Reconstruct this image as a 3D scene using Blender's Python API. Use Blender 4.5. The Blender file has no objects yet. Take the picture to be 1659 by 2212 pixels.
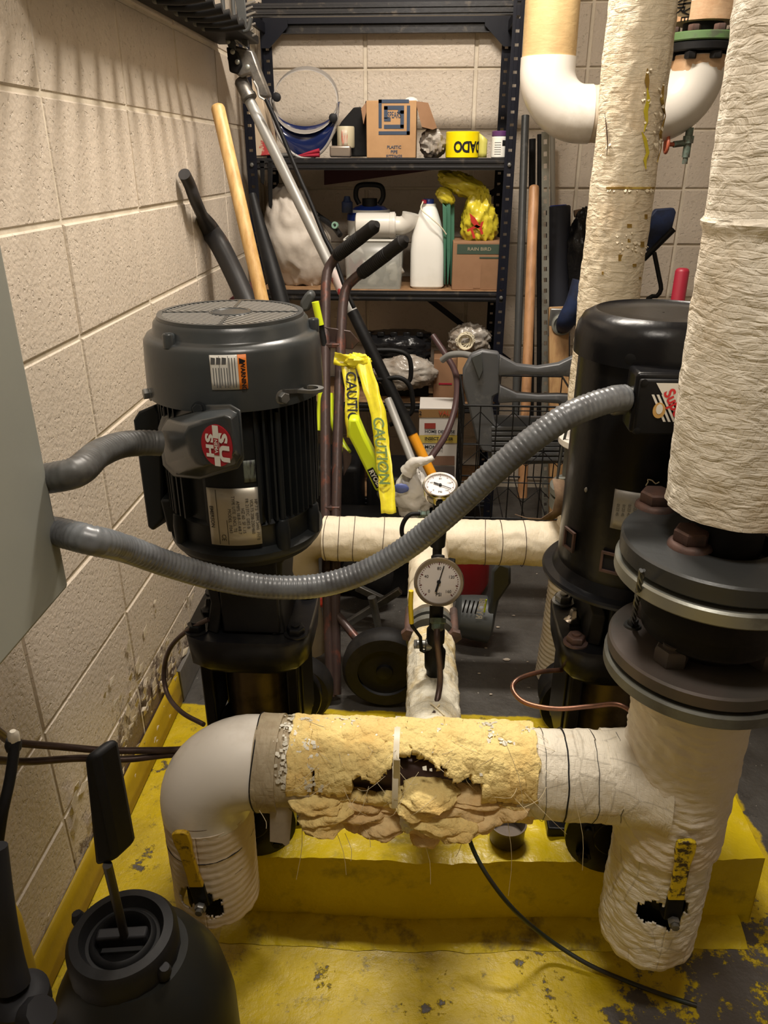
import bpy, bmesh, math, random
from mathutils import Vector as V, Matrix, noise
random.seed(7)
PI = math.pi
SC = bpy.context.scene
COL = SC.collection

# ---------------------------------------------------------------- camera
IW, IH, FP = 1659.0, 2212.0, 1661.0
PITCH = math.atan((1106 - 345) / FP); YAW = 0.057; CAMZ = 1.355
CF = V((-math.sin(YAW) * math.cos(PITCH), math.cos(YAW) * math.cos(PITCH), -math.sin(PITCH)))
CR = V((math.cos(YAW), math.sin(YAW), 0)); CU = CR.cross(CF); CP = V((0, 0, CAMZ))
cam = bpy.data.objects.new('camera', bpy.data.cameras.new('camera')); COL.objects.link(cam)
m = Matrix((CR, CU, -CF)).transposed().to_4x4(); m.translation = CP; cam.matrix_world = m
cam.data.sensor_fit = 'VERTICAL'; cam.data.sensor_height = 36; cam.data.lens = 36 * FP / IH
cam.data.clip_start = 0.02; SC.camera = cam
SC.view_settings.view_transform = 'Standard'; SC.view_settings.look = 'None'
SC.view_settings.gamma = 1; SC.view_settings.use_curve_mapping = False
SC.view_settings.exposure = 0.0
# ---------------------------------------------------------------- world and lamps
wd = bpy.data.worlds.new('room_air'); SC.world = wd; wd.use_nodes = True
wd.node_tree.nodes['Background'].inputs[0].default_value = (1, .87, .68, 1)
wd.node_tree.nodes['Background'].inputs[1].default_value = 0.10
def area(name, loc, tgt, sx, sy, watts, col=(1, .91, .80)):
    l = bpy.data.lights.new(name, 'AREA'); l.shape = 'RECTANGLE'; l.size = sx; l.size_y = sy
    l.energy = watts; l.color = col
    o = bpy.data.objects.new(name, l); COL.objects.link(o); o.location = loc
    o.rotation_euler = (V(tgt) - V(loc)).to_track_quat('-Z', 'Y').to_euler(); return o
area('ceiling_lamp', (0.02, 1.90, 2.5), (0.02, 1.8, 0), .60, .14, 46)
area('ceiling_lamp_near', (0.05, 0.38, 2.5), (0.15, 1.1, 0.5), .5, .2, 16)

def ray(px, py): return CF + CR * ((px - IW / 2) / FP) - CU * ((py - IH / 2) / FP)
def at(px, py, Y=None, Z=None, X=None):
    r = ray(px, py)
    t = Y / r.y if Y is not None else ((Z - CAMZ) / r.z if Z is not None else X / r.x)
    return CP + r * t
def atlean(px, py, y0, k):            # plane  Y = y0 + k*z
    r = ray(px, py); t = (y0 + k * CAMZ) / (r.y - k * r.z); return CP + r * t
def oncyl(px, py, cx, cy, rad):
    r = ray(px, py); a = r.x**2 + r.y**2; b = -2 * (r.x * cx + r.y * cy); c = cx * cx + cy * cy - rad * rad
    d = b * b - 4 * a * c; t = (-b - math.sqrt(max(d, 0))) / (2 * a); return CP + r * t
def ns(p, s=1.0): return noise.noise(V(p) * s)
def fb(p, s=1.0, o=4): return noise.fractal(V(p) * s, 1.0, 2.0, o)

# ---------------------------------------------------------------- materials
def mk(name, col, rough=.5, metal=0, col2=None, ns_=6, lo=.42, hi=.6, bump=0, bs=60, coord='Object', detail=6,
       trans=0, alpha=1, emit=0, coat=0, stretch=None, bdist=.004, rough2=None):
    m = bpy.data.materials.new(name); m.use_nodes = True; nt = m.node_tree; N = nt.nodes; L = nt.links
    b = N['Principled BSDF']; b.inputs['Base Color'].default_value = (*col, 1); b.inputs['Roughness'].default_value = rough
    b.inputs['Metallic'].default_value = metal; b.inputs['Transmission Weight'].default_value = trans
    b.inputs['Specular IOR Level'].default_value = .22 if max(col) < .016 and not metal else .5; b.inputs['Alpha'].default_value = alpha; b.inputs['Coat Weight'].default_value = coat
    if emit: b.inputs['Emission Color'].default_value = (*col, 1); b.inputs['Emission Strength'].default_value = emit
    tc = N.new('ShaderNodeTexCoord'); src = tc.outputs[coord]
    if stretch:
        mp = N.new('ShaderNodeMapping'); mp.inputs['Scale'].default_value = stretch; L.new(src, mp.inputs[0]); src = mp.outputs[0]
    if col2:
        n = N.new('ShaderNodeTexNoise'); n.inputs['Scale'].default_value = ns_; n.inputs['Detail'].default_value = detail
        n.inputs['Roughness'].default_value = .65; L.new(src, n.inputs['Vector'])
        r = N.new('ShaderNodeMapRange'); r.inputs[1].default_value = lo; r.inputs[2].default_value = hi; L.new(n.outputs[0], r.inputs[0])
        x = N.new('ShaderNodeMixRGB'); x.inputs[1].default_value = (*col, 1); x.inputs[2].default_value = (*col2, 1)
        L.new(r.outputs[0], x.inputs[0]); L.new(x.outputs[0], b.inputs['Base Color'])
        if rough2 is not None:
            rr = N.new('ShaderNodeMapRange'); rr.inputs[3].default_value = rough; rr.inputs[4].default_value = rough2
            L.new(r.outputs[0], rr.inputs[0]); L.new(rr.outputs[0], b.inputs['Roughness'])
    if bump:
        n = N.new('ShaderNodeTexNoise'); n.inputs['Scale'].default_value = bs; n.inputs['Detail'].default_value = 5; L.new(src, n.inputs['Vector'])
        bp = N.new('ShaderNodeBump'); bp.inputs['Strength'].default_value = bump; bp.inputs['Distance'].default_value = bdist
        L.new(n.outputs[0], bp.inputs['Height']); L.new(bp.outputs[0], b.inputs['Normal'])
    return m
def jacket(name, col, col2, lo=.45, hi=.65, stain=4, ring=110, strength=.6, dist=.004, scrim=True, crack=(.16, .13, .08), cr=.0):
    """painted glass-cloth lagging: rings round the pipe, scrim grid, wrinkles, stains (UV in metres)"""
    m = bpy.data.materials.new(name); m.use_nodes = True; nt = m.node_tree; N = nt.nodes; L = nt.links
    b = N['Principled BSDF']; b.inputs['Roughness'].default_value = .62
    tc = N.new('ShaderNodeTexCoord')
    n1 = N.new('ShaderNodeTexNoise'); n1.inputs['Scale'].default_value = stain; n1.inputs['Detail'].default_value = 7; n1.inputs['Roughness'].default_value = .7
    L.new(tc.outputs['Object'], n1.inputs['Vector'])
    r = N.new('ShaderNodeMapRange'); r.inputs[1].default_value = lo; r.inputs[2].default_value = hi; L.new(n1.outputs[0], r.inputs[0])
    x = N.new('ShaderNodeMixRGB'); x.inputs[1].default_value = (*col, 1); x.inputs[2].default_value = (*col2, 1); L.new(r.outputs[0], x.inputs[0])
    nw = N.new('ShaderNodeTexNoise'); nw.inputs['Scale'].default_value = 9; nw.inputs['Detail'].default_value = 4; L.new(tc.outputs['UV'], nw.inputs['Vector'])
    mx = N.new('ShaderNodeVectorMath'); mx.operation = 'MULTIPLY_ADD'; mx.inputs[1].default_value = (.02, .02, 0)
    L.new(nw.outputs['Color'], mx.inputs[0]); L.new(tc.outputs['UV'], mx.inputs[2])
    br = N.new('ShaderNodeTexBrick'); br.offset = .5; br.inputs['Scale'].default_value = ring
    br.inputs['Brick Width'].default_value = 1.6; br.inputs['Row Height'].default_value = 1.0
    br.inputs['Mortar Size'].default_value = .13; br.inputs['Mortar Smooth'].default_value = .8
    br.inputs['Color1'].default_value = (1, 1, 1, 1); br.inputs['Color2'].default_value = (.8, .8, .8, 1); br.inputs['Mortar'].default_value = (0, 0, 0, 1)
    L.new(mx.outputs[0], br.inputs['Vector'])
    n2 = N.new('ShaderNodeTexNoise'); n2.inputs['Scale'].default_value = 34; n2.inputs['Detail'].default_value = 8
    if 'Distortion' in n2.inputs: n2.inputs['Distortion'].default_value = .8
    mp = N.new('ShaderNodeMapping'); mp.inputs['Scale'].default_value = (1, 2.2, 1); L.new(tc.outputs['UV'], mp.inputs[0]); L.new(mp.outputs[0], n2.inputs['Vector'])
    a = N.new('ShaderNodeMath'); a.operation = 'MULTIPLY_ADD'; a.inputs[1].default_value = .055 if scrim else .02
    L.new(br.outputs['Color'], a.inputs[0]); L.new(n2.outputs[0], a.inputs[2])
    bp = N.new('ShaderNodeBump'); bp.inputs['Strength'].default_value = strength; bp.inputs['Distance'].default_value = dist
    L.new(a.outputs[0], bp.inputs['Height']); L.new(bp.outputs[0], b.inputs['Normal'])
    # thin cracks
    if cr > 0:
        v = N.new('ShaderNodeTexVoronoi'); v.feature = 'DISTANCE_TO_EDGE'; v.inputs['Scale'].default_value = 16; L.new(mx.outputs[0], v.inputs['Vector'])
        r2 = N.new('ShaderNodeMapRange'); r2.inputs[1].default_value = 0; r2.inputs[2].default_value = .03; r2.inputs[3].default_value = cr; r2.inputs[4].default_value = 0
        L.new(v.outputs['Distance'], r2.inputs[0])
        x2 = N.new('ShaderNodeMixRGB'); x2.inputs[2].default_value = (*crack, 1); L.new(r2.outputs[0], x2.inputs[0]); L.new(x.outputs[0], x2.inputs[1]); x = x2
    L.new(x.outputs[0], b.inputs['Base Color'])
    return m
def wood(name, c1, c2, axis_scale=(30, 30, 1.5)):
    return mk(name, c1, .5, 0, c2, 1.6, .4, .62, bump=.15, bs=3, coord='Object', stretch=axis_scale)

CREAM = (.64, .555, .455)
MBLK = mk('black_enamel', (.006, .006, .007), .28, 0, (.016, .015, .013), 12, .5, .75, bump=.08, bs=90)
MBLKM = mk('black_matte', (.0055, .0055, .006), .55, 0, (.014, .013, .012), 10, .5, .7, bump=.1, bs=60)
MRUBBER = mk('black_rubber', (.010, .0095, .0095), .6, 0, (.028, .025, .022), 9, .5, .75, bump=.1, bs=50)
MMOTOR = mk('charcoal_paint', (.034, .039, .042), .30, 0, (.046, .05, .05), 5, .4, .7, bump=.04, bs=120)
MMOTORD = mk('dark_motor_paint', (.010, .012, .0135), .40, 0, (.018, .02, .021), 7, .4, .7, bump=.05, bs=100)
MGREYBOX = mk('grey_enclosure_paint', (.30, .31, .27), .45, 0, (.28, .29, .26), 2, .4, .6, bump=.02, bs=200)
MCONDUIT = mk('grey_liquidtight', (.15, .16, .17), .32, 0, (.07, .07, .075), 14, .48, .7, bump=.1, bs=40)
MSTEEL = mk('worn_steel', (.22, .22, .21), .42, .75, (.08, .075, .07), 14, .45, .7, bump=.1, bs=70)
MCHROME = mk('polished_steel', (.55, .52, .47), .2, 1)
MSTAIN = mk('stained_sleeve', (.13, .10, .065), .35, .6, (.03, .025, .02), 10, .42, .62, bump=.06, bs=60)
MGREYFL = mk('grey_flange_paint', (.15, .155, .135), .5, .3, (.07, .065, .06), 8, .45, .65, bump=.15, bs=40)
MDKFL = mk('dark_flange_iron', (.065, .068, .068), .38, .4, (.16, .16, .15), 18, .62, .75, bump=.2, bs=40)
MBRFL = mk('brown_flange_iron', (.105, .085, .075), .5, .3, (.075, .07, .062), 7, .42, .65, bump=.1, bs=60)
MSILVER = mk('galvanized_ring', (.36, .37, .33), .38, .6, (.16, .16, .14), 12, .5, .7, bump=.1, bs=50)
MRUST = mk('rusty_bolt', (.12, .065, .05), .6, .2, (.06, .04, .035), 30, .4, .65, bump=.25, bs=80)
MRUSTT = mk('rusty_tube', (.055, .035, .032), .38, .25, (.20, .06, .035), 26, .55, .72, bump=.3, bs=60, stretch=(1, 1, .35))
MCOPPER = mk('tarnished_copper', (.28, .13, .08), .35, .8, (.14, .08, .06), 20, .4, .65)
MCOPPERD = mk('brown_tube', (.10, .065, .055), .42, .5, (.06, .04, .035), 20, .4, .65)
MVERD = mk('verdigris_brass', (.16, .24, .20), .55, .4, (.10, .09, .07), 40, .4, .6, bump=.2, bs=80)
MPVC = mk('white_pvc', (.84, .80, .73), .27, 0, (.58, .52, .43), 6, .5, .80, bump=.06, bs=18, bdist=.006)
MPVCW = mk('clean_white_pvc', (.66, .63, .57), .3, 0, (.58, .54, .48), 4, .5, .7)
MWHITE = mk('white_plastic', (.78, .77, .72), .4, 0, (.70, .69, .63), 5, .5, .7)
MCANV = jacket('cream_lagging', (.76, .68, .52), (.60, .46, .27), .5, .74, 4, 95, .55, .004)
MCANVW = jacket('white_lagging', (.80, .73, .61), (.62, .48, .32), .48, .74, 3, 150, .6, .004)
MCANVT = jacket('tan_lagging', (.62, .44, .21), (.50, .33, .15), .4, .7, 6, 120, .35, .003)
MCANVB = jacket('brown_stained_lagging', (.46, .28, .15), (.60, .42, .26), .42, .66, 9, 120, .3, .003)
MCANVC = jacket('cracked_lagging', (.80, .74, .61), (.56, .43, .26), .5, .74, 8, 160, .8, .005, cr=.35)
MCANVL = jacket('leg_lagging', (.68, .57, .43), (.52, .40, .27), .45, .72, 6, 210, .30, .004, scrim=False)
MMIDDLE = jacket('blotchy_lagging', (.80, .76, .62), (.62, .47, .20), .48, .66, 9, 160, .9, .006, cr=.35)
MCOLLAR = jacket('dirty_collar_lagging', (.44, .37, .25), (.30, .23, .14), .42, .65, 14, 60, .8, .004)
MWOOL = mk('yellow_glass_wool', (.88, .70, .29), .95, 0, (.78, .54, .19), 11, .42, .64, bump=1.0, bs=90, bdist=.007)
MWOOLP = mk('peach_glass_wool', (.86, .65, .33), .95, 0, (.72, .48, .21), 14, .45, .66, bump=1.0, bs=80, bdist=.006)
MPAPER = mk('grey_paper', (.46, .40, .33), .8, 0, (.34, .28, .22), 12, .4, .65, bump=.2, bs=30)
MFOIL = mk('silver_foil_flake', (.66, .62, .50), .5, .1, (.80, .77, .66), 40, .4, .6)
MFIBRE = mk('glass_fibre_strand', (.72, .62, .40), .5)
MRACK = mk('rack_steel_paint', (.006, .007, .013), .42, 0, (.014, .014, .018), 20, .55, .75, bump=.05, bs=60)
MRACKB = mk('shelf_beam_worn', (.018, .018, .02), .32, .3, (.09, .075, .06), 30, .58, .74, bump=.1, bs=60)
MBOARD = mk('particle_board', (.30, .17, .08), .6, 0, (.20, .11, .05), 30, .4, .6, bump=.1, bs=90)
MCARD = mk('cardboard', (.42, .245, .115), .75, 0, (.34, .19, .085), 6, .45, .7, bump=.12, bs=20)
MCARDD = mk('cardboard_dark', (.27, .145, .075), .75, 0, (.22, .115, .055), 6, .45, .7, bump=.12, bs=20)
MNAVY = mk('navy_print', (.03, .05, .09), .6)
MINK = mk('black_ink', (.012, .012, .014), .6)
MRED = mk('red_plastic', (.42, .02, .03), .4)
MCRIM = mk('crimson_rubber', (.32, .015, .035), .45)
MORNG = mk('orange_label', (.85, .22, .02), .5)
MORPOLE = mk('orange_pole', (.80, .33, .015), .35)
MNEON = mk('neon_yellow_green', (.66, .80, .02), .35)
MTAPE = mk('caution_tape_yellow', (.80, .72, .03), .3, 0, (.68, .58, .03), 30, .4, .6, bump=.3, bs=30)
MTAPER = mk('tape_roll_yellow', (.85, .68, .0), .35)
MYEL = mk('yellow_grip', (.74, .56, .02), .38, 0, (.06, .04, .02), 42, .49, .56, rough2=.6, bump=.1, bs=50)
MYEL2 = mk('dirty_yellow_grip', (.58, .37, .015), .4, 0, (.08, .05, .02), 36, .53, .62, bump=.1, bs=50)
MLABEL = mk('label_white', (.72, .70, .64), .45)
MPLATE = mk('nameplate_aluminium', (.50, .46, .38), .38, .35)
MPLATEG = mk('grey_nameplate', (.30, .285, .26), .42, .4)
MBLUE = mk('blue_plastic', (.02, .05, .30), .3)
MBLUED = mk('dark_blue_cloth', (.008, .02, .07), .7, 0, (.005, .008, .02), 12, .4, .6, bump=.2, bs=60)
MBLUESH = mk('blue_tinted_visor', (.007, .014, .065), .12, 0, coat=.5)
MGREYB = mk('grey_band_plastic', (.26, .24, .22), .4)
MGREEN = mk('green_folder', (.05, .16, .10), .5)
MGREENP = mk('chipped_green_paint', (.09, .17, .06), .6, 0, (.08, .10, .06), 30, .5, .62)
MPURP = mk('purple_lid', (.09, .03, .12), .4)
MSACK = mk('white_woven_sack', (.56, .50, .43), .6, 0, (.42, .36, .30), 7, .45, .7, bump=.35, bs=14, bdist=.01)
MBAGW = mk('white_plastic_film', (.62, .60, .56), .35, 0, (.5, .48, .45), 8, .4, .7, bump=.5, bs=18, bdist=.01)
MBAGY = mk('yellow_plastic_film', (.62, .52, .04), .3, 0, (.46, .37, .02), 9, .4, .7, bump=.5, bs=22, bdist=.008)
MBAGC = mk('clear_film', (.40, .37, .33), .18, 0, (.25, .20, .15), 16, .4, .65, bump=.9, bs=22, bdist=.01)
MCLEAR = mk('clear_tub_plastic', (.62, .63, .58), .25, 0, trans=.55, alpha=.55)
MBAGK = mk('black_plastic_film', (.009, .009, .010), .22, 0, bump=.6, bs=20, bdist=.01)
MGREYP = mk('grey_moulded_plastic', (.075, .078, .083), .45, 0, (.13, .13, .13), 18, .58, .72, bump=.1, bs=60)
MGREYT = mk('dark_grey_tool_plastic', (.055, .06, .06), .45)
MWOODL = wood('ash_handle_wood', (.62, .40, .16), (.44, .25, .08))
MWOODM = wood('brown_handle_wood', (.38, .20, .09), (.26, .13, .055))
MLUMBER = wood('lumber_board', (.40, .24, .10), (.28, .15, .06))
MALU = mk('brushed_pole_aluminium', (.40, .395, .375), .42, .25)
MCAST = mk('cast_aluminium', (.26, .24, .21), .4, .7, (.14, .13, .12), 30, .4, .65, bump=.2, bs=60)
MFACE = mk('gauge_dial_white', (.62, .58, .55), .3, coat=.4)
MMAROON = mk('maroon_board', (.06, .006, .010), .6)
MHOSE = mk('brown_hose', (.06, .03, .03), .45)
MTIE = mk('nylon_tie', (.72, .66, .50), .4)
MSTRAP = mk('tan_webbing', (.20, .13, .075), .8, 0, (.13, .08, .05), 40, .4, .6)

def wallmat(name, base, dirt):
    m = bpy.data.materials.new(name); m.use_nodes = True; nt = m.node_tree; N = nt.nodes; L = nt.links
    b = N['Principled BSDF']; b.inputs['Roughness'].default_value = .42
    g = N.new('ShaderNodeNewGeometry'); P = g.outputs['Position']
    n1 = N.new('ShaderNodeTexNoise'); n1.inputs['Scale'].default_value = 3; n1.inputs['Detail'].default_value = 8; L.new(P, n1.inputs['Vector'])
    r1 = N.new('ShaderNodeMapRange'); r1.inputs[1].default_value = .35; r1.inputs[2].default_value = .75; L.new(n1.outputs[0], r1.inputs[0])
    x = N.new('ShaderNodeMixRGB'); x.inputs[1].default_value = (*base, 1); x.inputs[2].default_value = (*[c * .88 for c in base], 1); L.new(r1.outputs[0], x.inputs[0])
    # pits in the block face
    pt = N.new('ShaderNodeTexNoise'); pt.inputs['Scale'].default_value = 82; pt.inputs['Detail'].default_value = 3; pt.inputs['Roughness'].default_value = .5
    L.new(P, pt.inputs['Vector'])
    r2 = N.new('ShaderNodeMapRange'); r2.inputs[1].default_value = .615; r2.inputs[2].default_value = .665; L.new(pt.outputs[0], r2.inputs[0])
    fn = N.new('ShaderNodeTexNoise'); fn.inputs['Scale'].default_value = 110; fn.inputs['Detail'].default_value = 3; L.new(P, fn.inputs['Vector'])
    ma = N.new('ShaderNodeMath'); ma.operation = 'MULTIPLY_ADD'; ma.inputs[1].default_value = -.8; L.new(r2.outputs[0], ma.inputs[0]); L.new(fn.outputs[0], ma.inputs[2])
    # scabby, peeled paint low on the wall (a stain with its own place)
    sep = N.new('ShaderNodeSeparateXYZ'); L.new(P, sep.inputs[0])
    def gauss(ch, c, w):
        a = N.new('ShaderNodeMath'); a.operation = 'SUBTRACT'; a.inputs[1].default_value = c; L.new(sep.outputs[ch], a.inputs[0])
        q = N.new('ShaderNodeMath'); q.operation = 'ABSOLUTE'; L.new(a.outputs[0], q.inputs[0])
        e = N.new('ShaderNodeMapRange'); e.inputs[1].default_value = 0; e.inputs[2].default_value = w; e.inputs[3].default_value = 1; e.inputs[4].default_value = 0
        L.new(q.outputs[0], e.inputs[0]); return e.outputs[0]
    gm = N.new('ShaderNodeMath'); gm.operation = 'MULTIPLY'; L.new(gauss(1, 1.45, .75), gm.inputs[0]); L.new(gauss(2, .08, .36), gm.inputs[1])
    n3 = N.new('ShaderNodeTexNoise'); n3.inputs['Scale'].default_value = 22; n3.inputs['Detail'].default_value = 8; n3.inputs['Roughness'].default_value = .75; L.new(P, n3.inputs['Vector'])
    sm = N.new('ShaderNodeMath'); sm.operation = 'MULTIPLY_ADD'; sm.inputs[1].default_value = .55; L.new(gm.outputs[0], sm.inputs[0]); L.new(n3.outputs[0], sm.inputs[2])
    r4 = N.new('ShaderNodeMapRange'); r4.inputs[1].default_value = .78; r4.inputs[2].default_value = .86; L.new(sm.outputs[0], r4.inputs[0])
    x2 = N.new('ShaderNodeMixRGB'); x2.inputs[2].default_value = (*dirt, 1); L.new(r4.outputs[0], x2.inputs[0]); L.new(x.outputs[0], x2.inputs[1])
    L.new(x2.outputs[0], b.inputs['Base Color'])
    h = N.new('ShaderNodeMath'); h.operation = 'MULTIPLY_ADD'; h.inputs[1].default_value = -1.5; L.new(r4.outputs[0], h.inputs[0]); L.new(ma.outputs[0], h.inputs[2])
    bp = N.new('ShaderNodeBump'); bp.inputs['Strength'].default_value = .62; bp.inputs['Distance'].default_value = .003
    L.new(h.outputs[0], bp.inputs['Height']); L.new(bp.outputs[0], b.inputs['Normal'])
    return m
MWALL = wallmat('painted_block', CREAM, (.16, .11, .085))
MMORTAR = mk('painted_mortar', (.74, .66, .53), .6, 0, (.62, .54, .42), 12, .45, .65, bump=.4, bs=60, coord='Object')

def floormat():
    m = bpy.data.materials.new('painted_floor'); m.use_nodes = True; nt = m.node_tree; N = nt.nodes; L = nt.links
    b = N['Principled BSDF']
    g = N.new('ShaderNodeNewGeometry'); P = g.outputs['Position']; sep = N.new('ShaderNodeSeparateXYZ'); L.new(P, sep.inputs[0])
    def noi(s, d=8, r=.65):
        n = N.new('ShaderNodeTexNoise'); n.inputs['Scale'].default_value = s; n.inputs['Detail'].default_value = d; n.inputs['Roughness'].default_value = r; L.new(P, n.inputs['Vector']); return n.outputs[0]
    def mr(i, a, c, d=0, e=1):
        r = N.new('ShaderNodeMapRange'); r.inputs[1].default_value = a; r.inputs[2].default_value = c; r.inputs[3].default_value = d; r.inputs[4].default_value = e; L.new(i, r.inputs[0]); return r.outputs[0]
    def mth(op, a, c):
        q = N.new('ShaderNodeMath'); q.operation = op
        for i, v in enumerate((a, c)):
            if isinstance(v, (int, float)): q.inputs[i].default_value = v
            else: L.new(v, q.inputs[i])
        return q.outputs[0]
    def mix(f, c1, c2):
        x = N.new('ShaderNodeMixRGB'); L.new(f, x.inputs[0])
        for i, v in ((1, c1), (2, c2)):
            if isinstance(v, tuple): x.inputs[i].default_value = (*v, 1)
            else: L.new(v, x.inputs[i])
        return x.outputs[0]
    yel = mix(mr(noi(7), .4, .68), (.57, .42, .004), (.40, .29, .007))
    yel = mix(mr(noi(26, 6, .8), .56, .70), yel, (.10, .085, .03))
    con = mix(mr(noi(5), .35, .7), (.085, .08, .072), (.042, .037, .032))
    con = mix(mr(noi(60, 3), .68, .72), con, (.30, .28, .25))
    # worn patch towards the right front corner
    wx = mr(sep.outputs[0], .15, .55); wy = mr(sep.outputs[1], 1.20, .95)
    wr = mth('MULTIPLY', wx, wy)
    wearn = mth('ADD', noi(9, 8, .7), mth('MULTIPLY', wr, .175))
    worn = mr(wearn, .61, .64)
    yel2 = mix(worn, yel, (.085, .075, .068))
    edge = mth('ADD', sep.outputs[1], mth('MULTIPLY', noi(14), .03))
    far = mr(edge, 1.672, 1.678)
    edx = mr(mth('ADD', sep.outputs[0], mth('MULTIPLY', noi(9), .06)), .782, .788)
    out = mth('MAXIMUM', far, edx)
    col = mix(out, yel2, con); L.new(col, b.inputs['Base Color'])
    L.new(mth('ADD', mr(noi(12), .3, .7, .32, .6), 0), b.inputs['Roughness'])
    h = mth('SUBTRACT', mth('ADD', noi(40, 5), noi(12, 3)), mth('MULTIPLY', worn, .6))
    bp = N.new('ShaderNodeBump'); bp.inputs['Strength'].default_value = .6; bp.inputs['Distance'].default_value = .005; L.new(h, bp.inputs['Height']); L.new(bp.outputs[0], b.inputs['Normal'])
    return m
MFLOOR = floormat()
MPAD = mk('yellow_pad_paint', (.66, .50, .004), .34, 0, (.26, .20, .02), 11, .55, .74, bump=.7, bs=26, bdist=.006)
MPADT = mk('yellow_ledge_paint', (.62, .48, .008), .40, 0, (.20, .15, .03), 16, .52, .68, bump=.9, bs=26, bdist=.007)
MBASEY = mk('yellow_band_paint', (.46, .31, .010), .42, 0, (.36, .24, .012), 5, .4, .7, bump=.4, bs=40)
MBASEG = mk('grey_band_paint', (.15, .14, .125), .6, 0, (.10, .09, .08), 6, .4, .7, bump=.3, bs=40)

# ---------------------------------------------------------------- mesh helpers
OFF = {}
def link(o, parent):
    COL.objects.link(o)
    if parent is not None:
        o.parent = parent; o.matrix_parent_inverse = Matrix.Translation(-OFF[parent.name])
class MB:
    def __init__(s): s.v = []; s.f = []; s.uv = {}; s.mi = None
    def box(s, c, d, rot=None):
        c = V(c); n = len(s.v)
        for x in (-.5, .5):
            for y in (-.5, .5):
                for z in (-.5, .5):
                    p = V((x * d[0], y * d[1], z * d[2]))
                    if rot is not None: p = rot @ p
                    s.v.append(c + p)
        s.f += [[n + i for i in q] for q in ((0, 1, 3, 2), (4, 6, 7, 5), (0, 4, 5, 1), (2, 3, 7, 6), (0, 2, 6, 4), (1, 5, 7, 3))]
        return s
    def bar(s, a, b, w, t, up=(0, 0, 1)):
        a, b = V(a), V(b); d = (b - a); L = d.length; d = d.normalized(); u = V(up)
        x = d.cross(u)
        if x.length < 1e-4: x = d.cross(V((0, 1, 0)))
        x.normalize(); y = x.cross(d)
        return s.box((a + b) / 2, (w, L, t), Matrix((x, d, y)).transposed())
    def loops(s, loops, cap=True, close=True, uvs=None):
        n = len(s.v); k = len(loops[0])
        for i, lp in enumerate(loops):
            for j, p in enumerate(lp):
                s.v.append(V(p))
                if uvs: s.uv[len(s.v) - 1] = uvs[i][j]
        for i in range(len(loops) - 1):
            for j in range(k if close else k - 1):
                a = n + i * k + j; b = n + i * k + (j + 1) % k
                s.f.append([a, b, b + k, a + k])
        if cap and close:
            s.f.append([n + j for j in range(k)][::-1]); s.f.append([n + (len(loops) - 1) * k + j for j in range(k)])
        return s
    def lathe(s, o, prof, n=32, axis=(0, 0, 1), cap=True, a0=0, rfun=None):
        o = V(o); ax = V(axis).normalized(); x = ax.orthogonal().normalized() if abs(ax.z) < .999 else V((1, 0, 0)); y = ax.cross(x)
        lp = []
        for r, h in prof:
            L = []
            for i in range(n):
                a = a0 + 2 * PI * i / n; rr = r * (rfun(a, h) if rfun else 1)
                L.append(o + ax * h + x * (rr * math.cos(a)) + y * (rr * math.sin(a)))
            lp.append(L)
        return s.loops(lp, cap)
    def cyl(s, a, b, r, r2=None, n=20):
        a, b = V(a), V(b); return s.lathe(a, [(r, 0), (r if r2 is None else r2, (b - a).length)], n, b - a)
    def sweep(s, path, r, n=20, disp=None, cap=True, step=None, curved=True, ref=(0, 0, 1), squash=None):
        pts = [V(p) for p in path]
        if curved and len(pts) > 2:
            out = []; ln = sum((pts[i + 1] - pts[i]).length for i in range(len(pts) - 1)); st = step or max(ln / 60, .004)
            for i in range(len(pts) - 1):
                p0 = pts[i - 1] if i else pts[i] * 2 - pts[i + 1]; p1, p2 = pts[i], pts[i + 1]; p3 = pts[i + 2] if i + 2 < len(pts) else pts[i + 1] * 2 - pts[i]
                k = max(2, int((p2 - p1).length / st))
                for j in range(k):
                    t = j / k; out.append(.5 * ((2 * p1) + (p2 - p0) * t + (2 * p0 - 5 * p1 + 4 * p2 - p3) * t * t + (3 * p1 - p0 - 3 * p2 + p3) * t ** 3))
            out.append(pts[-1]); pts = out
        elif step:
            out = []
            for i in range(len(pts) - 1):
                k = max(1, int((pts[i + 1] - pts[i]).length / step))
                for j in range(k): out.append(pts[i].lerp(pts[i + 1], j / k))
            out.append(pts[-1]); pts = out
        tot = sum((pts[i + 1] - pts[i]).length for i in range(len(pts) - 1)); sl = 0; lp = []; uvs = []
        T = [(pts[min(i + 1, len(pts) - 1)] - pts[max(i - 1, 0)]).normalized() for i in range(len(pts))]
        nn = V(ref) - T[0] * V(ref).dot(T[0])
        if nn.length < 1e-3: nn = T[0].orthogonal()
        nn.normalize()
        for i, p in enumerate(pts):
            if i: sl += (p - pts[i - 1]).length
            nn = (nn - T[i] * nn.dot(T[i])).normalized(); bb = T[i].cross(nn)
            rad = r(sl / tot) if callable(r) else r; L = []; U = []
            for j in range(n):
                a = 2 * PI * j / n; rr = rad + (disp(sl, a) if disp else 0)
                q = (nn * math.cos(a) * (squash or 1) + bb * math.sin(a)) * rr
                L.append(p + q); U.append((abs(a - PI) * rad, sl))
            lp.append(L); uvs.append(U)
        return s.loops(lp, cap, uvs=uvs)
    def prism(s, pts, d):
        d = V(d); return s.loops([[V(p) for p in pts], [V(p) + d for p in pts]])
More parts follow.
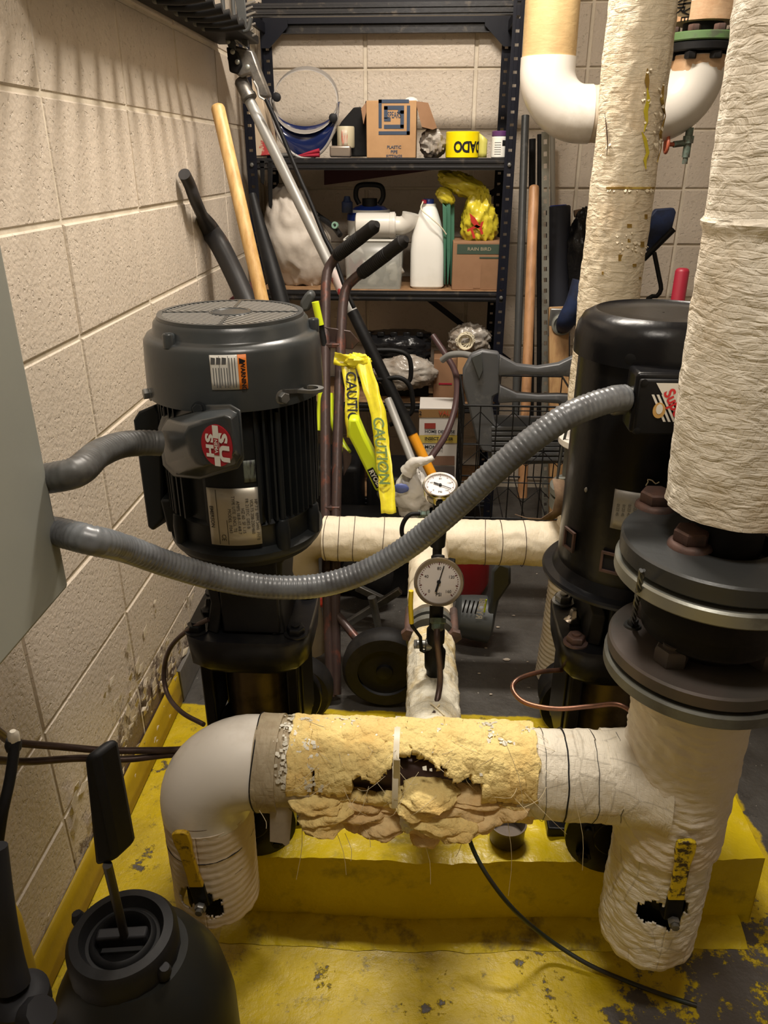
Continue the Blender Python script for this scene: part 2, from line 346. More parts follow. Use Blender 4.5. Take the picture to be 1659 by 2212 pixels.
    def grid(s, fn, nu, nv, mask=None):
        n = len(s.v)
        for i in range(nu + 1):
            for j in range(nv + 1):
                p = fn(i / nu, j / nv); s.v.append(V(p)); s.uv[len(s.v) - 1] = (i / nu * .3, j / nv * .3)
        for i in range(nu):
            for j in range(nv):
                if mask and not mask((i + .5) / nu, (j + .5) / nv): continue
                a = n + i * (nv + 1) + j; s.f.append([a, a + nv + 1, a + nv + 2, a + 1])
        return s
    def blob(s, c, rad, amp=.15, sc=3, nu=24, nv=16, rot=None, seed=0, shape=None, ridge=False):
        c = V(c); n = len(s.v); lp = []
        for i in range(nv + 1):
            th = PI * i / nv; L = []
            for j in range(nu):
                ph = 2 * PI * j / nu; d = V((math.sin(th) * math.cos(ph), math.sin(th) * math.sin(ph), math.cos(th)))
                q = d * sc + V((seed * 3.1, seed * 1.7, seed))
                f = ((.5 - abs(noise.noise(q)) * 1.7) + .5 * (.5 - abs(noise.noise(q * 2.3)) * 1.7) + .7 * noise.noise(q * .6)) * .62 if ridge else fb(q, 1, 3)
                k = 1 + amp * f
                p = V((d.x * rad[0], d.y * rad[1], d.z * rad[2])) * k
                if shape: p = shape(p, d)
                if rot is not None: p = rot @ p
                L.append(c + p)
            lp.append(L)
        return s.loops(lp, False)
    def build(s, name, mat, parent=None, bevel=0, seg=2, smooth=True, solid=0, sub=0, ang=40, center=True):
        me = bpy.data.meshes.new(name)
        if center:
            xs = [p.x for p in s.v]; ys = [p.y for p in s.v]; zs = [p.z for p in s.v]
            off = V(((min(xs) + max(xs)) / 2, (min(ys) + max(ys)) / 2, min(zs)))
        else: off = V((0, 0, 0))
        me.from_pydata([p - off for p in s.v], [], s.f)
        if s.uv:
            ul = me.uv_layers.new(name='UVMap')
            for lp in me.loops: ul.data[lp.index].uv = s.uv.get(lp.vertex_index, (0, 0))
        bm = bmesh.new(); bm.from_mesh(me)
        if solid == 0: bmesh.ops.recalc_face_normals(bm, faces=bm.faces)
        bm.to_mesh(me); bm.free()
        me.materials.append(mat)
        if smooth:
            for p in me.polygons: p.use_smooth = True
            me.set_sharp_from_angle(angle=math.radians(ang))
        o = bpy.data.objects.new(name, me); link(o, parent); OFF[o.name] = off; o.location = off
        if solid: md = o.modifiers.new('solid', 'SOLIDIFY'); md.thickness = solid; md.offset = 0
        if bevel: md = o.modifiers.new('bevel', 'BEVEL'); md.width = bevel; md.segments = seg; md.limit_method = 'ANGLE'; md.angle_limit = math.radians(35)
        if sub: md = o.modifiers.new('sub', 'SUBSURF'); md.levels = sub; md.render_levels = sub
        return o
def inst(name, src, M, parent):      # shares the mesh of src; M is its world matrix
    o = bpy.data.objects.new(name, src.data if hasattr(src, 'data') else src); link(o, parent); o.matrix_basis = M; OFF[o.name] = M.translation.copy()
    return o
def tag(o, label, cat, group=None, kind=None):
    o['label'] = label; o['category'] = cat
    if group: o['group'] = group
    if kind: o['kind'] = kind
    return o
def T(name, label, cat, loc=(0, 0, 0), group=None):
    o = bpy.data.objects.new(name, None); COL.objects.link(o); o.empty_display_size = .05; o.location = loc; OFF[o.name] = V(loc)
    return tag(o, label, cat, group)
def struct(o): o['kind'] = 'structure'; return o
TXT = {}
def tgeo(s, size, bold=.0):
    key = (s, bold)
    if key not in TXT:
        c = bpy.data.curves.new('lettering', 'FONT'); c.body = s; c.size = 1; c.align_x = 'CENTER'; c.align_y = 'CENTER'; c.offset = bold; c.resolution_u = 3
        o = bpy.data.objects.new('tmp_text', c); me = bpy.data.meshes.new_from_object(o)
        TXT[key] = ([v.co.copy() for v in me.vertices], [list(p.vertices) for p in me.polygons])
        bpy.data.objects.remove(o); bpy.data.meshes.remove(me)
    return TXT[key]
def text(s, size, fn, mat, parent, name='lettering', bold=.02, sx=1):
    vs, fs = tgeo(s, size, bold); m = MB(); m.v = [V(fn(p.x * size * sx, p.y * size)) for p in vs]; m.f = [list(f) for f in fs]
    me = bpy.data.meshes.new(name); off = sum(m.v, V((0, 0, 0))) / max(len(m.v), 1)
    me.from_pydata([p - off for p in m.v], [], m.f); me.materials.append(mat)
    o = bpy.data.objects.new(name, me); link(o, parent); o.location = off; OFF[o.name] = off; return o
def frame(o, u, v, lift=0):
    o, u, v = V(o), V(u).normalized(), V(v).normalized(); w = u.cross(v) * lift
    return lambda x, y: o + u * x + v * y + w
def cylmap(cx, cy, r, a0, z0, down=False):
    def f(x, y):
        if down: x, y = y, -x
        a = a0 + x / r; return V((cx + r * math.sin(a), cy - r * math.cos(a), z0 + y))
    return f
def cpatch(mb, cx, cy, r, a0, a1, z0, z1, n=12):
    return mb.grid(lambda u, v: (cx + r * math.sin(a0 + (a1 - a0) * u), cy - r * math.cos(a0 + (a1 - a0) * u), z0 + (z1 - z0) * v), n, 4)
def cang(p, cx, cy): return math.atan2(p.x - cx, -(p.y - cy))
def hexnut(mb, c, axis, r, h, chamfer=.15):
    mb.lathe(c, [(r * .93, 0), (r, h * .1), (r, h * .85), (r * .88, h)], 6, axis)
def rbox(name, c, d, mat, parent=None, bevel=.004, rot=None, seg=3):
    m = MB(); m.box(c, d, rot); return m.build(name, mat, parent, bevel=bevel, seg=seg)

# ================================================================ SETTING
XL, YB, XRT = -.655, 3.25, 2.1
def blockwall():
    # left wall
    w = MB(); w.box((XL - .055, 1.0, 1.3), (.1, 5.6, 2.6)); wl = struct(w.build('wall_left', MMORTAR))
    w = MB(); w.box((.75, YB + .06, 1.3), (2.9, .1, 2.6)); wb = struct(w.build('wall_back', MMORTAR))
    def bm_(lx, lz):
        m = MB(); a, b = lx / 2, lz / 2; e = .003; d = .006
        # face puffed out of the joint with a chamfer all round
        lp = [[(-a, 0, -b), (a, 0, -b), (a, 0, b), (-a, 0, b)], [(-a, -d + e, -b), (a, -d + e, -b), (a, -d + e, b), (-a, -d + e, b)],
              [(-a + e, -d, -b + e), (a - e, -d, -b + e), (a - e, -d, b - e), (-a + e, -d, b - e)]]
        m.loops(lp); o = m.build('concrete_block', MWALL, center=False, smooth=False); me = o.data; bpy.data.objects.remove(o); return me
    me = bm_(.3935, .1955)
    for r in range(0, 12):
        z = .0338 + .2032 * r + .1016 - .1016 + .1016 + 0
        for c in range(-1, 7):
            y = 1.430 + .4 * (c - 3) + .2 + .0 * c
            j = random.uniform(-.0012, .0012)
            M = Matrix.Translation((XL - .008 + j, y, z)) @ Matrix.Rotation(PI / 2, 4, 'Z') @ Matrix.Rotation(random.uniform(-.003, .003), 4, 'Z')
            if y - .2 < YB: inst('concrete_block', me, M, wl)
        for c in range(-1, 5):
            x = -.2545 - .406 * 0.5 + .406 * c + .0
            if x > 1.9: continue
            M = Matrix.Translation((x, YB + .008 + random.uniform(-.001, .001), z))
            if x - .2 > XL - .3: inst('concrete_block', me, M, wb)
    # floor, ceiling, unseen walls
    f = MB(); f.grid(lambda u, v: (-.66 + 2.8 * u, -1.6 + 4.9 * v, 0), 4, 6); f.v = f.v; o = f.build('floor', MFLOOR, solid=0); struct(o)
    c = MB(); c.box((.72, .8, 2.62), (2.9, 5.0, .06)); struct(c.build('ceiling', mk('ceiling_paint', (.55, .50, .42), .8, 0, (.45, .40, .33), 4)))
    c = MB(); c.box((XRT + .05, .8, 1.3), (.1, 5.0, 2.6)); struct(c.build('wall_right', MWALL))
    c = MB(); c.box((.72, -1.65, 1.3), (2.9, .1, 2.6)); struct(c.build('wall_front', MWALL))
    # painted bands at the foot of the left wall
    b = MB(); b.grid(lambda u, v: (XL + .004 + .004 * (1 - v), -.2 + 1.865 * u, .008 + (.095 + .004 * ns((0, u * 9, 3))) * v), 60, 3)
    b.grid(lambda u, v: (XL + .004 * v, -.2 + 1.865 * u, .103 + .004 * ns((0, u * 9, 3)) - .001 * v), 60, 1)
    struct(b.build('baseboard_left', MBASEY, solid=.002))
    b = MB(); b.box((XL + .004, 2.46, .052), (.012, 1.58, .10)); struct(b.build('trim_1', MBASEG, bevel=.002))
blockwall()
def flakes_wall():
    m = MB()
    for i in range(130):
        y = random.gauss(1.45, .22); z = abs(random.gauss(.13, .08)) + .03
        if y > 1.9: continue
        s = random.uniform(.006, .022); c = V((XL + .0015, y, z)); a = random.uniform(0, PI)
        u = V((0, math.cos(a), math.sin(a))); w = V((0, -math.sin(a), math.cos(a)))
        n = len(m.v); lift = random.uniform(.002, .009)
        m.v += [c - u * s, c + w * s * .6, c + u * s + V((lift, 0, 0)), c - w * s * .5 + V((lift * .6, 0, 0))]; m.f.append([n, n + 1, n + 2, n + 3])
    o = m.build('peeling_paint', MMORTAR, solid=.0006, smooth=False); tag(o, 'peeling paint flakes curling off the left block wall just above the yellow band', 'paint flakes', kind='stuff')
flakes_wall()

# raised yellow pad with its rough skirt
PZ = .16
def pad():
    t = T('equipment_pad', 'raised concrete equipment pad painted bright yellow under the two pumps', 'concrete pad', (.16, 1.22, 0))
    x0, x1, y0, y1 = -.36, .655, 1.035, 1.40
    m = MB(); nx, ny, nz = 70, 26, 10
    def P(u, v):       # wraps front face then top
        x = x0 + (x1 - x0) * u; e = .10
        if v < .4: z = PZ * v / .4; y = y0 - .006 * (1 - v / .4) + .05 * max(0, (x - .1)) * 0
        else: z = PZ; y = y0 + (y1 - y0) * (v - .4) / .6
        k = .0035 * fb((x * 9, y * 9, z * 9)) + (.004 * fb((x * 40, y * 40, z * 5)) if v > .38 else 0)
        y += .045 * max(0, x) / .65
        return V((x, y + (k if v < .4 else 0), z + (k if v >= .36 else 0)))
    m.grid(P, 90, 40)
    for xx in (x0, x1):
        sh = .045 * max(0, xx) / .65
        n = len(m.v); m.v += [V((xx, y0 + sh - .006, 0)), V((xx, y0 + sh, PZ)), V((xx, y1 + sh, PZ)), V((xx, y1 + sh, 0))]; m.f.append([n, n + 1, n + 2, n + 3])
    n = len(m.v); m.v += [V((x0, y1, 0)), V((x1, y1 + .045, 0)), V((x1, y1 + .045, PZ)), V((x0, y1, PZ))]; m.f.append([n, n + 1, n + 2, n + 3])
    m.build('pad_block', MPAD, t, ang=50)
    s = MB()
    def Q(u, v):
        x = -.37 + 1.0 * u; y = 1.04 - .07 * v + .045 * max(0, x) / .65 + .006 * fb((x * 12, v, 0)) * v; k = fb((x * 22, v * 3, 2)) * .004
        return V((x, y, .003 + (.013 + k) * (1 - max(0, v - .15) ** 2 * 1.6)))
    s.grid(Q, 120, 8); s.build('mortar_skirt', MPADT, t)
pad()

# ================================================================ ELECTRICAL ENCLOSURE (left edge)
c0 = at(150, 1268, X=-.45)
YF = c0.y; ZB = c0.z
t = T('electrical_enclosure', 'light grey steel electrical enclosure on the block wall at the left edge', 'electrical box', (-.55, YF - .25, ZB))
rbox('cabinet_body', (-.56, YF - .26, ZB + .40), (.17, .50, .78), MGREYBOX, t, .008)
rbox('door', (-.462, YF - .255, ZB + .40), (.024, .51, .80), MGREYBOX, t, .006)

# ================================================================ MOTORS + PUMPS
YP = 1.2
ax = at(500, 690, Y=YP); LX = ax.x
ax = at(1400, 900, Y=YP); RX = ax.x
MTX = {}
def pump(X, zt, label, side):
    t = T('centrifugal_pump', label, 'pump', (X, YP, PZ), 'vertical pumps on the yellow pad')
    m = MB()           # base casting with ports
    m.lathe((X, YP, PZ), [(.095, 0), (.095, .018), (.075, .03), (.075, .17), (.085, .18), (.085, .20)], 32)
    m.box((X, YP, PZ + .012), (.20, .18, .022))
    m.cyl((X, YP - .19, .27), (X, YP + .2, .27), .043, n=24)
    m.build('pump_base', MBLK, t, bevel=.003)
    for sy in (-1, 1):
        m = MB(); m.lathe((X, YP + sy * .165, .27), [(.05, 0), (.088, .002), (.09, .006), (.09, .02), (.086, .023), (.05, .024)], 36, (0, sy, 0))
        fl = m.build('port_flange', MBLK, t)
        for k in range(6):
            a = PI / 6 + k * PI / 3; m = MB(); p = V((X + .066 * math.cos(a), YP + sy * .19, .27 + .066 * math.sin(a)))
            hexnut(m, p, (0, sy, 0), .0135, .014); m.cyl(p, p + V((0, sy * .02, 0)), .0065, n=10); m.build('flange_bolt', MBLK, fl)
    zh = .60
    m = MB(); m.lathe((X, YP, .34), [(.062, 0), (.062, zh - .03 - .34)], 40); m.build('stainless_sleeve', MSTAIN, t)
    for sx in (-1, 1):
        for sy in (-1, 1):
            m = MB(); m.bar((X + sx * .078, YP + sy * .07, .33), (X + sx * .078, YP + sy * .07, zh - .02), .022, .022); m.build('stay_post', MBLK, t, bevel=.004)
    for sx in (-1, 1):
        m = MB(); m.box((X + sx * .088, YP, (.34 + zh) / 2), (.008, .11, zh - .36)); m.build('side_strap', MBLK, t, bevel=.002)
    # square head with rounded corners
    m = MB(); L1 = []
    for i in range(32):
        a = 2 * PI * i / 32; c, s = math.cos(a), math.sin(a); k = .112 / max((abs(c) ** 5 + abs(s) ** 5) ** .2, .1)
        L1.append(V((c * k, s * k, 0)))
    m.loops([[V((X, YP, zz)) + p * f for p in L1] for zz, f in ((zh - .075, .82), (zh - .055, .97), (zh - .006, 1), (zh, .975))])
    m.build('pump_head', MBLK, t)
    for i, (dx, dy, mt) in enumerate(((-.088, .06, MSTEEL), (-.088, -.075, MRUST), (.088, .06, MSTEEL), (.088, -.075, MRUST))):
        if X < 0: mt = MBLK
        m = MB(); p = V((X + dx, YP + dy, zh)); m.lathe(p, [(.021, 0), (.021, .003)], 20); hexnut(m, p + V((0, 0, .003)), (0, 0, 1), .016, .013); m.cyl(p + V((0, 0, .014)), p + V((0, 0, .02)), .008, n=12)
        m.build('head_bolt', mt, t)
    m = MB(); p = V((X - .082, YP - .01, zh)); m.lathe(p, [(.017, 0), (.017, .006), (.011, .010), (.008, .016), (.0065, .026), (.0045, .028)], 6); m.build('air_vent_screw', MCHROME if X > 0 else MBLK, t)
    # motor stool: two webs and a top ring
    for sx in (-1, 1):
        m = MB(); loops = []
        for zz, w, x in ((zh, .085, .07), (zh + .05, .07, .062), (zt - .03, .075, .07), (zt, .09, .09)):
            loops.append([V((X + sx * (x - .022), YP - w, zz)), V((X + sx * x, YP - w * .9, zz)), V((X + sx * x, YP + w * .9, zz)), V((X + sx * (x - .022), YP + w, zz))])
        m.loops(loops); m.build('stool_web', MBLKM, t, bevel=.003)
    m = MB(); m.box((X + .012 * side, YP - .078, (zh + zt) / 2), (.10, .012, zt - zh - .01)); m.build('coupling_guard', MBLKM, t, bevel=.003)
    m = MB(); m.lathe((X, YP, zh), [(.05, 0), (.052, .006), (.044, .012), (.044, .05), (.046, .052), (.044, .054), (.044, zt - zh)], 32); m.build('shaft_housing', MSTEEL, t)
    m = MB(); m.lathe((X, YP, zt - .016), [(.10, 0), (.118, .004), (.12, .014)], 48); m.build('stool_flange', MBLKM, t)
    return t
pump(LX, .765, 'black vertical pump under the grey finned motor on the left', 1)
pump(RX, .70, 'black vertical pump under the black smooth motor on the right, rusty head bolts', 1)

# ---- left motor (charcoal, finned, grille on top)
def motor_left():
    X, zb = LX, .765
    t = T('electric_motor', 'charcoal finned electric motor with slotted fan cover, orange warning label and round red badge', 'motor', (X, YP, zb), 'pump motors')
    z1, z2, zt = 1.020, 1.112, 1.140
    m = MB(); m.lathe((X, YP, 0), [(.127, zb), (.130, zb + .006), (.130, zb + .014), (.116, zb + .020), (.117, zb + .055), (.12, zb + .06), (.113, zb + .065), (.113, z1 + .02)], 64)
    m.build('motor_frame', MMOTORD, t, ang=30)
    # fins
    nf = 60
    m = MB(); m.box((0, 0, 0), (.0035, .016, z1 - zb - .068)); fo = m.build('cooling_fin', MMOTORD, center=False); fm = fo.data; bpy.data.objects.remove(fo)
    for i in range(nf):
        a = 2 * PI * i / nf
        if -.62 < ((a + PI) % (2 * PI) - PI) < .40: continue       # smooth flat behind the plates
        p = V((X + .1195 * math.sin(a), YP - .1195 * math.cos(a), (z1 + zb + .066) / 2))
        inst('cooling_fin', fm, Matrix.Translation(p) @ Matrix.Rotation(a, 4, 'Z'), t)
    # shroud
    m = MB(); m.lathe((X, YP, 0), [(.134, z1), (.139, z1), (.1395, z1 + .004), (.1375, z2 - .03), (.136, z2 - .008), (.131, z2), (.124, z2 + .002), (.121, z2 + .005), (.119, z2 + .018), (.114, z2 + .024), (.112, zt - .004), (.108, zt)], 80, cap=False)
    m.lathe((X, YP, 0), [(.134, z1 + .002), (.1, z1 + .004)], 80, cap=False)
    sh = m.build('fan_shroud', MMOTOR, t, ang=45)
    m = MB(); m.lathe((X, YP, 0), [(.109, zt - .02), (.02, zt - .021)], 48, cap=True); m.build('shroud_interior', MBLKM, sh)
    m = MB(); m.lathe((X, YP, 0), [(.104, zt - .004), (.104, zt + .001), (.112, zt + .001), (.113, zt - .004)], 72, cap=False)
    m.lathe((X, YP, 0), [(.032, zt - .004), (.033, zt), (.031, zt + .002), (.027, zt + .002), (.026, zt + .001)], 40)
    for k in range(4):
        a = .08 + k * PI / 2; d = V((math.cos(a), math.sin(a), 0)); c = V((X, YP, zt - .001)); m.bar(c + d * .034, c + d * .106, .0050, .004)
    m.build('grille_ring', MMOTOR, sh)
    m = MB(); c = V((X, YP, zt - .002))
    for k in range(4):                   # chevron slats in four sectors
        a0 = .08 + k * PI / 2; am = a0 + PI / 4
        for half in (0, 1):
            e = V((math.cos(a0 + half * PI / 2), math.sin(a0 + half * PI / 2), 0)); 
        e = V((math.cos(am), math.sin(am), 0)); q = V((-e.y, e.x, 0)); s0 = -.11
        for i in range(26):
            o = -.104 + i * .0083; best = []
            for j in range(240):
                s = -.106 + j * .000885; p = q * o + e * s; r = p.length; aa = (math.atan2(p.y, p.x) - a0) % (2 * PI)
                if .033 < r < .105 and aa < PI / 2: best.append(s)
            if len(best) > 4: m.bar(c + q * o + e * best[0], c + q * o + e * best[-1], .0040, .004)
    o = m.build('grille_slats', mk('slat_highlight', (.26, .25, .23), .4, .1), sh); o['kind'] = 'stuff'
    for px, py in ((369, 718), (683, 692)):
        a = cang(oncyl(px, py, X, YP, .122), X, YP); p = V((X + .127 * math.sin(a), YP - .127 * math.cos(a), z2 - .004))
        m = MB(); m.lathe(p, [(.009, 0), (.009, .018), (.0075, .02)], 20); m.lathe(p + V((0, 0, .02)), [(.0045, 0), (.0045, .0006)], 12); m.build('shroud_boss', MMOTOR, sh)
    for px, py in ((322, 850), (610, 858)):
        p = oncyl(px, py, X, YP, .139); a = cang(p, X, YP); d = V((math.sin(a), -math.cos(a), 0))
        m = MB(); m.lathe(p - d * .002, [(.0115, 0), (.0115, .002), (.009, .003)], 20, d); hexnut(m, p + d * .001, d, .0088, .008); m.build('shroud_bolt', MSTEEL, sh)
    # lifting eye, bent lug with a hole
    p = oncyl(612, 850, X, YP, .139); q = at(697, 846, Y=p.y + .03)
    m = MB(); R = .02; c = V((q.x - .018, q.y, q.z + .001)); N = 28; o1, o2 = [], []
    for i in range(N):
        a = 2 * PI * i / N; d = V((math.cos(a), math.sin(a), 0)); rr = R
        if d.x < -.2: rr = R + (abs(d.x) - .2) * .055
        o1.append(c + V((d.x * rr, d.y * min(rr, R) * .8, 0))); o2.append(c + V((d.x * .0115, d.y * .0115, 0)))
    m.loops([[p_ + V((0, 0, h)) for p_ in L] for L, h in ((o1, 0), (o1, .005), (o2, .005), (o2, 0), (o1, 0))], cap=False)
    m.bar(p + V((-.003, .0, .004)), c + V((-.02, 0, .001)), .018, .006)
    m.build('lifting_eye', MSTEEL, t)
    # warning label on the shroud
    r = .1394; A = cang(oncyl(455, 805, X, YP, r), X, YP); B = cang(oncyl(534, 805, X, YP, r), X, YP)
    ztop = oncyl(495, 767, X, YP, r).z; zbt = oncyl(495, 842, X, YP, r).z
    m = MB(); cpatch(m, X, YP, r - .0002, A, A + (B - A) * .76, zbt, ztop); wl = m.build('warning_label', MLABEL, sh, solid=.0008)
    m = MB(); cpatch(m, X, YP, r - .0002, A + (B - A) * .76, B, zbt, ztop); wo = m.build('warning_label', MORNG, sh, solid=.0008); wo['label'] = 'orange warning stripe'
    w = (B - A) * r; h = ztop - zbt
    # decals are separate sub-parts of the motor
    text('WARNING', .0088, cylmap(X, YP, r + .0008, A + (B - A) * .885, (ztop + zbt) / 2 - .006, True), MINK, t, 'warning_lettering', .03)
    m = MB(); f = cylmap(X, YP, r + .0006, A + (B - A) * .885, ztop - .009, True); n = len(m.v); m.v += [f(-.005, 0 + .0055), f(.005, .0), f(.005, .0)]; m.v[-3:] = [f(.005, -.005), f(.005, .005), f(-.004, 0)]
    m.v[-3:] = [f(0, -.0), f(0, 0), f(0, 0)]; m.v[-3:] = [f(.0045, -.0045), f(-.0045, -.0045), f(0, .005)]; m.f.append([n, n + 1, n + 2]); m.build('warning_triangle', MINK, t, smooth=False)
    m = MB()
    for i in range(9):
        f = cylmap(X, YP, r + .0006, A + (B - A) * (.08 + .075 * i), 0, False); zz = ztop - (.018 if i < 6 else .004)
        k = .003 if i % 3 else .006
        n = len(m.v); m.v += [f(-.0006, zbt + k), f(.0006, zbt + k), f(.0006, zz), f(-.0006, zz)]; m.f.append([n, n + 1, n + 2, n + 3])
        if i % 2 == 0 and i < 6:
            z0 = ztop - .013; n = len(m.v); m.v += [f(-.003, z0), f(.003, z0), f(.004, z0 + .009), f(-.002, z0 + .010)]; m.f.append([n, n + 1, n + 2, n + 3])
    for i in (2, 4):
        f = cylmap(X, YP, r + .0006, A + (B - A) * (.02 + .12 * i), 0, False); n = len(m.v); m.v += [f(-.0003, zbt + .002), f(.0003, zbt + .002), f(.0003, ztop - .001), f(-.0003, ztop - .001)]; m.f.append([n, n + 1, n + 2, n + 3])
    m.build('label_small_print', mk('grey_ink', (.10, .10, .10), .6), t, smooth=False)
    # nameplate
    r = .1215
    A = cang(oncyl(452, 1110, X, YP, r), X, YP); B = cang(oncyl(562, 1110, X, YP, r), X, YP); ztop = oncyl(505, 1055, X, YP, r).z; zbt = oncyl(505, 1178, X, YP, r).z
    m = MB(); cpatch(m, X, YP, r - .004, A - .05, B + .07, zb + .066, z1 + .004, 16); m.build('plate_flat', MMOTORD, t, solid=.008)
    r += .001
    m = MB(); cpatch(m, X, YP, r, A, B, zbt, ztop); npl = m.build('nameplate', MPLATE, t, solid=.001)
    g = mk('plate_ink', (.05, .045, .04), .5); W = B - A
    for i, s in enumerate(('HP 7.5  RPM 3490  PH 3', 'VOLTS 208-230/460', 'FR 213TC  DES B', 'HZ 60  SF 1.15', 'AMPS 18.8-17.4/8.7', 'TYPE UTE  ENCL TE', 'MODEL  F043')):
        text(s, .0072, cylmap(X, YP, r + .0012, B - W * (.07 + .085 * i), (ztop + zbt) / 2 + .006 * (i % 3 - 1), True), g, npl, bold=.0)
    text('EMERSON', .0085, cylmap(X, YP, r + .0012, A + W * .07, (ztop + zbt) / 2, True), g, npl, bold=.02)
    text('CE', .010, cylmap(X, YP, r + .0012, A + W * .27, zbt + .014, True), g, npl, bold=.01)
    m = MB()
    for fr_, za, zb_ in ((.185, zbt + .002, ztop - .002), (.36, zbt + .002, zbt + .045), (.72, ztop, ztop)):
        f = cylmap(X, YP, r + .0012, A + W * fr_, 0, False); n = len(m.v); m.v += [f(-.0005, za), f(.0005, za), f(.0005, zb_), f(-.0005, zb_)]; m.f.append([n, n + 1, n + 2, n + 3])
    m.build('plate_rule', g, npl, smooth=False)
    A = cang(oncyl(526, 1018, X, YP, .1215), X, YP); B = cang(oncyl(552, 1018, X, YP, .1215), X, YP)
    m = MB(); cpatch(m, X, YP, .1225, A, B, oncyl(540, 1040, X, YP, .12).z, oncyl(540, 993, X, YP, .12).z); m.build('barcode_sticker', mk('dusty_sticker', (.13, .15, .12), .5, 0, (.03, .03, .03), 130, .45, .55, stretch=(1, 1, .15)), t, solid=.001)
    # end lugs
    for px in (392, 615, 690):
        a = cang(oncyl(px, 1180, X, YP, .125), X, YP) if px != 690 else 1.35; p = V((X + .122 * math.sin(a), YP - .122 * math.cos(a), zb + .014))
        m = MB(); m.lathe(p, [(.011, 0), (.012, .03), (.010, .05), (.008, .052)], 18); m.build('end_lug', MMOTORD, t)
        m = MB(); m.lathe(V((X + .124 * math.sin(a), YP - .124 * math.cos(a), zb + .06)), [(.0045, 0), (.0045, z1 - zb - .07)], 12); m.build('tie_rod', MMOTORD, t)
    # junction box: domed cover with flange rim
    def Lp(pts, Y0, k): return [at(px, py, Y=Y0 + k * (430 - px)) for px, py in pts]
    base = [(341, 925), (350, 898), (420, 874), (498, 873), (520, 886), (528, 990), (515, 1012), (432, 1036), (375, 1030), (352, 1005)]
    mid = [(348, 928), (362, 906), (424, 890), (493, 884), (511, 893), (520, 985), (508, 1003), (434, 1028), (384, 1024), (360, 1000)]
    top = [(392, 936), (402, 918), (432, 908), (485, 897), (499, 903), (508, 975), (498, 988), (440, 1008), (422, 1004), (408, 985)]
    top2 = [(px + (450 - px) * .12, py + (955 - py) * .12) for px, py in top]
    m = MB(); m.loops([Lp(base, 1.080, .0006), Lp(base, 1.070, .0006), Lp(mid, 1.066, .0006), Lp(mid, 1.030, .0004), Lp(top, .986, .0003), Lp(top2, .982, .0002)])
    jb = m.build('junction_box', MMOTOR, t, sub=0, bevel=.006, seg=3)
    m = MB(); m.loops([Lp([(px * .9 + 44, py * .9 + 95) for px, py in base], 1.10, .0006), Lp([(px * .9 + 44, py * .9 + 95) for px, py in base], 1.076, .0006)]); m.build('box_neck', MMOTORD, jb)
    p = at(430, 884, Y=1.06); m = MB(); m.lathe(p, [(.011, 0), (.011, .003)], 18, (0, -1, .3)); hexnut(m, p + V((0, -.003, .001)), (0, -1, .3), .008, .006); m.build('cover_screw', MMOTORD, jb)
    # badge
    fp = Lp(top2, .982, .0002); fc = sum(fp, V()) / len(fp); w = V()
    for i in range(len(fp)): w += (fp[i] - fc).cross(fp[(i + 1) % len(fp)] - fc)
    w.normalize(); w = -w if w.y > 0 else w
    u = V((0, 0, 1)).cross(-w).normalized() * -1; u = u if u.x > 0 else -u; v = w.cross(u); v = v if v.z > 0 else -v
    rr_ = ray(470, 962); tt = (fc - CP).dot(w) / rr_.dot(w); c = CP + rr_ * tt + w * .001
    u2 = V((1, .0, 0)).normalized(); 
    m = MB(); m.loops([[c + u * .024 * math.cos(2 * PI * i / 40) + v * .0295 * math.sin(2 * PI * i / 40) + w * h for i in range(40)] for h in (-.004, .0012)])
    bd = m.build('round_badge', mk('badge_red', (.36, .012, .02), .4), jb)
    f0 = lambda x, y: c + u * x + v * y + w * .0022
    rot = lambda x, y: f0(y + .0, -x)
    m = MB(); n = 0; m.v += [f0(-.0045, -.029), f0(.0045, -.029), f0(.0045, .029), f0(-.0045, .029)]; m.f.append([0, 1, 2, 3]); m.build('badge_bar', MLABEL, jb, smooth=False)
    text('U', .034, lambda x, y: f0(.011 + x * .0 + (y) * .6, -.010 - x), MLABEL, jb, bold=.05)
    text('S', .030, lambda x, y: f0(.010 + y * .6, .012 - x), MLABEL, jb, bold=.05)
    text('H', .026, lambda x, y: f0(-.011 + y * .6, -.008 - x), MLABEL, jb, bold=.05)
    text('S', .026, lambda x, y: f0(-.011 + y * .6, .010 - x), MLABEL, jb, bold=.05)
    m = MB(); m.v += [f0(-.004, -.013) + w * .0006, f0(.004, -.013) + w * .0006, f0(.004, .011) + w * .0006, f0(-.004, .011) + w * .0006]; m.f.append([0, 1, 2, 3]); m.build('badge_panel', bpy.data.materials['badge_red'], jb, smooth=False)
    text('NEMA', .0072, lambda x, y: f0(y, -x) + w * .0012, MLABEL, jb, bold=.02)
    # side mounting foot on the left
    pts = [(286, 908), (297, 890), (332, 875), (346, 893), (352, 1120), (330, 1148), (318, 1140)]
    m = MB(); m.prism([at(px, py, Y=1.17) for px, py in pts], (0.02, .06, 0)); m.build('mounting_foot', MMOTORD, t, bevel=.004)
    m = MB(); m.prism([at(px, py, Y=1.15) for px, py in ((345, 1080), (392, 1080), (392, 1155), (362, 1150))], (0.0, .06, 0)); m.build('mounting_foot', MMOTORD, t, bevel=.004)
    return t
motor_left()

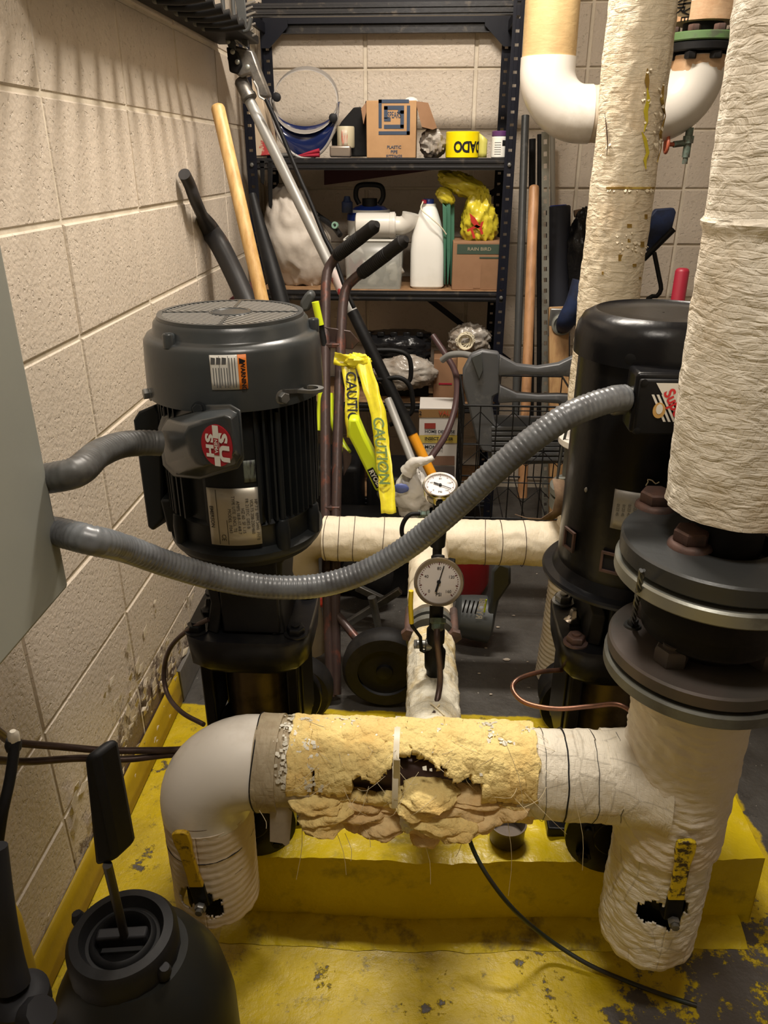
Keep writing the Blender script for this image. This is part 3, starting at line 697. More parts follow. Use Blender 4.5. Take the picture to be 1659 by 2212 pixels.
# ---- right motor (black, smooth)
def motor_right():
    X, zb = RX, .70
    t = T('electric_motor', 'black smooth-bodied electric motor with domed cap behind the thick white pipe', 'motor', (X, YP, zb), 'pump motors')
    zc = 1.085; zt = 1.150
    m = MB(); m.lathe((X, YP, 0), [(.115, zb + .018), (.118, zb + .03), (.118, zc + .01)], 72); m.build('motor_frame', MBLK, t)
    m = MB(); m.lathe((X, YP, 0), [(.123, zc), (.127, zc), (.127, zc + .025), (.124, zc + .042), (.116, zc + .056), (.104, zc + .063), (.099, zc + .065), (.095, zc + .062), (.05, zc + .061), (0.002, zc + .061)], 80, cap=False)
    m.lathe((X, YP, 0), [(.123, zc + .001), (.1, zc + .002)], 64, cap=False)
    cap = m.build('fan_cap', MBLK, t, ang=50)
    for px in (1362,):
        p = oncyl(px, 776, X, YP, .126); a = cang(p, X, YP); d = V((math.sin(a), -math.cos(a), 0)); m = MB(); m.lathe(p, [(.008, -.001), (.008, .001), (.005, .002)], 16, d); m.build('cap_screw', MBLKM, cap)
    # base ring with vent windows
    m = MB(); m.lathe((X, YP, 0), [(.135, zb), (.142, zb + .002), (.143, zb + .007), (.140, zb + .011), (.126, zb + .013), (.121, zb + .024), (.118, zb + .03)], 80, cap=False)
    m.lathe((X, YP, 0), [(.135, zb), (.06, zb)], 64, cap=False); m.build('base_ring', MBLK, t, ang=35)
    for px, py in ((1232, 1165), (1318, 1215), (1352, 1220)):
        p = oncyl(px, py, X, YP, .1195); a = cang(p, X, YP); f = cylmap(X, YP, .1205, a, p.z, False)
        m = MB()
        for (x, y, w, h) in ((0, .016, .030, .004), (0, -.016, .030, .004), (-.013, 0, .004, .032), (.013, 0, .004, .032)):
            b0 = [f(x - w / 2, y - h / 2), f(x + w / 2, y - h / 2), f(x + w / 2, y + h / 2), f(x - w / 2, y + h / 2)]; d = V((math.sin(a), -math.cos(a), 0)) * .004
            m.loops([b0, [q + d for q in b0]])
        wf = m.build('vent_window', MRUST, t); m = MB(); n = 0; m.v += [f(-.012, -.015), f(.012, -.015), f(.012, .015), f(-.012, .015)]; m.f.append([0, 1, 2, 3]); m.build('vent_opening', MINK, wf, smooth=False)
    a = -.7
    # junction box
    c = at(1440, 868, Y=1.05); w, h = .098, .086
    m = MB(); m.box((c.x, 1.062, c.z), (w, .05, h)); jb = m.build('junction_box', MBLK, t, bevel=.006, seg=3)
    m = MB(); m.box((c.x + .002, 1.034, c.z - .003), (w - .004, .008, h - .008)); m.build('box_cover', MBLKM, jb, bevel=.003)
    m = MB(); m.cyl((c.x, 1.07, c.z), (c.x, 1.12, c.z), .04); m.build('box_neck', MBLK, jb)
    for dx, dz in ((-.040, .032), (-.040, -.036)):
        m = MB(); p = V((c.x + dx, 1.030, c.z + dz)); m.lathe(p, [(.005, 0), (.0048, .0015), (.003, .002)], 16, (0, -1, 0)); m.build('cover_screw', MBLKM, jb)
    # striped label
    f = frame((at(1439, 868, Y=1.0295).x, 1.0292, at(1439, 868, Y=1.0295).z), (1, 0, 0), (0, 0, 1))
    def quad(pts, mat, nm, lift=0):
        mm = MB(); mm.v += [f(*q) + V((0, -lift, 0)) for q in pts]; mm.f.append(list(range(len(pts)))); return mm.build(nm, mat, jb, smooth=False)
    quad(((-.017, .026), (.04, .026), (.04, -.0), (.0, -.0)), MLABEL, 'maker_label', .0002)
    for k in range(7):
        x0 = -.021 + k * .0066
        quad(((x0, .010 - (k < 1) * .0), (x0 + .0035, .010), (x0 + .0035 + .021, -.028), (x0 + .021, -.028)), MLABEL, 'label_stripe', .0003)
    text('Super E', .021, lambda x, y: f(.0160 + x * .5 + y * .86, -.012 - x * .86 + y * .5) + V((0, -.001, 0)), mk('label_red', (.60, .015, .02), .4), jb, bold=.03)
    mm = MB(); mm.loops([[f(-.008 + .0085 * math.cos(2 * PI * i / 20), -.012 + .011 * math.sin(2 * PI * i / 20)) + V((0, -k, 0)) for i in range(20)] for k in (0, .0012)]); mm.build('gold_seal', mk('gold_seal', (.55, .33, .10), .4), jb)
    mm = MB(); mm.loops([[f(-.008 + .0045 * math.cos(2 * PI * i / 20), -.010 + .007 * math.sin(2 * PI * i / 20)) + V((0, -k, 0)) for i in range(20)] for k in (.001, .0018)]); mm.build('seal_centre', MLABEL, jb)
    # conduit connector
    e = V((c.x - w / 2, 1.062, c.z)); m = MB(); m.lathe(e, [(.018, 0), (.018, .006), (.021, .008), (.021, .024), (.0185, .027)], 16, (-1, -.25, -.05)); m.build('conduit_connector', MSTEEL, t)
    # nameplate
    r = .1185; A = cang(oncyl(1322, 1105, X, YP, r), X, YP); B = A + .72; za = oncyl(1360, 1062, X, YP, r).z; zc_ = oncyl(1360, 1148, X, YP, r).z
    m = MB(); cpatch(m, X, YP, r, A, B, zc_, za, 14); pl = m.build('nameplate', MPLATEG, t, solid=.001)
    g = mk('engraved_ink', (.06, .055, .05), .5)
    for i in range(9): text('0123 45 678'[: 7 + i % 4], .0062, cylmap(X, YP, r + .0012, A + .07 + .07 * i, (za + zc_) / 2, True), g, pl, bold=0)
    m = MB(); ps = [oncyl(px, py, X, YP, r + .002) for px, py in ((1395, 1049), (1400, 1041), (1399, 1036), (1409, 1038), (1416, 1045), (1424, 1041))]; m.sweep(ps, .0009, 8); m.build('stuck_thread', MTIE, t)
    m = MB(); p = oncyl(1266, 1058, X, YP, r); m.blob(p, (.0025, .002, .004), .2); m.build('paint_spot', MPLATEG, t)
motor_right()

# ================================================================ PIPES AND FLANGES (front header)
YH = .94
XR = at(1487, 1550, Y=YH).x; XLEG = at(462, 1850, Y=YH).x; ZH = at(800, 1655, Y=YH).z
XC = at(938, 1500, Z=ZH + .0).x
HD = T('discharge_header', 'front insulated pipe header with white elbow, torn yellow glass wool and two drop legs', 'insulated pipe', (0, YH, .15))
# left elbow cover (pvc)
RB = .088
ctr = V((XLEG + RB, YH, ZH - RB)); XEE = at(566, 1655, Y=YH).x; path = [V((XEE, YH, ZH)), V((XLEG + RB + .01, YH, ZH))]
for i in range(13):
    a = PI / 2 + (PI / 2) * i / 12; path.append(ctr + V((math.cos(a) * RB, 0, math.sin(a) * RB)))
path.append(V((XLEG, YH, ZH - RB - .012)))
m = MB(); m.sweep(path, .0735, 48, curved=False, cap=True, disp=lambda s, a: .0012 * ns((s * 20, a, 0)))
el = m.build('elbow_cover', MPVC, HD); el['label'] = 'glossy white moulded elbow cover'
# leg below
def leg(X, ztop, zbot, r, name, mat, wr, holepx=None, seed=0):
    def fn(u, v):
        a = 2 * PI * u; z = ztop + (zbot - ztop) * v
        rr = r + wr * fb((math.cos(a) * 3, math.sin(a) * 3, z * (11 if seed == 3 else 30) + seed)) + .0003 * math.sin(z * 420 + 3 * math.cos(a))
        if v > .94: z -= .006 * ns((a * 4, seed, 0)); rr *= 1 - (v - .94) * 2.2
        return V((X + rr * math.sin(a), YH - rr * math.cos(a), z))
    hp = [oncyl(px, py, X, YH, r) for px, py in holepx] if holepx else []
    H = [(cang(p, X, YH) , p.z) for p in hp]
    def mask(u, v):
        if not H: return True
        a = 2 * PI * u; a = (a + PI) % (2 * PI) - PI; z = ztop + (zbot - ztop) * v
        for ha, hz in H:
            if ((a - ha) * r / .016) ** 2 + ((z - hz) / .022) ** 2 < 1 + .9 * ns((a * 14, z * 60, 1)): return False
        return True
    m = MB(); m.grid(fn, 150, 170, mask)
    for i in list(m.uv): uu, vv = m.uv[i]; m.uv[i] = (abs(uu / .3 - .5) * 2 * PI * r, vv / .3 * (ztop - zbot))
    return m.build(name, mat, HD, solid=.003, ang=60)
zb_l = .165
leg(XLEG, ZH - RB - .005, zb_l, .0715, 'leg_lagging', MCANVL, .0012, [(420, 1935), (440, 1945), (462, 1962), (405, 1940)], 3)
m = MB(); m.sweep([V((XLEG, YH, ZH - RB)), V((XLEG, YH, zb_l + .012))], .052, 28, curved=False); m.build('bare_pipe', MBLKM, HD)
# seams round the leg
for py in (1742, 1822, 1868):
    p = oncyl(520, py, XLEG, YH, .072); q = oncyl(380, py + 20, XLEG, YH, .072)
    m = MB(); m.sweep([V((XLEG + .0725 * math.sin(a), YH - .0725 * math.cos(a), p.z - .012 + .003 * math.sin(a) + .0008 * ns((a * 9, py, 0)))) for a in [2 * PI * i / 48 for i in range(49)]], .0007 if py != 1822 else .0012, 6, curved=False)
    m.build('seam', MINK if py == 1822 else MCOPPERD, HD)
# white torn edge of leg left
# right vertical: tee body
def wavy(amp, ring=0, sc=25, seed=0): return lambda s, a: amp * fb((math.cos(a) * 2.2, math.sin(a) * 2.2, s * sc + seed)) + ring * math.sin(s * 330 + 2 * math.sin(a * 2 + s * 9))
zfl = .672
m = MB(); m.sweep([V((XR, YH, zfl)), V((XR, YH, ZH - .11))], .083, 120, disp=lambda s, a: .0016 * fb((math.cos(a) * 2, math.sin(a) * 2, s * 18)) + .0042 * min(1, s / .09) * abs(ns((math.cos(a) * 1.3 + 4, math.sin(a) * 1.3, s * 85 + 2 * math.sin(a * 2)))) + .002 * fb((math.cos(a) * 5, math.sin(a) * 5, s * 60)), curved=False, step=.0025); m.build('tee_lagging', MCANVW, HD)
leg(XR, ZH - .06, .125, .0775, 'leg_lagging', MCANVC, .003, [(1410, 1965), (1432, 1985), (1455, 1990), (1468, 1965), (1395, 1972)], 8)
m = MB(); m.sweep([V((XR, YH, ZH - .1)), V((XR, YH, .138))], .054, 28, curved=False); m.build('bare_pipe', MBLKM, HD)
for X in (XLEG, XR):      # stub from leg foot back into the pump port
    m = MB(); m.sweep([V((X, YH, .27)), V((X + ((LX if X == XLEG else RX) - X) * .7, 1.0, .27)), V((LX if X == XLEG else RX, 1.012, .27))], .04, 24); m.build('branch_pipe', MBLK, HD)
# header jacket right of the wool
xa = at(1150, 1655, Y=YH).x; xw0 = at(642, 1655, Y=YH).x; xel = XEE
m = MB(); m.sweep([V((xa - .03, YH, ZH)), V((XR - .02, YH, ZH))], lambda t: .069 + .006 * max(0, t - .72) / .28, 72, disp=wavy(.0025, .0003, 22, 5), curved=False, step=.004); m.build('header_lagging', MCANVC, HD)
m = MB(); m.sweep([V((XR - .115, YH, ZH)), V((XR - .06, YH, ZH)), V((XR - .03, YH, ZH))], lambda t: .070 + .018 * t * t, 64, disp=wavy(.003, 0, 30, 9), curved=False, step=.004); m.build('tee_patch', MCANVC, HD)
for px, rr in ((1213, .0012), (1276, .0005), (1330, .0004), (1168, .0004)):
    x = at(px, 1655, Y=YH).x; m = MB(); m.sweep([V((x + .004 * ns((a * 1.5, px, 0)) + .002 * ns((a * 9, px, 0)), YH - .0705 * math.sin(a), ZH + .0705 * math.cos(a))) for a in [2 * PI * i / 40 for i in range(41)]], rr, 6, curved=False); m.build('seam', MINK, HD)
# collars left
m = MB(); m.sweep([V((xel - .002, YH, ZH)), V((xel + .034, YH, ZH))], .0765, 64, disp=wavy(.0015, 0, 40, 2), curved=False, step=.004); m.build('collar_band', MCOLLAR, HD)
m = MB(); m.sweep([V((xel + .032, YH, ZH)), V((xw0 + .03, YH, ZH))], .0715, 64, disp=wavy(.002, 0, 40, 3), curved=False, step=.004); m.build('collar_band', MCOLLAR, HD)
m = MB(); m.sweep([V((xel - .001 + .002 * math.sin(3 * a), YH - .0765 * math.sin(a), ZH + .0765 * math.cos(a))) for a in [2 * PI * i / 40 for i in range(41)]], .0011, 6, curved=False); m.build('seam', MINK, HD)
# glass wool shell with the hole
hx0, hx1 = at(775, 1665, Y=YH).x, at(1035, 1665, Y=YH).x
def wool(u, v):
    x = xw0 - .005 + (xa + .005 - xw0) * u; a = -PI + 2 * PI * v
    n1 = fb((x * 22, math.cos(a) * 2, math.sin(a) * 2), 1, 5); n2 = fb((x * 70, a * 6, 4), 1, 4)
    rr = .0680 + .0055 * n1 + .0022 * n2
    if 1.15 < a < 2.6: rr -= .010 * math.sin((a - 1.15) / 1.45 * PI)
    return V((x, YH - rr * math.sin(a), ZH + rr * math.cos(a)))
def wmask(u, v):
    x = xw0 + (xa - xw0) * u; a = -PI + 2 * PI * v; w = ns((x * 60, a * 5, 7)) * .16 + ns((x * 160, a * 9, 3)) * .08
    if hx0 < x < hx1:
        f = (x - hx0) / (hx1 - hx0); top = .92 - .45 * max(0, 1 - abs(f - .45) / .28) + (.0 if f > .3 else .12) + (0.12 if f > .78 else 0)
        if top + w < a < 1.52 + w * .3: return False
    if at(690, 1700, Y=YH).x < x < at(1150, 1700, Y=YH).x and 1.46 + w * .4 < a < 1.60 + w * .3: return False
    if abs(x - at(697, 1660, Y=YH).x) < .002 and 0.95 < a < 1.5: return False
    return True
m = MB(); m.grid(wool, 200, 110, wmask); m.build('glass_wool', MWOOL, HD, solid=.018, ang=80)
m = MB(); m.sweep([V((xw0 - .05, YH, ZH)), V((xa + .08, YH, ZH))], .042, 32, curved=False); m.build('bare_pipe', mk('old_copper_pipe', (.075, .045, .04), .35, .5, (.02, .022, .024), 12, .45, .6, bump=.15, bs=60), HD)
# hanging wool layers
spots = [(690, 1722, .045, .012, 0), (765, 1722, .05, .012, .1), (850, 1716, .06, .010, 0), (925, 1712, .05, .010, 0), (1010, 1712, .06, .011, .0), (1085, 1715, .05, .012, 0),
         (700, 1748, .045, .014, -.2), (760, 1738, .06, .013, .1), (835, 1745, .045, .015, .05), (900, 1735, .045, .012, .1), (975, 1742, .062, .020, .05), (1055, 1738, .05, .017, -.15),
         (700, 1766, .035, .013, .1), (830, 1772, .04, .013, -.1), (905, 1768, .03, .014, .3), (960, 1768, .05, .014, .0), (1030, 1762, .045, .014, -.3), (925, 1790, .032, .019, -.3), (985, 1782, .04, .010, -.1), (1100, 1735, .03, .012, -.4), (775, 1764, .03, .010, .2)]
for i, (px, py, rx, rz, tl) in enumerate(spots):
    c = at(px, py, Y=YH - .058 + .012 * (i % 3) - (py - 1712) * .00022)
    R_ = Matrix.Rotation(tl, 3, 'Y') @ Matrix.Rotation(.25 + .15 * ns((i * 3.3, 0, 0)), 3, 'X')
    m = MB(); m.blob(c, (rx * .95, .030, rz * .95), .34, 1.5, 34, 22, R_, seed=i * 1.7); m.build('insulation_clump', MWOOLP if i % 3 else MWOOL, HD, ang=80)
c = at(880, 1772, Y=YH - .07); m = MB(); m.blob(c, (.012, .012, .022), .4, 3, seed=4); m.build('foil_scrap', MFOIL, HD, smooth=False)
# white and foil scales on the wool
m = MB()
for i in range(900):
    zone = random.random()
    if zone < .42: px = random.gauss(655, 20); a = random.uniform(-.6, 1.35)
    elif zone < .62: px = random.uniform(620, 1000); a = random.uniform(-.6, .1)
    elif zone < .86: px = random.gauss(1085, 45); a = random.uniform(-.6, .55)
    else: px = random.uniform(620, 1150); a = random.uniform(-.5, .9)
    x = at(px, 1655, Y=YH).x; s = random.uniform(.0015, .0048)
    if x > xa or x < xel: continue
    r = .0735 + random.uniform(0, .0025); c = V((x, YH - r * math.sin(a), ZH + r * math.cos(a))); nrm = V((random.uniform(-.25, .25), -math.sin(a) + random.uniform(-.2, .2), math.cos(a))).normalized(); u = nrm.orthogonal().normalized(); w = nrm.cross(u)
    n = len(m.v); k = random.choice((4, 5)); m.v += [c + (u * math.cos(2 * PI * j / k) + w * math.sin(2 * PI * j / k)) * s * random.uniform(.6, 1.2) for j in range(k)]; m.f.append([n + j for j in range(k)])
o = m.build('jacket_scales', MFOIL, HD, solid=.0006, smooth=False); o['kind'] = 'stuff'
# loose glass fibres
m = MB()
for i in range(46):
    px = random.uniform(640, 1150); a = random.uniform(-.4, 1.5); x = at(px, 1655, Y=YH).x; r = .075
    p = V((x, YH - r * math.sin(a), ZH + r * math.cos(a))); L = random.uniform(.05, .11); sg = random.choice((-1, 1)); q = p + V((sg * L * random.uniform(.2, .8), -.012, -L * random.uniform(.1, .7)))
    mid = (p + q) / 2 + V((random.uniform(-.01, .01), -.016, random.uniform(-.004, .014))); m.sweep([p, mid, q], .00035, 4, step=.012)
for (x0, y0, x1, y1) in ((720, 1780, 748, 1890), (1095, 1760, 1098, 1935), (910, 1800, 930, 1910), (1240, 1720, 1258, 1880), (650, 1740, 640, 1900), (990, 1790, 985, 1850), (1090, 1600, 1130, 1740), (560, 1750, 575, 1790), (1180, 1700, 1130, 1745), (700, 1570, 660, 1555), (780, 1780, 800, 1830), (745, 1800, 758, 1860)):
    p = at(x0, y0, Y=.87); q = at(x1, y1, Y=.85); m.sweep([p, (p + q) / 2 + V((.006, -.004, 0)), q], .00045, 4, step=.02)
o = m.build('glass_fibres', MFIBRE, HD); o['kind'] = 'stuff'
# nylon tie
x = at(857, 1655, Y=YH).x; m = MB(); m.lathe((x - .004, YH, ZH), [(.0765, 0), (.0785, .0), (.0785, .009), (.0765, .009)], 64, (1, 0, 0), cap=False)
m.f = [f for f in m.f if not any((m.v[i].z < ZH - .01) for i in f)]; m.build('nylon_tie', MTIE, HD)
m = MB(); m.bar(at(857, 1640, Y=YH - .074), at(857, 1697, Y=YH - .062), .010, .003, (0, 1, 0)); m.build('nylon_tie', MTIE, HD, bevel=.001)
# paper flap hanging at left
pts = [(583, 1748), (604, 1735), (614, 1735), (631, 1755), (625, 1822), (617, 1828), (610, 1822), (583, 1818)]
m = MB(); m.prism([at(px, py, Y=.875) for px, py in pts], (0, .002, 0)); m.build('hanging_paper', MPAPER, HD)
# lever valve in each leg
def lever(name, top, bot, w, mat, label, Y0, X):
    t = T('lever_valve', label, 'valve', at(*bot, Y=Y0), None)
    a, b = at(*top, Y=Y0 - .012), at(*bot, Y=Y0); mid = a.lerp(b, .62)
    m = MB(); d = (b - a).normalized(); sd = V((1, 0, 0)) - d * d.x; sd.normalize(); fwd = V((0, -.004, 0)); L = []
    for k, ww in ((0, .55), (.03, 1.05), (.14, 1.1), (.3, .85), (.6, .82), (.74, .95), (.76, .9)):
        c = a.lerp(b, k); h = w * ww * .5; L.append([c - sd * h + fwd, c + sd * h + fwd, c + sd * h - fwd, c - sd * h - fwd])
    m.loops(L); m.build('grip', mat, t, bevel=.002)
    m = MB(); m.bar(a.lerp(b, .73), b + (b - a).normalized() * .006, w * .95, .006, (0, 1, 0)); m.build('lever_arm', MBLKM, t, bevel=.001)
    m = MB(); p = b + V((0, -.002, 0)); m.lathe(p + V((0, .05, 0)), [(.027, 0), (.027, .02), (.016, .03), (.016, .045)], 24, (0, -1, 0)); m.build('valve_body', MBLKM, t)
    m = MB(); hexnut(m, p + V((0, -.004, -.002)), (0, -1, 0), .0095, .009); m.cyl(p + V((0, -.01, -.002)), p + V((0, -.019, -.002)), .0058, n=16); m.build('stem_nut', MSTEEL, t)
    return t
lever('l', (388, 1795), (436, 1948), .026, MYEL2, 'dirty yellow lever handle of the valve in the left drop leg', YH - .078, XLEG)
lever('r', (1484, 1814), (1452, 1978), .027, MYEL, 'worn bright yellow lever handle of the valve in the right drop leg', YH - .084, XR)

# ================================================================ EXPANSION JOINT + BIG RISER (right)
ZT = at(1568, 1165, Y=YH).z; ZL = at(1518, 1385, Y=YH).z
EJ = T('expansion_joint', 'black rubber expansion joint between rusty bolted flanges at the right', 'pipe fitting', (XR, YH, .67))
def ring(name, z0, z1, r, ri, mat, par, X=XR, Y=YH, n=80, ev=.003):
    m = MB(); m.lathe((X, Y, 0), [(ri, z0), (r - ev, z0), (r, z0 + ev), (r, z1 - ev), (r - ev, z1), (ri, z1), (ri, z0)], n, cap=False); return m.build(name, mat, par, ang=30)
ring('upper_flange', ZT - .028, ZT, .133, .06, MDKFL, EJ)
ring('backing_ring', ZT - .056, ZT - .034, .137, .06, MSILVER, EJ)
ring('lower_flange', ZL - .022, ZL, .131, .05, MBRFL, EJ)
ring('lower_flange', ZL - .048, ZL - .027, .134, .05, MGREYFL, EJ)
m = MB(); zb, zt = ZL - .002, ZT - .055; h = zt - zb
m.lathe((XR, YH, 0), [(.060, zb), (.062, zb + .010), (.070, zb + .018), (.084, zb + .022), (.090, zb + .028), (.088, zb + .034), (.0905, zb + .04), (.089, zb + .046), (.092, zb + .06), (.094, zb + h * .5), (.092, zb + h * .72), (.084, zb + h * .8), (.080, zb + h * .88), (.080, zt)], 64); m.build('rubber_bellows', MRUBBER, EJ, ang=50)
m = MB(); m.lathe((XR, YH, 0), [(.046, ZT - .01), (.046, ZT + .045)], 48); m.build('flange_neck', MBLKM, EJ)
for px, py in ((1490, 1163), (1415, 1078)):
    p = at(px, py + 16, Z=ZT); m = MB(); m.lathe(p, [(.029, 0), (.028, .004), (.025, .007), (.022, .008)], 24); hexnut(m, p + V((0, 0, .008)), (0, 0, 1), .0235, .017); m.build('flange_bolt', MRUST, EJ)
for a in (-.1, .7, 1.5, 2.3, 3.0):
    p = V((XR + .108 * math.sin(a), YH - .108 * math.cos(a), ZT))
    if a in (1.5, 2.3, 3.0): m = MB(); m.lathe(p, [(.028, 0), (.027, .006)], 20); hexnut(m, p + V((0, 0, .006)), (0, 0, 1), .0235, .017); m.build('flange_bolt', MRUST, EJ)
for px, py in ((1448, 1408), (1408, 1312), (1652, 1415)):
    p = at(px, py + 20, Z=ZL); m = MB(); hexnut(m, p, (0, 0, 1), .0235, .024); m.cyl(p + V((0, 0, .02)), p + V((0, 0, .029)), .0135, n=20); m.build('flange_nut', MBRFL, EJ)
    p2 = V((p.x, p.y, ZL - .048)); m = MB(); m.lathe(p2, [(.02, -.012), (.024, -.006), (.024, 0)], 6); m.build('flange_nut', MDKFL, EJ)
p = at(1474, 1262, Z=ZT - .058); m = MB(); m.lathe(p, [(.018, -.014), (.024, -.010), (.024, 0)], 24); m.build('bolt_head', MGREYFL, EJ)
# twisted tie cable
a, b = at(1387, 1232, Y=YH - .105), at(1366, 1352, Z=ZL)
m = MB()
for k in range(3):
    m.sweep([a.lerp(b, i / 40) + V((.0022 * math.cos(i * .55 + k * 2.1), .0022 * math.sin(i * .55 + k * 2.1), 0)) for i in range(41)], .0022, 6, curved=False)
m.lathe(b, [(.013, 0), (.012, .003)], 16); hexnut(m, b + V((0, 0, .003)), (0, 0, 1), .008, .008); m.build('grounding_cable', MDKFL, EJ)

BR = T('riser_pipe', 'thick white cloth-lagged riser pipe rising from the flanges at the right edge', 'insulated pipe', (XR, YH, ZT + .02))
m = MB(); m.sweep([V((XR, YH, ZT + .050)), V((XR + .004, YH, 2.45))], lambda t: .084 + .019 * min(1, t * 2.0), 96, disp=lambda s, a: .0035 * fb((math.cos(a) * 1.6, math.sin(a) * 1.6, s * 7 + 3)) + .0016 * fb((math.cos(a) * 6, math.sin(a) * 6, s * 40)) + (.005 * math.exp(-((s - .344) / .004) ** 2)), curved=False, step=.005); m.build('riser_lagging', jacket('thick_white_lagging', (.84, .78, .66), (.66, .50, .30), .5, .80, 3.2, 130, .9, .006), BR)
m = MB(); m.cyl((XR, YH, ZT + .0), (XR, YH, ZT + .065), .045, n=40); m.build('bare_pipe', MBLKM, BR)

# ================================================================ CROSS PIPE, BACK HEADER
YK = 1.85; ZK = at(800, 1165, Y=YK).z; zc_ = (ZH + ZK) / 2
def cp(Y): return V((XC + (Y - YH) * (at(925, 1180, Y=YK).x - XC) / (YK - YH) * 1.0, Y, ZH + (ZK - ZH) * (Y - YH) / (YK - YH)))
CRP = T('crossover_pipe', 'blotchy cream insulated crossover pipe running back under the two gauges', 'insulated pipe', cp(1.3))
m = MB(); m.sweep([cp(YH + .02), cp(1.315)], lambda t: .0475 + .016 * max(0, .16 - t) / .16, 64, disp=lambda s, a: .0028 * fb((math.cos(a) * 2.5, math.sin(a) * 2.5, s * 28)) + .0012 * fb((math.cos(a) * 8, math.sin(a) * 8, s * 90)) - (.01 * max(0, (s - .345) / .03) ** 2 if s > .345 else 0), curved=False, step=.004); m.build('pipe_lagging', MMIDDLE, CRP)
m = MB(); m.sweep([cp(1.40), cp(YK - .02)], lambda t: .05 + .01 * max(0, t - .85) / .15, 48, disp=wavy(.003, 0, 25, 4), curved=False, step=.005); m.build('pipe_lagging', MCANV, CRP)
m = MB(); m.sweep([cp(1.25), cp(1.45)], .03, 24, curved=False); m.build('bare_pipe', MRUST, CRP)
for Y in (1.345, 1.375): m = MB(); m.lathe(cp(Y), [(.03, -.008), (.052, -.008), (.052, .008), (.03, .008)], 32, (0, 1, 0)); m.build('union_flange', MGREYFL, CRP)
for dx in (-.047, .047): m = MB(); p = cp(1.325) + V((dx, 0, .022)); m.cyl(p, p + V((0, .09, 0)), .009, n=12); hexnut(m, p - V((0, .012, 0)), (0, 1, 0), .015, .013); m.build('union_bolt', MRUST, CRP)
BH = T('suction_header', 'cream insulated suction header running across behind both pumps', 'insulated pipe', (0, YK, .3))
xl = at(700, 1165, Y=YK).x; xr = at(1250, 1165, Y=YK).x
m = MB(); m.sweep([V((xl, YK, ZK)), V((xr, YK, ZK))], .060, 56, disp=wavy(.003, .0003, 18, 6), curved=False, step=.006); m.build('header_lagging', MCANV, BH)
for px in (706, 735, 767, 1046, 1080, 830, 1130):
    x = at(px, 1165, Y=YK).x; m = MB(); m.sweep([V((x + .002 * math.sin(a * 2 + px), YK - .062 * math.sin(a), ZK + .062 * math.cos(a))) for a in [2 * PI * i / 36 for i in range(37)]], .0009, 6, curved=False); m.build('seam', MCOPPERD, BH)
m = MB(); c = V((xl, YK, ZK - .07)); m.sweep([V((xl + .02, YK, ZK))] + [c + V((-math.sin(b) * .07, 0, math.cos(b) * .07)) for b in [PI / 2 * i / 8 for i in range(9)]] + [V((xl - .07, YK, ZK - .22)), V((xl - .05, YK, ZK - .36))], .052, 40, disp=wavy(.001, 0, 10), curved=False); m.build('elbow_cover', mk('aged_pvc', (.42, .35, .23), .4, 0, (.34, .27, .17), 5), BH)

# middle riser with flexible joint behind the right motor
p0 = at(1390, 10, Y=YK); X2 = p0.x
MR = T('riser_pipe', 'cracked cream lagged riser pipe standing behind the black motor', 'insulated pipe', (X2, YK, .9))
def torn(s, a):
    z = s; d = .0018 * fb((math.cos(a) * 5, math.sin(a) * 5, s * 30)) + .003 * fb((math.cos(a) * 1.6, math.sin(a) * 1.6, s * 6))
    return d
zj = at(1290, 900, Y=YK).z
m = MB(); m.sweep([V((X2, YK, zj)), V((X2, YK, 2.45))], .0675, 88, disp=torn, curved=False, step=.0045)
m.build('riser_lagging', jacket('cracked_riser_lagging', (.76, .67, .51), (.58, .43, .25), .5, .74, 5, 140, .9, .006, cr=.12), MR)
# torn strips baring yellow insulation
def tear(pxs, w, X, Y, r, par, mat=None):
    m = MB(); L = []
    for i, (px, py) in enumerate(pxs):
        p = oncyl(px, py, X, Y, r + .002); a = cang(p, X, Y); ww = w * (1 + .8 * ns((i * 1.7, px, 0))) if 0 < i < len(pxs) - 1 else w * .2
        L.append([cylmap(X, Y, r + .0035, a, p.z)(-ww, 0), cylmap(X, Y, r + .0045, a, p.z)(ww, 0)])
    m.loops(L, cap=False, close=False); return m.build('torn_gap', mat or MWOOL, par, solid=.001, smooth=False)
MWD = mk('dark_gap', (.28, .17, .03), .9, 0, (.55, .40, .08), 20, .5, .6)
tear([(1398, 148), (1397, 175), (1399, 195)], .004, X2, YK, .067, MR, MWD)
tear([(1397, 190), (1400, 215), (1394, 240), (1396, 262), (1390, 285)], .0032, X2, YK, .067, MR, MBAGY)
tear([(1386, 285), (1392, 300), (1398, 330), (1392, 345), (1394, 365)], .0035, X2, YK, .067, MR, MBAGY)
tear([(1432, 180), (1428, 215), (1436, 250), (1425, 290), (1427, 320), (1418, 350)], .005, X2, YK, .067, MR, MWD)
tear([(1308, 245), (1312, 280), (1314, 310), (1312, 335)], .0015, X2, YK, .067, MR, MCOPPERD)
tear([(1308, 408), (1320, 406), (1345, 407), (1380, 408), (1408, 408)], .0022, X2, YK, .067, MR, MBAGY) if False else None
m = MB()
for px in range(1310, 1412, 6):
    a = oncyl(px, 406 + 1.5 * ns((px * .2, 0, 0)), X2, YK, .069); b = oncyl(px + 7, 406, X2, YK, .069); m.bar(a, b, .003, .004)
g = m.build('torn_gap', MWD, MR)
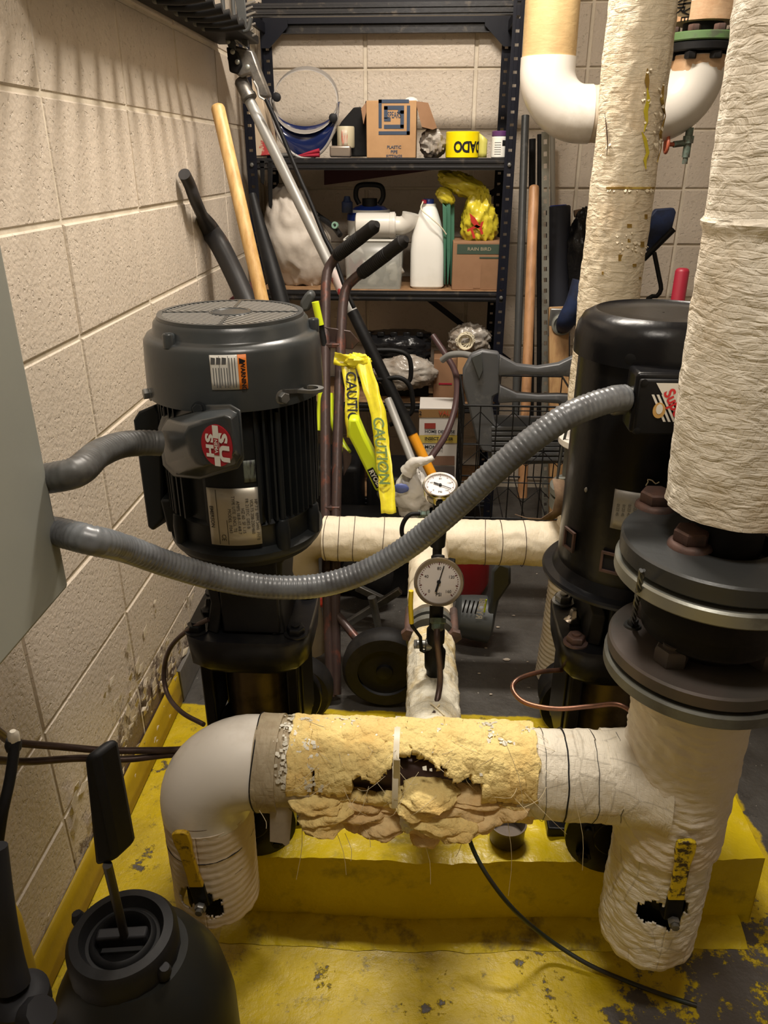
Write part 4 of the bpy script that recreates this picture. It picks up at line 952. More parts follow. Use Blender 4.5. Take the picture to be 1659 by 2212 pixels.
for px, py, w, h in ((1341, 557, 5, 7), (1371, 573, 4, 3), (1388, 528, 4, 6), (1360, 488, 5, 4), (1396, 468, 3, 5), (1383, 601, 2, 2), (1359, 520, 3, 4), (1302, 590, 2, 3)):
    p = [oncyl(px + dx, py + dy, X2, YK, .0700) for dx, dy in ((-w, -h), (w, -h), (w, h), (-w, h))]; m = MB(); m.loops([p, [q + V((0, .004, 0)) for q in p]]); m.build('torn_gap', MWD, MR)
# curled flakes along the tears
m = MB()
for i in range(70):
    px, py = random.choice(((random.gauss(1395, 7), random.uniform(150, 370)), (random.gauss(1425, 6), random.uniform(180, 350)), (random.gauss(1310, 5), random.uniform(250, 340)), (random.uniform(1330, 1400), random.gauss(530, 15)), (random.uniform(1310, 1410), 412)))
    c = oncyl(px, py, X2, YK, .0700); s = random.uniform(.0018, .0055); a = cang(c, X2, YK); d = V((math.sin(a), -math.cos(a), 0)); u = V((math.cos(a), math.sin(a), 0)); n = len(m.v)
    m.v += [c - u * s * random.uniform(.3, 1), c + V((random.uniform(-.6, .6) * s, 0, s * random.uniform(.4, 1.3))), c + u * s * random.uniform(.5, 1) + d * .0025, c - V((0, 0, s)) * random.uniform(.3, 1) + d * .003]; m.f.append([n, n + 1, n + 2, n + 3])
o = m.build('jacket_scales', MCANV, MR, solid=.0008, smooth=False); o['kind'] = 'stuff'
EJ2 = T('expansion_joint', 'grey bolted flange joint half hidden behind the black motor', 'pipe fitting', (X2, YK, .6))
z1 = at(1275, 942, Y=YK).z; z2 = at(1262, 1048, Y=YK).z; z3 = at(1262, 1082, Y=YK).z
ring('upper_flange', z1 - .02, z1, .082, .03, MPVCW, EJ2, X2, YK, 48)
m = MB(); m.lathe((X2, YK, 0), [(.06, z2), (.064, z2 + .03), (.064, z1 - .03), (.06, z1 - .018)], 40); m.build('spool_body', MGREYFL, EJ2)
ring('lower_flange', z2 - .022, z2, .092, .03, MGREYFL, EJ2, X2, YK, 48); ring('lower_flange', z3 - .018, z2 - .028, .090, .03, MGREYFL, EJ2, X2, YK, 48)
p = at(1222, 1038, Z=z2); p = V((X2 - .07, YK - .035, z2)); m = MB(); hexnut(m, p, (0, 0, 1), .016, .018); m.cyl(p, p + V((0, 0, .034)), .009, n=14); m.build('flange_bolt', MSILVER, EJ2)
m = MB(); q = V((X2 - .082, YK - .03, z2)); m.sweep([q, q + V((.006, .006, .1)), q + V((.012, 0, .16))], .0035, 8); m.build('grounding_cable', MDKFL, EJ2)
LR = T('drop_pipe', 'short ribbed white lagged pipe standing on the floor left of the right pump', 'insulated pipe', (X2, YK, 0))
m = MB(); m.sweep([V((X2, YK, z3 - .02)), V((X2 - .01, YK, .0 + .002))], lambda t: .060 + .010 * t, 56, disp=lambda s, a: .0014 * math.sin(s * 420) + .003 * fb((math.cos(a) * 2, math.sin(a) * 2, s * 12)), curved=False, step=.003); m.build('pipe_lagging', MCANVW, LR)

# ================================================================ GAUGES
def gauge(name, c, nrm, r, label, ang, stem_to):
    c = V(c); n = V(nrm).normalized(); up = V((0, 0, 1)) if abs(n.z) < .8 else V((0, 1, 0)); u = up.cross(n).normalized(); v = n.cross(u)
    t = T('pressure_gauge', label, 'gauge', c, 'liquid filled pressure gauges on the crossover pipe')
    m = MB(); m.lathe(c - n * .034, [(r * .5, 0), (r * .88, .004), (r * .92, .010), (r * .92, .028)], 56, n); m.build('gauge_case', MCHROME, t)
    m = MB(); m.lathe(c - n * .008, [(r * .92, 0), (r, .003), (r * 1.02, .009), (r * .98, .013), (r * .88, .012), (r * .86, .007)], 64, n, cap=False); m.build('bezel', MCHROME, t)
    m = MB(); m.loops([[c + (u * math.cos(2 * PI * i / 48) + v * math.sin(2 * PI * i / 48)) * r * .88 + n * h for i in range(48)] for h in (-.006, .0)]); d = m.build('dial', MFACE, t)
    f = lambda x, y: c + u * x + v * y + n * .0008
    m = MB()
    for k in range(41):
        a = math.radians(225 - 270 * k / 40); r1 = r * (.70 if k % 5 == 0 else .75); w = .0005 if k % 5 else .0009; e = V((math.cos(a), math.sin(a))) if False else None
        ca, sa = math.cos(a), math.sin(a); n0 = len(m.v)
        m.v += [f(ca * r1 - sa * w, sa * r1 + ca * w), f(ca * r1 + sa * w, sa * r1 - ca * w), f(ca * r * .8 + sa * w, sa * r * .8 - ca * w), f(ca * r * .8 - sa * w, sa * r * .8 + ca * w)]; m.f.append([n0, n0 + 1, n0 + 2, n0 + 3])
    m.build('tick_marks', mk('dial_ink', (.12, .03, .03), .5), d, smooth=False)
    for k in range(0, 9, 2):
        a = math.radians(225 - 270 * k / 8); text(str(k * 20), r * .17, lambda x, y, a=a: f(math.cos(a) * r * .55 + x, math.sin(a) * r * .55 + y), MINK, d, bold=0)
    text('PSI', r * .2, lambda x, y: f(x, y - r * .52), MINK, d, bold=.01)
    na = math.radians(ang); dv = u * math.cos(na) + v * math.sin(na)
    m = MB(); m.bar(c - dv * r * .42 + n * .003, c + dv * r * .70 + n * .003, .0016, .0008, n); m.bar(c - dv * r * .42 + n * .003, c - dv * r * .1 + n * .003, .0035, .001, n); m.lathe(c + n * .001, [(.0035, 0), (.003, .004)], 16, n); m.build('needle', MINK, t)
    m = MB(); p = c - n * .02 + v * r * .93 if abs(n.z) < .8 else c - n * .02 - v * r * .92; dd = v if abs(n.z) < .8 else -v; m.lathe(p, [(.0095, 0), (.009, .004), (.006, .005)], 20, dd); m.build('filler_plug', MRUBBER, t)
    for sg in (-1, 1):
        m = MB(); m.grid(lambda a, b: c - n * (.012 + .012 * b) + (u * math.cos(PI / 2 + sg * (.42 + .4 * a)) + v * math.sin(PI / 2 + sg * (.42 + .4 * a))) * r * .93 * (1 if abs(n.z) < .8 else -1), 6, 1); m.build('case_sticker', MLABEL, t, solid=.0008)
    return t
YG = 1.14; g1 = at(948, 1257, Y=YG - .02)
gauge('g1', g1, (0, -1, .38), .041, 'steel pressure gauge facing forward over the crossover pipe, nearer of the two', 74, None)
g2 = at(951, 1049, Y=1.60)
gauge('g2', g2, (0, -.42, 1), .039, 'steel pressure gauge tilted face up behind the big flexible conduit', -25, None)
# stem assembly of gauge 1
t = T('gauge_valve', 'dark ball valve under the nearer gauge with a thin yellow lever', 'valve', (g1.x, YG, .53))
zt = g1.z - .04; zp = ZH + .045
m = MB(); q = V((g1.x - .002, YG, zp - .01)); m.lathe(q, [(.014, 0), (.015, .012), (.018, .016), (.019, .05), (.015, .056), (.013, .066), (.016, .070), (.016, .095), (.012, .1), (.012, zt - zp + .03)], 20); m.build('valve_body', MBLKM, t)
m = MB(); c = at(946, 1352, Y=YG - .02); m.lathe(c + V((0, .012, .008)), [(.014, 0), (.014, .008), (.011, .010), (.011, .018), (.007, .022)], 6, (0, -.7, -1)); m.build('compression_fitting', MVERD, t)
c = at(915, 1392, Y=YG); m = MB(); m.lathe(V((g1.x, YG, c.z)), [(.012, 0), (.012, .018), (.008, .02), (.008, .034)], 16, (-1, 0, 0)); hexnut(m, V((g1.x - .034, YG, c.z)), (-1, 0, 0), .008, .006); m.build('lever_stem', MSTEEL, t)
m = MB(); Y_ = YG - .01; m.sweep([at(918, 1408, Y=Y_), at(910, 1405, Y=Y_), at(908, 1376, Y=Y_), at(890, 1352, Y=Y_), at(888, 1342, Y=Y_)], .0032, 8, curved=False); m.build('lever_arm', MBLKM, t)
m = MB(); m.sweep([at(889, 1346, Y=Y_), at(887, 1310, Y=Y_), at(888, 1276, Y=Y_)], .0042, 12); m.build('lever_grip', mk('valve_grip_yellow', (.70, .52, .01), .4), t)
# copper tube from gauge 1
m = MB(); m.sweep([at(944, 1360, Y=YG - .032), at(944, 1385, Y=YG - .045), at(950, 1440, Y=YG - .05), at(950, 1480, Y=YG - .06), at(943, 1520, Y=YG - .085), at(938, 1545, Y=YG - .115)], .0052, 12)
tag(m.build('copper_tube', MCOPPERD), 'short brown copper tube dropping from the nearer gauge into the lagging', 'tube')
m = MB(); m.sweep([at(928, 1560, Y=1.03), at(938, 1535, Y=1.035), at(950, 1520, Y=1.04)], .0014, 8); m.sweep([at(960, 1545, Y=1.02), at(942, 1528, Y=1.035), at(930, 1518, Y=1.045)], .0012, 8); tag(m.build('string_tie', MTIE), 'pale string tied round the brown copper tube on the crossover pipe', 'string')
# stem assembly of gauge 2
t = T('gauge_valve', 'dark needle valve under the face-up gauge, green fitting and small knob', 'valve', (g2.x, 1.6, .5))
m = MB(); zz = ZK + .05; m.lathe((g2.x - .002, 1.60, zz), [(.010, 0), (.010, .012), (.014, .014), (.014, .035), (.011, .038), (.011, .06), (.018, .064), (.020, .10), (.018, .13), (.013, .135), (.013, g2.z - zz - .02)], 20); m.build('valve_body', MBLKM, t)
m = MB(); m.lathe((g2.x + .0, 1.60, zz + .022), [(.007, 0), (.007, .02), (.010, .022), (.013, .028), (.012, .04)], 10, (1, -.2, 0)); m.build('valve_knob', MRUBBER, t)
m = MB(); f0_ = at(928, 1111, Y=1.59); m.lathe(f0_, [(.011, 0), (.011, .006), (.008, .008), (.008, .018), (.010, .019), (.010, .026)], 6, (-1, 0, 0)); m.build('compression_fitting', MVERD, t)
m = MB(); m.sweep([at(908, 1110, Y=1.585), at(886, 1112, Y=1.58), at(872, 1128, Y=1.575), at(868, 1150, Y=1.57), at(878, 1180, Y=1.57)], .0052, 12); m.build('black_tube', MBLKM, t)

# ================================================================ CONDUITS, TUBES, CORD
def ribs(path, r, name, label, pitch=.0075, amp=.0014, mat=MCONDUIT):
    m = MB(); m.sweep(path, r, 22, disp=lambda s, a: amp * max(0, math.sin(s * 2 * PI / pitch)) * (1 if math.cos(a) > -.1 else .25), step=.0022); return tag(m.build(name, mat, ang=80), label, 'conduit')
ribs([V((-.505, YF - .01, at(112, 1078, X=-.45).z)), V((-.50, YF + .03, at(112, 1066, X=-.45).z)), at(160, 1022, Y=.84), at(210, 983, Y=.93), at(260, 962, Y=1.0), at(312, 957, Y=1.04), at(345, 958, Y=1.055)], .0185, 'flexible_conduit', 'shorter grey flexible conduit curving up into the left motor box', amp=.0009, mat=mk('dusty_conduit', (.10, .102, .10), .45, 0, (.05, .048, .045), 16, .42, .65))
cj = at(1440, 868, Y=1.05)
ribs([V((-.50, YF - .01, at(132, 1168, X=-.45).z)), V((-.495, YF + .03, at(132, 1166, X=-.45).z)), at(190, 1166, Y=.80), at(270, 1186, Y=.86), at(360, 1218, Y=.91), at(470, 1250, Y=.955), at(580, 1268, Y=.985), at(690, 1265, Y=1.0), at(790, 1235, Y=1.01), at(880, 1183, Y=1.01), at(960, 1118, Y=1.005), at(1050, 1035, Y=1.0), at(1140, 958, Y=1.005), at(1220, 902, Y=1.015), at(1280, 876, Y=1.03), at(1325, 863, Y=1.043), at(1352, 860, Y=1.052)], .0178, 'flexible_conduit', 'long ribbed grey flexible conduit sagging across both pumps to the right motor')
def tube(pts, r, name, label, mat, cat='tube', n=12):
    m = MB(); m.sweep(pts, r, n); return tag(m.build(name, mat), label, cat)
tube([at(450, 1338, Y=1.12), at(405, 1362, Y=1.12), at(368, 1400, Y=1.13), at(354, 1450, Y=1.14), at(362, 1500, Y=1.12), at(392, 1538, Y=1.06), at(440, 1565, Y=1.02)], .0042, 'copper_tube', 'brown copper tube looping out left of the left pump', MCOPPERD)
tube([at(1215, 1447, Y=1.15), at(1165, 1452, Y=1.13), at(1118, 1468, Y=1.1), at(1108, 1490, Y=1.08), at(1135, 1518, Y=1.05), at(1200, 1531, Y=1.03), at(1275, 1526, Y=1.02), at(1335, 1522, Y=1.0), at(1376, 1545, Y=.98)], .0042, 'copper_tube', 'bright copper tube looping from the right pump to the tee', MCOPPER)
tube([at(-30, 1560, Y=.75), at(0, 1583, Y=.8), at(30, 1603, Y=.86), at(120, 1612, Y=.92), at(230, 1621, Y=.95), at(330, 1621, Y=.98), at(372, 1620, Y=1.01), at(440, 1616, Y=1.03)], .0058, 'copper_tube', 'upper of the two brown tubes running from the left edge to the elbow', MCOPPERD)
tube([at(-30, 1640, Y=.80), at(60, 1645, Y=.88), at(170, 1638, Y=.94), at(270, 1640, Y=.96), at(330, 1634, Y=.98), at(372, 1630, Y=1.01), at(440, 1632, Y=1.03)], .0058, 'copper_tube', 'lower of the two brown tubes running from the left edge to the elbow', MCOPPERD)
cz = lambda px, py, z=.004: at(px, py, Z=z)
tube([at(1005, 1780, Y=1.02), at(1022, 1835, Y=1.015), at(1055, 1895, Y=.985), at(1110, 1965, Y=.965), at(1180, 2025, Z=.05), cz(1265, 2080, .02), cz(1350, 2118, .006), cz(1430, 2148), cz(1505, 2172)], .004, 'extension_cord', 'dark green cord draped down the yellow pad onto the floor', mk('dark_green_cord', (.018, .03, .024), .5, 0, (.03, .025, .02), 20), 'cord')
# round can on the pad
c = at(1095, 1822, Z=PZ); c = V((c.x, c.y + .01, PZ + .003))
m = MB(); m.lathe(c, [(.031, 0), (.033, .003), (.0335, .036), (.036, .040), (.036, .044), (.033, .044), (.031, .038), (.030, .01)], 40); tag(m.build('metal_can', mk('dull_tin', (.16, .13, .105), .4, .5, (.10, .08, .065), 12)), 'small open tin can on the yellow pad below the torn insulation', 'can')

# ================================================================ BACK RIGHT WHITE PIPING
YW = 2.6; xa_ = at(1190, 60, Y=YW).x; xb_ = at(1505, 150, Y=YW).x; zz = at(1300, 247, Y=YW).z
t = T('u_shaped_pipe', 'white and tan insulated pipe with two big elbows above the long-handled tools', 'insulated pipe', (xa_, YW, zz))
Rb = .115; rw = .0765
m = MB(); m.sweep([V((xa_, YW, zz + Rb + .03)), V((xa_, YW, 2.45))], rw, 56, disp=wavy(.001, .0002, 12), curved=False, step=.01); m.build('pipe_lagging', MCANVT, t)
def elb(cx, s):
    m = MB(); c = V((cx + s * Rb, YW, zz + Rb)); P = [V((cx, YW, zz + Rb + .032))] + [c + V((-s * math.cos(b) * Rb, 0, -math.sin(b) * Rb)) for b in [PI / 2 * i / 12 for i in range(13)]] + [V((cx + s * (Rb + .02), YW, zz))]
    m.sweep(P, rw + .003, 56, curved=False); return m.build('elbow_cover', MPVCW if s < 0 else MPVC, t)
elb(xa_, 1); elb(xb_, -1)
m = MB(); m.sweep([V((xa_ + Rb, YW, zz)), V((xb_ - Rb, YW, zz))], rw, 56, disp=wavy(.001, .0006, 12), curved=False, step=.004); m.build('pipe_lagging', MCANVL, t)
zf = at(1515, 95, Y=YW).z
m = MB(); m.sweep([V((xb_, YW, zz + Rb + .03)), V((xb_, YW, zf - .075))], lambda u: .082 - .004 * u, 56, disp=wavy(.003, 0, 20, 2), curved=False, step=.006); m.build('pipe_lagging', MCANVB, t)
m = MB(); m.sweep([V((xb_, YW, zz + Rb + .03)), V((xb_, YW, zf + .1))], .055, 32, curved=False); m.build('bare_pipe', MBLKM, t)
ring('green_flange', zf - .0, zf + .022, .108, .04, MGREENP, t, xb_, YW, 56); ring('green_flange', zf - .024, zf - .003, .108, .04, MBLKM, t, xb_, YW, 56)
for k in range(8):
    a = .25 + k * PI / 4; p = V((xb_ + .088 * math.sin(a), YW - .088 * math.cos(a), zf + .022)); m = MB(); hexnut(m, p, (0, 0, 1), .017, .016); m.build('flange_bolt', MRUST, t)
    m = MB(); hexnut(m, p - V((0, 0, .048)), (0, 0, -1), .017, .018); m.build('flange_bolt', MBLKM, t)
m = MB(); m.sweep([V((xb_, YW, zf + .05)), V((xb_, YW, zf + .095))], .088, 56, disp=wavy(.002, 0, 20, 1), curved=False, step=.006); m.build('pipe_lagging', MCANVB, t)
m = MB(); m.sweep([V((xb_, YW, zf + .095)), V((xb_, YW, 2.45))], .084, 56, curved=False); m.build('pipe_cover', MPVC, t)
# drain valve
c = at(1487, 300, Y=YW - .02); t = T('drain_valve', 'green brass drain valve with a small red wheel under the right elbow', 'valve', c)
m = MB(); m.cyl(c + V((0, 0, .03)), c - V((0, 0, .05)), .011, n=16); m.lathe(c + V((0, 0, -.012)), [(.016, 0), (.016, .02)], 8); m.cyl(c - V((0, 0, .01)), at(1455, 312, Y=YW - .03), .009, n=14); m.cyl(c - V((0, 0, .05)), c - V((0, 0, .068)), .008, n=12); m.build('valve_body', MVERD, t)
w0 = at(1440, 312, Y=YW - .03); m = MB(); m.sweep([w0 + V((0, .017 * math.cos(a), .022 * math.sin(a))) for a in [2 * PI * i / 16 for i in range(17)]], .005, 8, curved=False); m.bar(w0 + V((0, 0, -.02)), w0 + V((0, 0, .02)), .006, .004, (1, 0, 0)); m.cyl(w0, at(1458, 312, Y=YW - .03), .006, n=10); m.build('hand_wheel', mk('faded_red', (.40, .10, .05), .5), t)
# tag sign
p = [at(px, py, Y=YK - .09) for px, py in ((1467, -20), (1497, -20), (1489, 38), (1464, 35))]
m = MB(); m.prism(p, (0, .002, 0)); tg = tag(m.build('valve_tag', mk('tag_tan', (.42, .33, .20), .5)), 'tan valve tag reading VALVE hanging at the top beside the cracked riser', 'tag')
f = frame(at(1483, 8, Y=YK - .092), (at(1478, 30, Y=YK) - at(1484, -10, Y=YK)), V((1, 0, .1))); text('VALVE', .021, f, MINK, tg, bold=.01); 
f = frame(at(1472, 8, Y=YK - .092), (at(1478, 30, Y=YK) - at(1484, -10, Y=YK)), V((1, 0, .1))); text('AIR', .021, f, MINK, tg, bold=.01)
# ================================================================ SHELVING RACK
YR0, YR1 = 2.83, 3.22
XS0, XS1 = at(533, 343, Y=YR0).x, at(1112, 343, Y=YR0).x
S1, S2, S0 = at(800, 342, Y=YR0).z, at(800, 628, Y=YR0).z, at(800, 4, Y=YR0).z
S3 = at(900, 872, Y=YR0).z; S4 = .12
RK = T('shelving_unit', 'black slotted-angle steel shelving unit against the back wall', 'shelf', ((XS0 + XS1) / 2, 3.0, 0))
def upright(x, y, sx, sy):
    m = MB(); H = S0 + .06; w = .034
    m.box((x, y + sy * w / 2, H / 2), (.002, w, H))
    cx = x + sx * w / 2
    for q in (-1, 1): m.box((cx + q * .0115, y, H / 2), (.011, .002, H))
    z = 0
    while z < H - .03:
        m.box((cx, y, z + .0145), (.013, .002, .029)); z += .0375
    m.build('upright', MRACK, RK, smooth=False)
upright(XS0, YR0, 1, 1); upright(XS1, YR0, -1, 1); upright(XS0, YR1, 1, -1); upright(XS1, YR1, -1, -1)
def shelf(z, board, face=True):
    for y, s in ((YR0 + .004, -1), (YR1 - .004, 1)):
        m = MB(); L = []
        prof = [(0, 0), (0, -.006), (.004, -.008), (.004, -.014), (0, -.016), (0, -.024), (.004, -.026), (.004, -.030), (0, -.032), (0, -.036), (-.02, -.036), (-.02, -.034), (-.003, -.034), (-.003, 0)]
        m.loops([[V((xx, y + s * a, z + b)) for a, b in prof] for xx in (XS0 + .004, XS1 - .004)]); m.build('shelf_beam', MRACKB, RK, smooth=False)
    for x in (XS0 + .012, XS1 - .012): m = MB(); m.box((x, (YR0 + YR1) / 2, z - .018), (.012, YR1 - YR0 - .02, .034)); m.build('shelf_beam', MRACK, RK, bevel=.002)
    m = MB(); m.box(((XS0 + XS1) / 2, (YR0 + YR1) / 2, z - .005), (XS1 - XS0 - .03, YR1 - YR0 - .03, .012)); board and m.build('shelf_panel', board, RK, bevel=.001)
shelf(S0, None); shelf(S1, MRACK); shelf(S2, MBOARD); shelf(S3, MBOARD); shelf(S4, MBOARD)
zh_ = at(850, 50, Y=YR1 - .02).z; m = MB(); m.box(((XS0 + XS1) / 2, YR1 - .02, (zh_ + S0 + .09) / 2), (XS1 - XS0 - .02, .01, S0 + .09 - zh_)); m.build('head_panel', MRACK, RK)
for x, s in ((XS0 + .05, 1), (XS1 - .05, -1)):
    m = MB(); y = YR1 - .03; m.prism([(x - s * .05, y, zh_ + .01), (x - s * .05, y, zh_ - .075), (x - s * .02, y, zh_ - .075), (x + s * .05, y, zh_ - .01), (x + s * .05, y, zh_ + .01)], (0, .004, 0)); m.build('gusset_plate', MRACK, RK)
for (x0, y0, x1, y1) in ((925, 645, 1100, 780), (560, 760, 620, 660), (1090, 400, 1010, 450)):
    m = MB(); m.bar(at(x0, y0, Y=YR1 - .02), at(x1, y1, Y=YR1 - .02), .022, .004, (0, 1, 0)); m.build('brace', MRACK, RK)
for x, z in ((XS0 + .017, S1 - .02), (XS1 - .017, S1 - .02), (XS0 + .017, S2 - .02), (XS1 - .017, S2 - .02)):
    m = MB(); m.lathe((x, YR0 - .003, z), [(.007, 0), (.006, .004), (.003, .005)], 12, (0, -1, 0)); m.build('bolt', MSTEEL, RK)

def pimg(name, pts, Y, depth, mat, parent=None, bevel=.002, dx=0):
    m = MB(); m.prism([at(px, py, Y=Y) for px, py in pts], (dx, depth, 0)); return m.build(name, mat, parent, bevel=bevel)
def sit(o_z, z): return z
# --- top shelf items
Yi = 2.88
# face shield
c = at(660, 216, Y=Yi + .02); t = T('face_shield', 'face shield with grey headband and blue tinted visor on the upper shelf', 'face shield', at(650, 338, Y=Yi))
R_ = .107
ringp = [c + V((R_ * 1.0 * math.cos(a), .035 * math.sin(a), .095 * math.sin(a))) for a in [2 * PI * i / 40 for i in range(41)]]
m = MB(); m.loops([[p + V((0, -.014, -.006)), p + V((0, .014, .006)), p * 1.0 + (p - c) * .03 + V((0, .014, .006)), p + (p - c) * .03 + V((0, -.014, -.006))] for p in ringp], cap=False); m.build('headband', MGREYB, t)
def vis(u, v):
    a = PI * (1.0 + u) + (.15 if True else 0) * 0; a = math.radians(178 + 178 * u)
    rx = .118 + .0 * v; x = rx * math.cos(a) * (1 - .04 * v); z = -.0 + math.sin(a) * (.080 + .098 * v); return c + V((x, -.02 - .05 * math.sin(v * PI / 2) + .04 * v, z))
m = MB(); m.grid(vis, 40, 14); m.build('visor', MBLUESH, t, solid=.003)
m = MB(); m.sweep([vis(i / 30, 1) + V((0, -.003, 0)) for i in range(31)], .005, 8, curved=False); m.build('visor_edge', MGREYB, t)
for px, py in ((598, 210), (720, 255)): m = MB(); m.lathe(at(px, py, Y=Yi - .02), [(.014, 0), (.014, .010), (.009, .014)], 16, (0, -1, 0)); m.build('pivot_knob', MINK, t)
# standing box with red print at the left end
o = pimg('carton', [(527, 170), (560, 172), (590, 335), (548, 338)], Yi + .02, .12, mk('red_white_carton', (.55, .43, .30), .6, 0, (.42, .04, .04), 9, .56, .60), bevel=.003)
tag(o, 'cream carton printed in red at the left end of the upper shelf', 'box')
# black folder box
o = pimg('storage_case', [(718, 338), (716, 300), (738, 262), (764, 232), (779, 231), (784, 240), (790, 216), (796, 338)], 2.93, .16, MBLKM, bevel=.003); tag(o, 'black slant-topped case standing behind the small tin', 'case')
c = at(747, 295, Y=2.90); t = T('tape_roll', 'small white roll of tape with printed barcode leaning on the black case', 'tape', c)
m = MB(); m.lathe(c + V((0, 0, -.035)), [(.028, 0), (.030, .004), (.030, .062), (.028, .066)], 32); m.build('roll', mk('yellow_label', (.50, .44, .30), .5), t)
m = MB(); cpatch(m, c.x, 2.90, .0305, -.4, .3, c.z - .03, c.z + .02, 8); m.build('barcode', mk('red_code', (.55, .12, .08), .5, 0, (.5, .45, .35), 60, .4, .5, stretch=(1, 1, .2)), t, solid=.0006)
c = at(735, 326, Y=2.87); o = rbox('metal_tin', (c.x, 2.89, S1 + .021), (.072, .05, .036), mk('worn_tin', (.36, .30, .25), .3, .7), None, .006); tag(o, 'small scuffed silver tin on the upper shelf in front of the black case', 'tin')
# red pliers
t = T('pliers', 'red-handled pliers lying under the face shield', 'pliers', at(680, 336, Y=2.86))
for dz in (0, 10): m = MB(); m.sweep([at(640, 337, Y=2.87), at(665, 336 - dz * .5, Y=2.865), at(690, 335 - dz, Y=2.86)], lambda u: .003 + .004 * u, 12); m.build('handle', MCRIM, t)
m = MB(); m.sweep([at(600, 336, Y=2.88), at(640, 335, Y=2.87)], .008, 10, curved=False); m.build('jaws', MSTEEL, t)
# SPEARS box
def carton(name, px0, px1, pyt, pyb, Y, depth, mat, label, z0, rotz=0):
    a = at(px0, pyb, Y=Y); b = at(px1, pyb, Y=Y); h = at(px0, pyt, Y=Y).z - z0; w = b.x - a.x
    t = T(name, label, 'box', ((a.x + b.x) / 2, Y + depth / 2, z0)); m = MB(); m.box(((a.x + b.x) / 2, Y + depth / 2, z0 + h / 2 + .001), (w, depth, h)); bo = m.build('carton_body', mat, t, bevel=.002)
    return t, V(((a.x + b.x) / 2, Y, z0 + h / 2)), w, h
t, c, w, h = carton('cardboard_box', 792, 898, 218, 339, 2.85, .17, MCARD, 'open cardboard box with navy square logo and plastic pipe fittings print', S1)
f = lambda x, y: c + V((x, -.0012, y))
def rect(x0, y0, x1, y1, mat=MNAVY, nm='logo_bar'):
    m = MB(); m.v += [f(x0, y0), f(x1, y0), f(x1, y1), f(x0, y1)]; m.f.append([0, 1, 2, 3]); m.build(nm, mat, t, smooth=False)
lz = h * .22; s = .052; b_ = .0105; ox = .010
for q in (((-s, s - b_, s - .004, s)), ((-s, -s + .02, -s + b_, s)), ((-s, -s, s, -s + b_)), ((s - b_, -s, s, s - .018)), ((-s + .018, s - .030, s - .02, s - .018)), ((-s + .018, -.004, -s + .030, s - .020)), ((-s + .018, -.012, -.012, -.001)), ((.012, .010, s - .020, .022)), ((s - .032, -s + .02, s - .020, .020)), ((-s + .018, -s + .018, s - .020, -s + .030))):
    rect(q[0] + ox, q[1] + lz, q[2] + ox, q[3] + lz)
text('SPEARS', .014, lambda x, y: f(x + ox, y * 1.9 + lz + .006), MNAVY, t, bold=.01)
for i, s_ in enumerate(('PLASTIC', 'PIPE', 'FITTINGS')): text(s_, .013, lambda x, y, i=i: f(x + .010, y - .052 - .014 * i), MNAVY, t, bold=.02)
pr = [at(897, 218, Y=2.86), at(925, 222, Y=2.88), at(944, 276, Y=2.88), at(935, 280, Y=2.87), at(911, 274, Y=2.86)]
m = MB(); m.prism(pr, (0, .12, 0)); m.build('box_flap', MCARDD, t)
m = MB(); m.prism([at(780, 235, Y=2.86), at(793, 218, Y=2.86), at(795, 225, Y=2.86), at(785, 268, Y=2.85)], (0, .12, 0)); m.build('box_flap', MCARDD, t)
c = at(888, 222, Y=2.96); m = MB(); m.blob(c, (.026, .026, .018), .0); tag(m.build('light_bulb', MWHITE), 'white round bulb peeking over the logo box', 'bulb')
c = at(935, 312, Y=2.90); m = MB(); m.blob(V((c.x, 2.93, S1 + .045)), (.045, .05, .044), .35, 2.2, 36, 24, seed=3, ridge=True); tag(m.build('plastic_bag', MBAGC), 'clear crumpled bag between the logo box and yellow tape roll', 'bag')
# CUIDADO tape roll
a, b = at(960, 338, Y=2.85), at(1034, 338, Y=2.85); r = (b.x - a.x) / 2; hh = at(1000, 284, Y=2.85).z - S1; cx = (a.x + b.x) / 2 + .004; cy = 2.85 + r
t = T('caution_tape_roll', 'roll of bright yellow caution tape with upside-down black lettering on the upper shelf', 'tape', (cx, cy, S1))
m = MB(); m.lathe((cx, cy, S1 + .001), [(r - .003, 0), (r, .002), (r, hh - .002), (r - .003, hh), (r * .55, hh), (r * .55, 0), (r - .003, 0)], 48, cap=False); m.build('roll', MTAPER, t)
m = MB(); m.grid(lambda u, v: (cx + r - .004 + .028 * u, cy - .03 - .01 * math.sin(u * 3), S1 + .002 + (hh - .006 - .02 * u) * v), 8, 4); m.build('loose_end', mk('tape_back', (.55, .52, .12), .4), t, solid=.001)
text('CUIDADO', .052, lambda x, y: cylmap(cx, cy, r + .0008, .52, S1 + hh * .47)(-x * .72, -y), MINK, t, bold=.03) if False else None
for i, ch in enumerate('ODAD'):
    vs_ = [-.30, .17, .62, 1.02]; text('ODAD'[i], .046, lambda x, y, i=i: cylmap(cx, cy, r + .0009, vs_[i], S1 + hh * .45)(-x * (.8 if i < 3 else .6), -y), MINK, t, bold=.04)
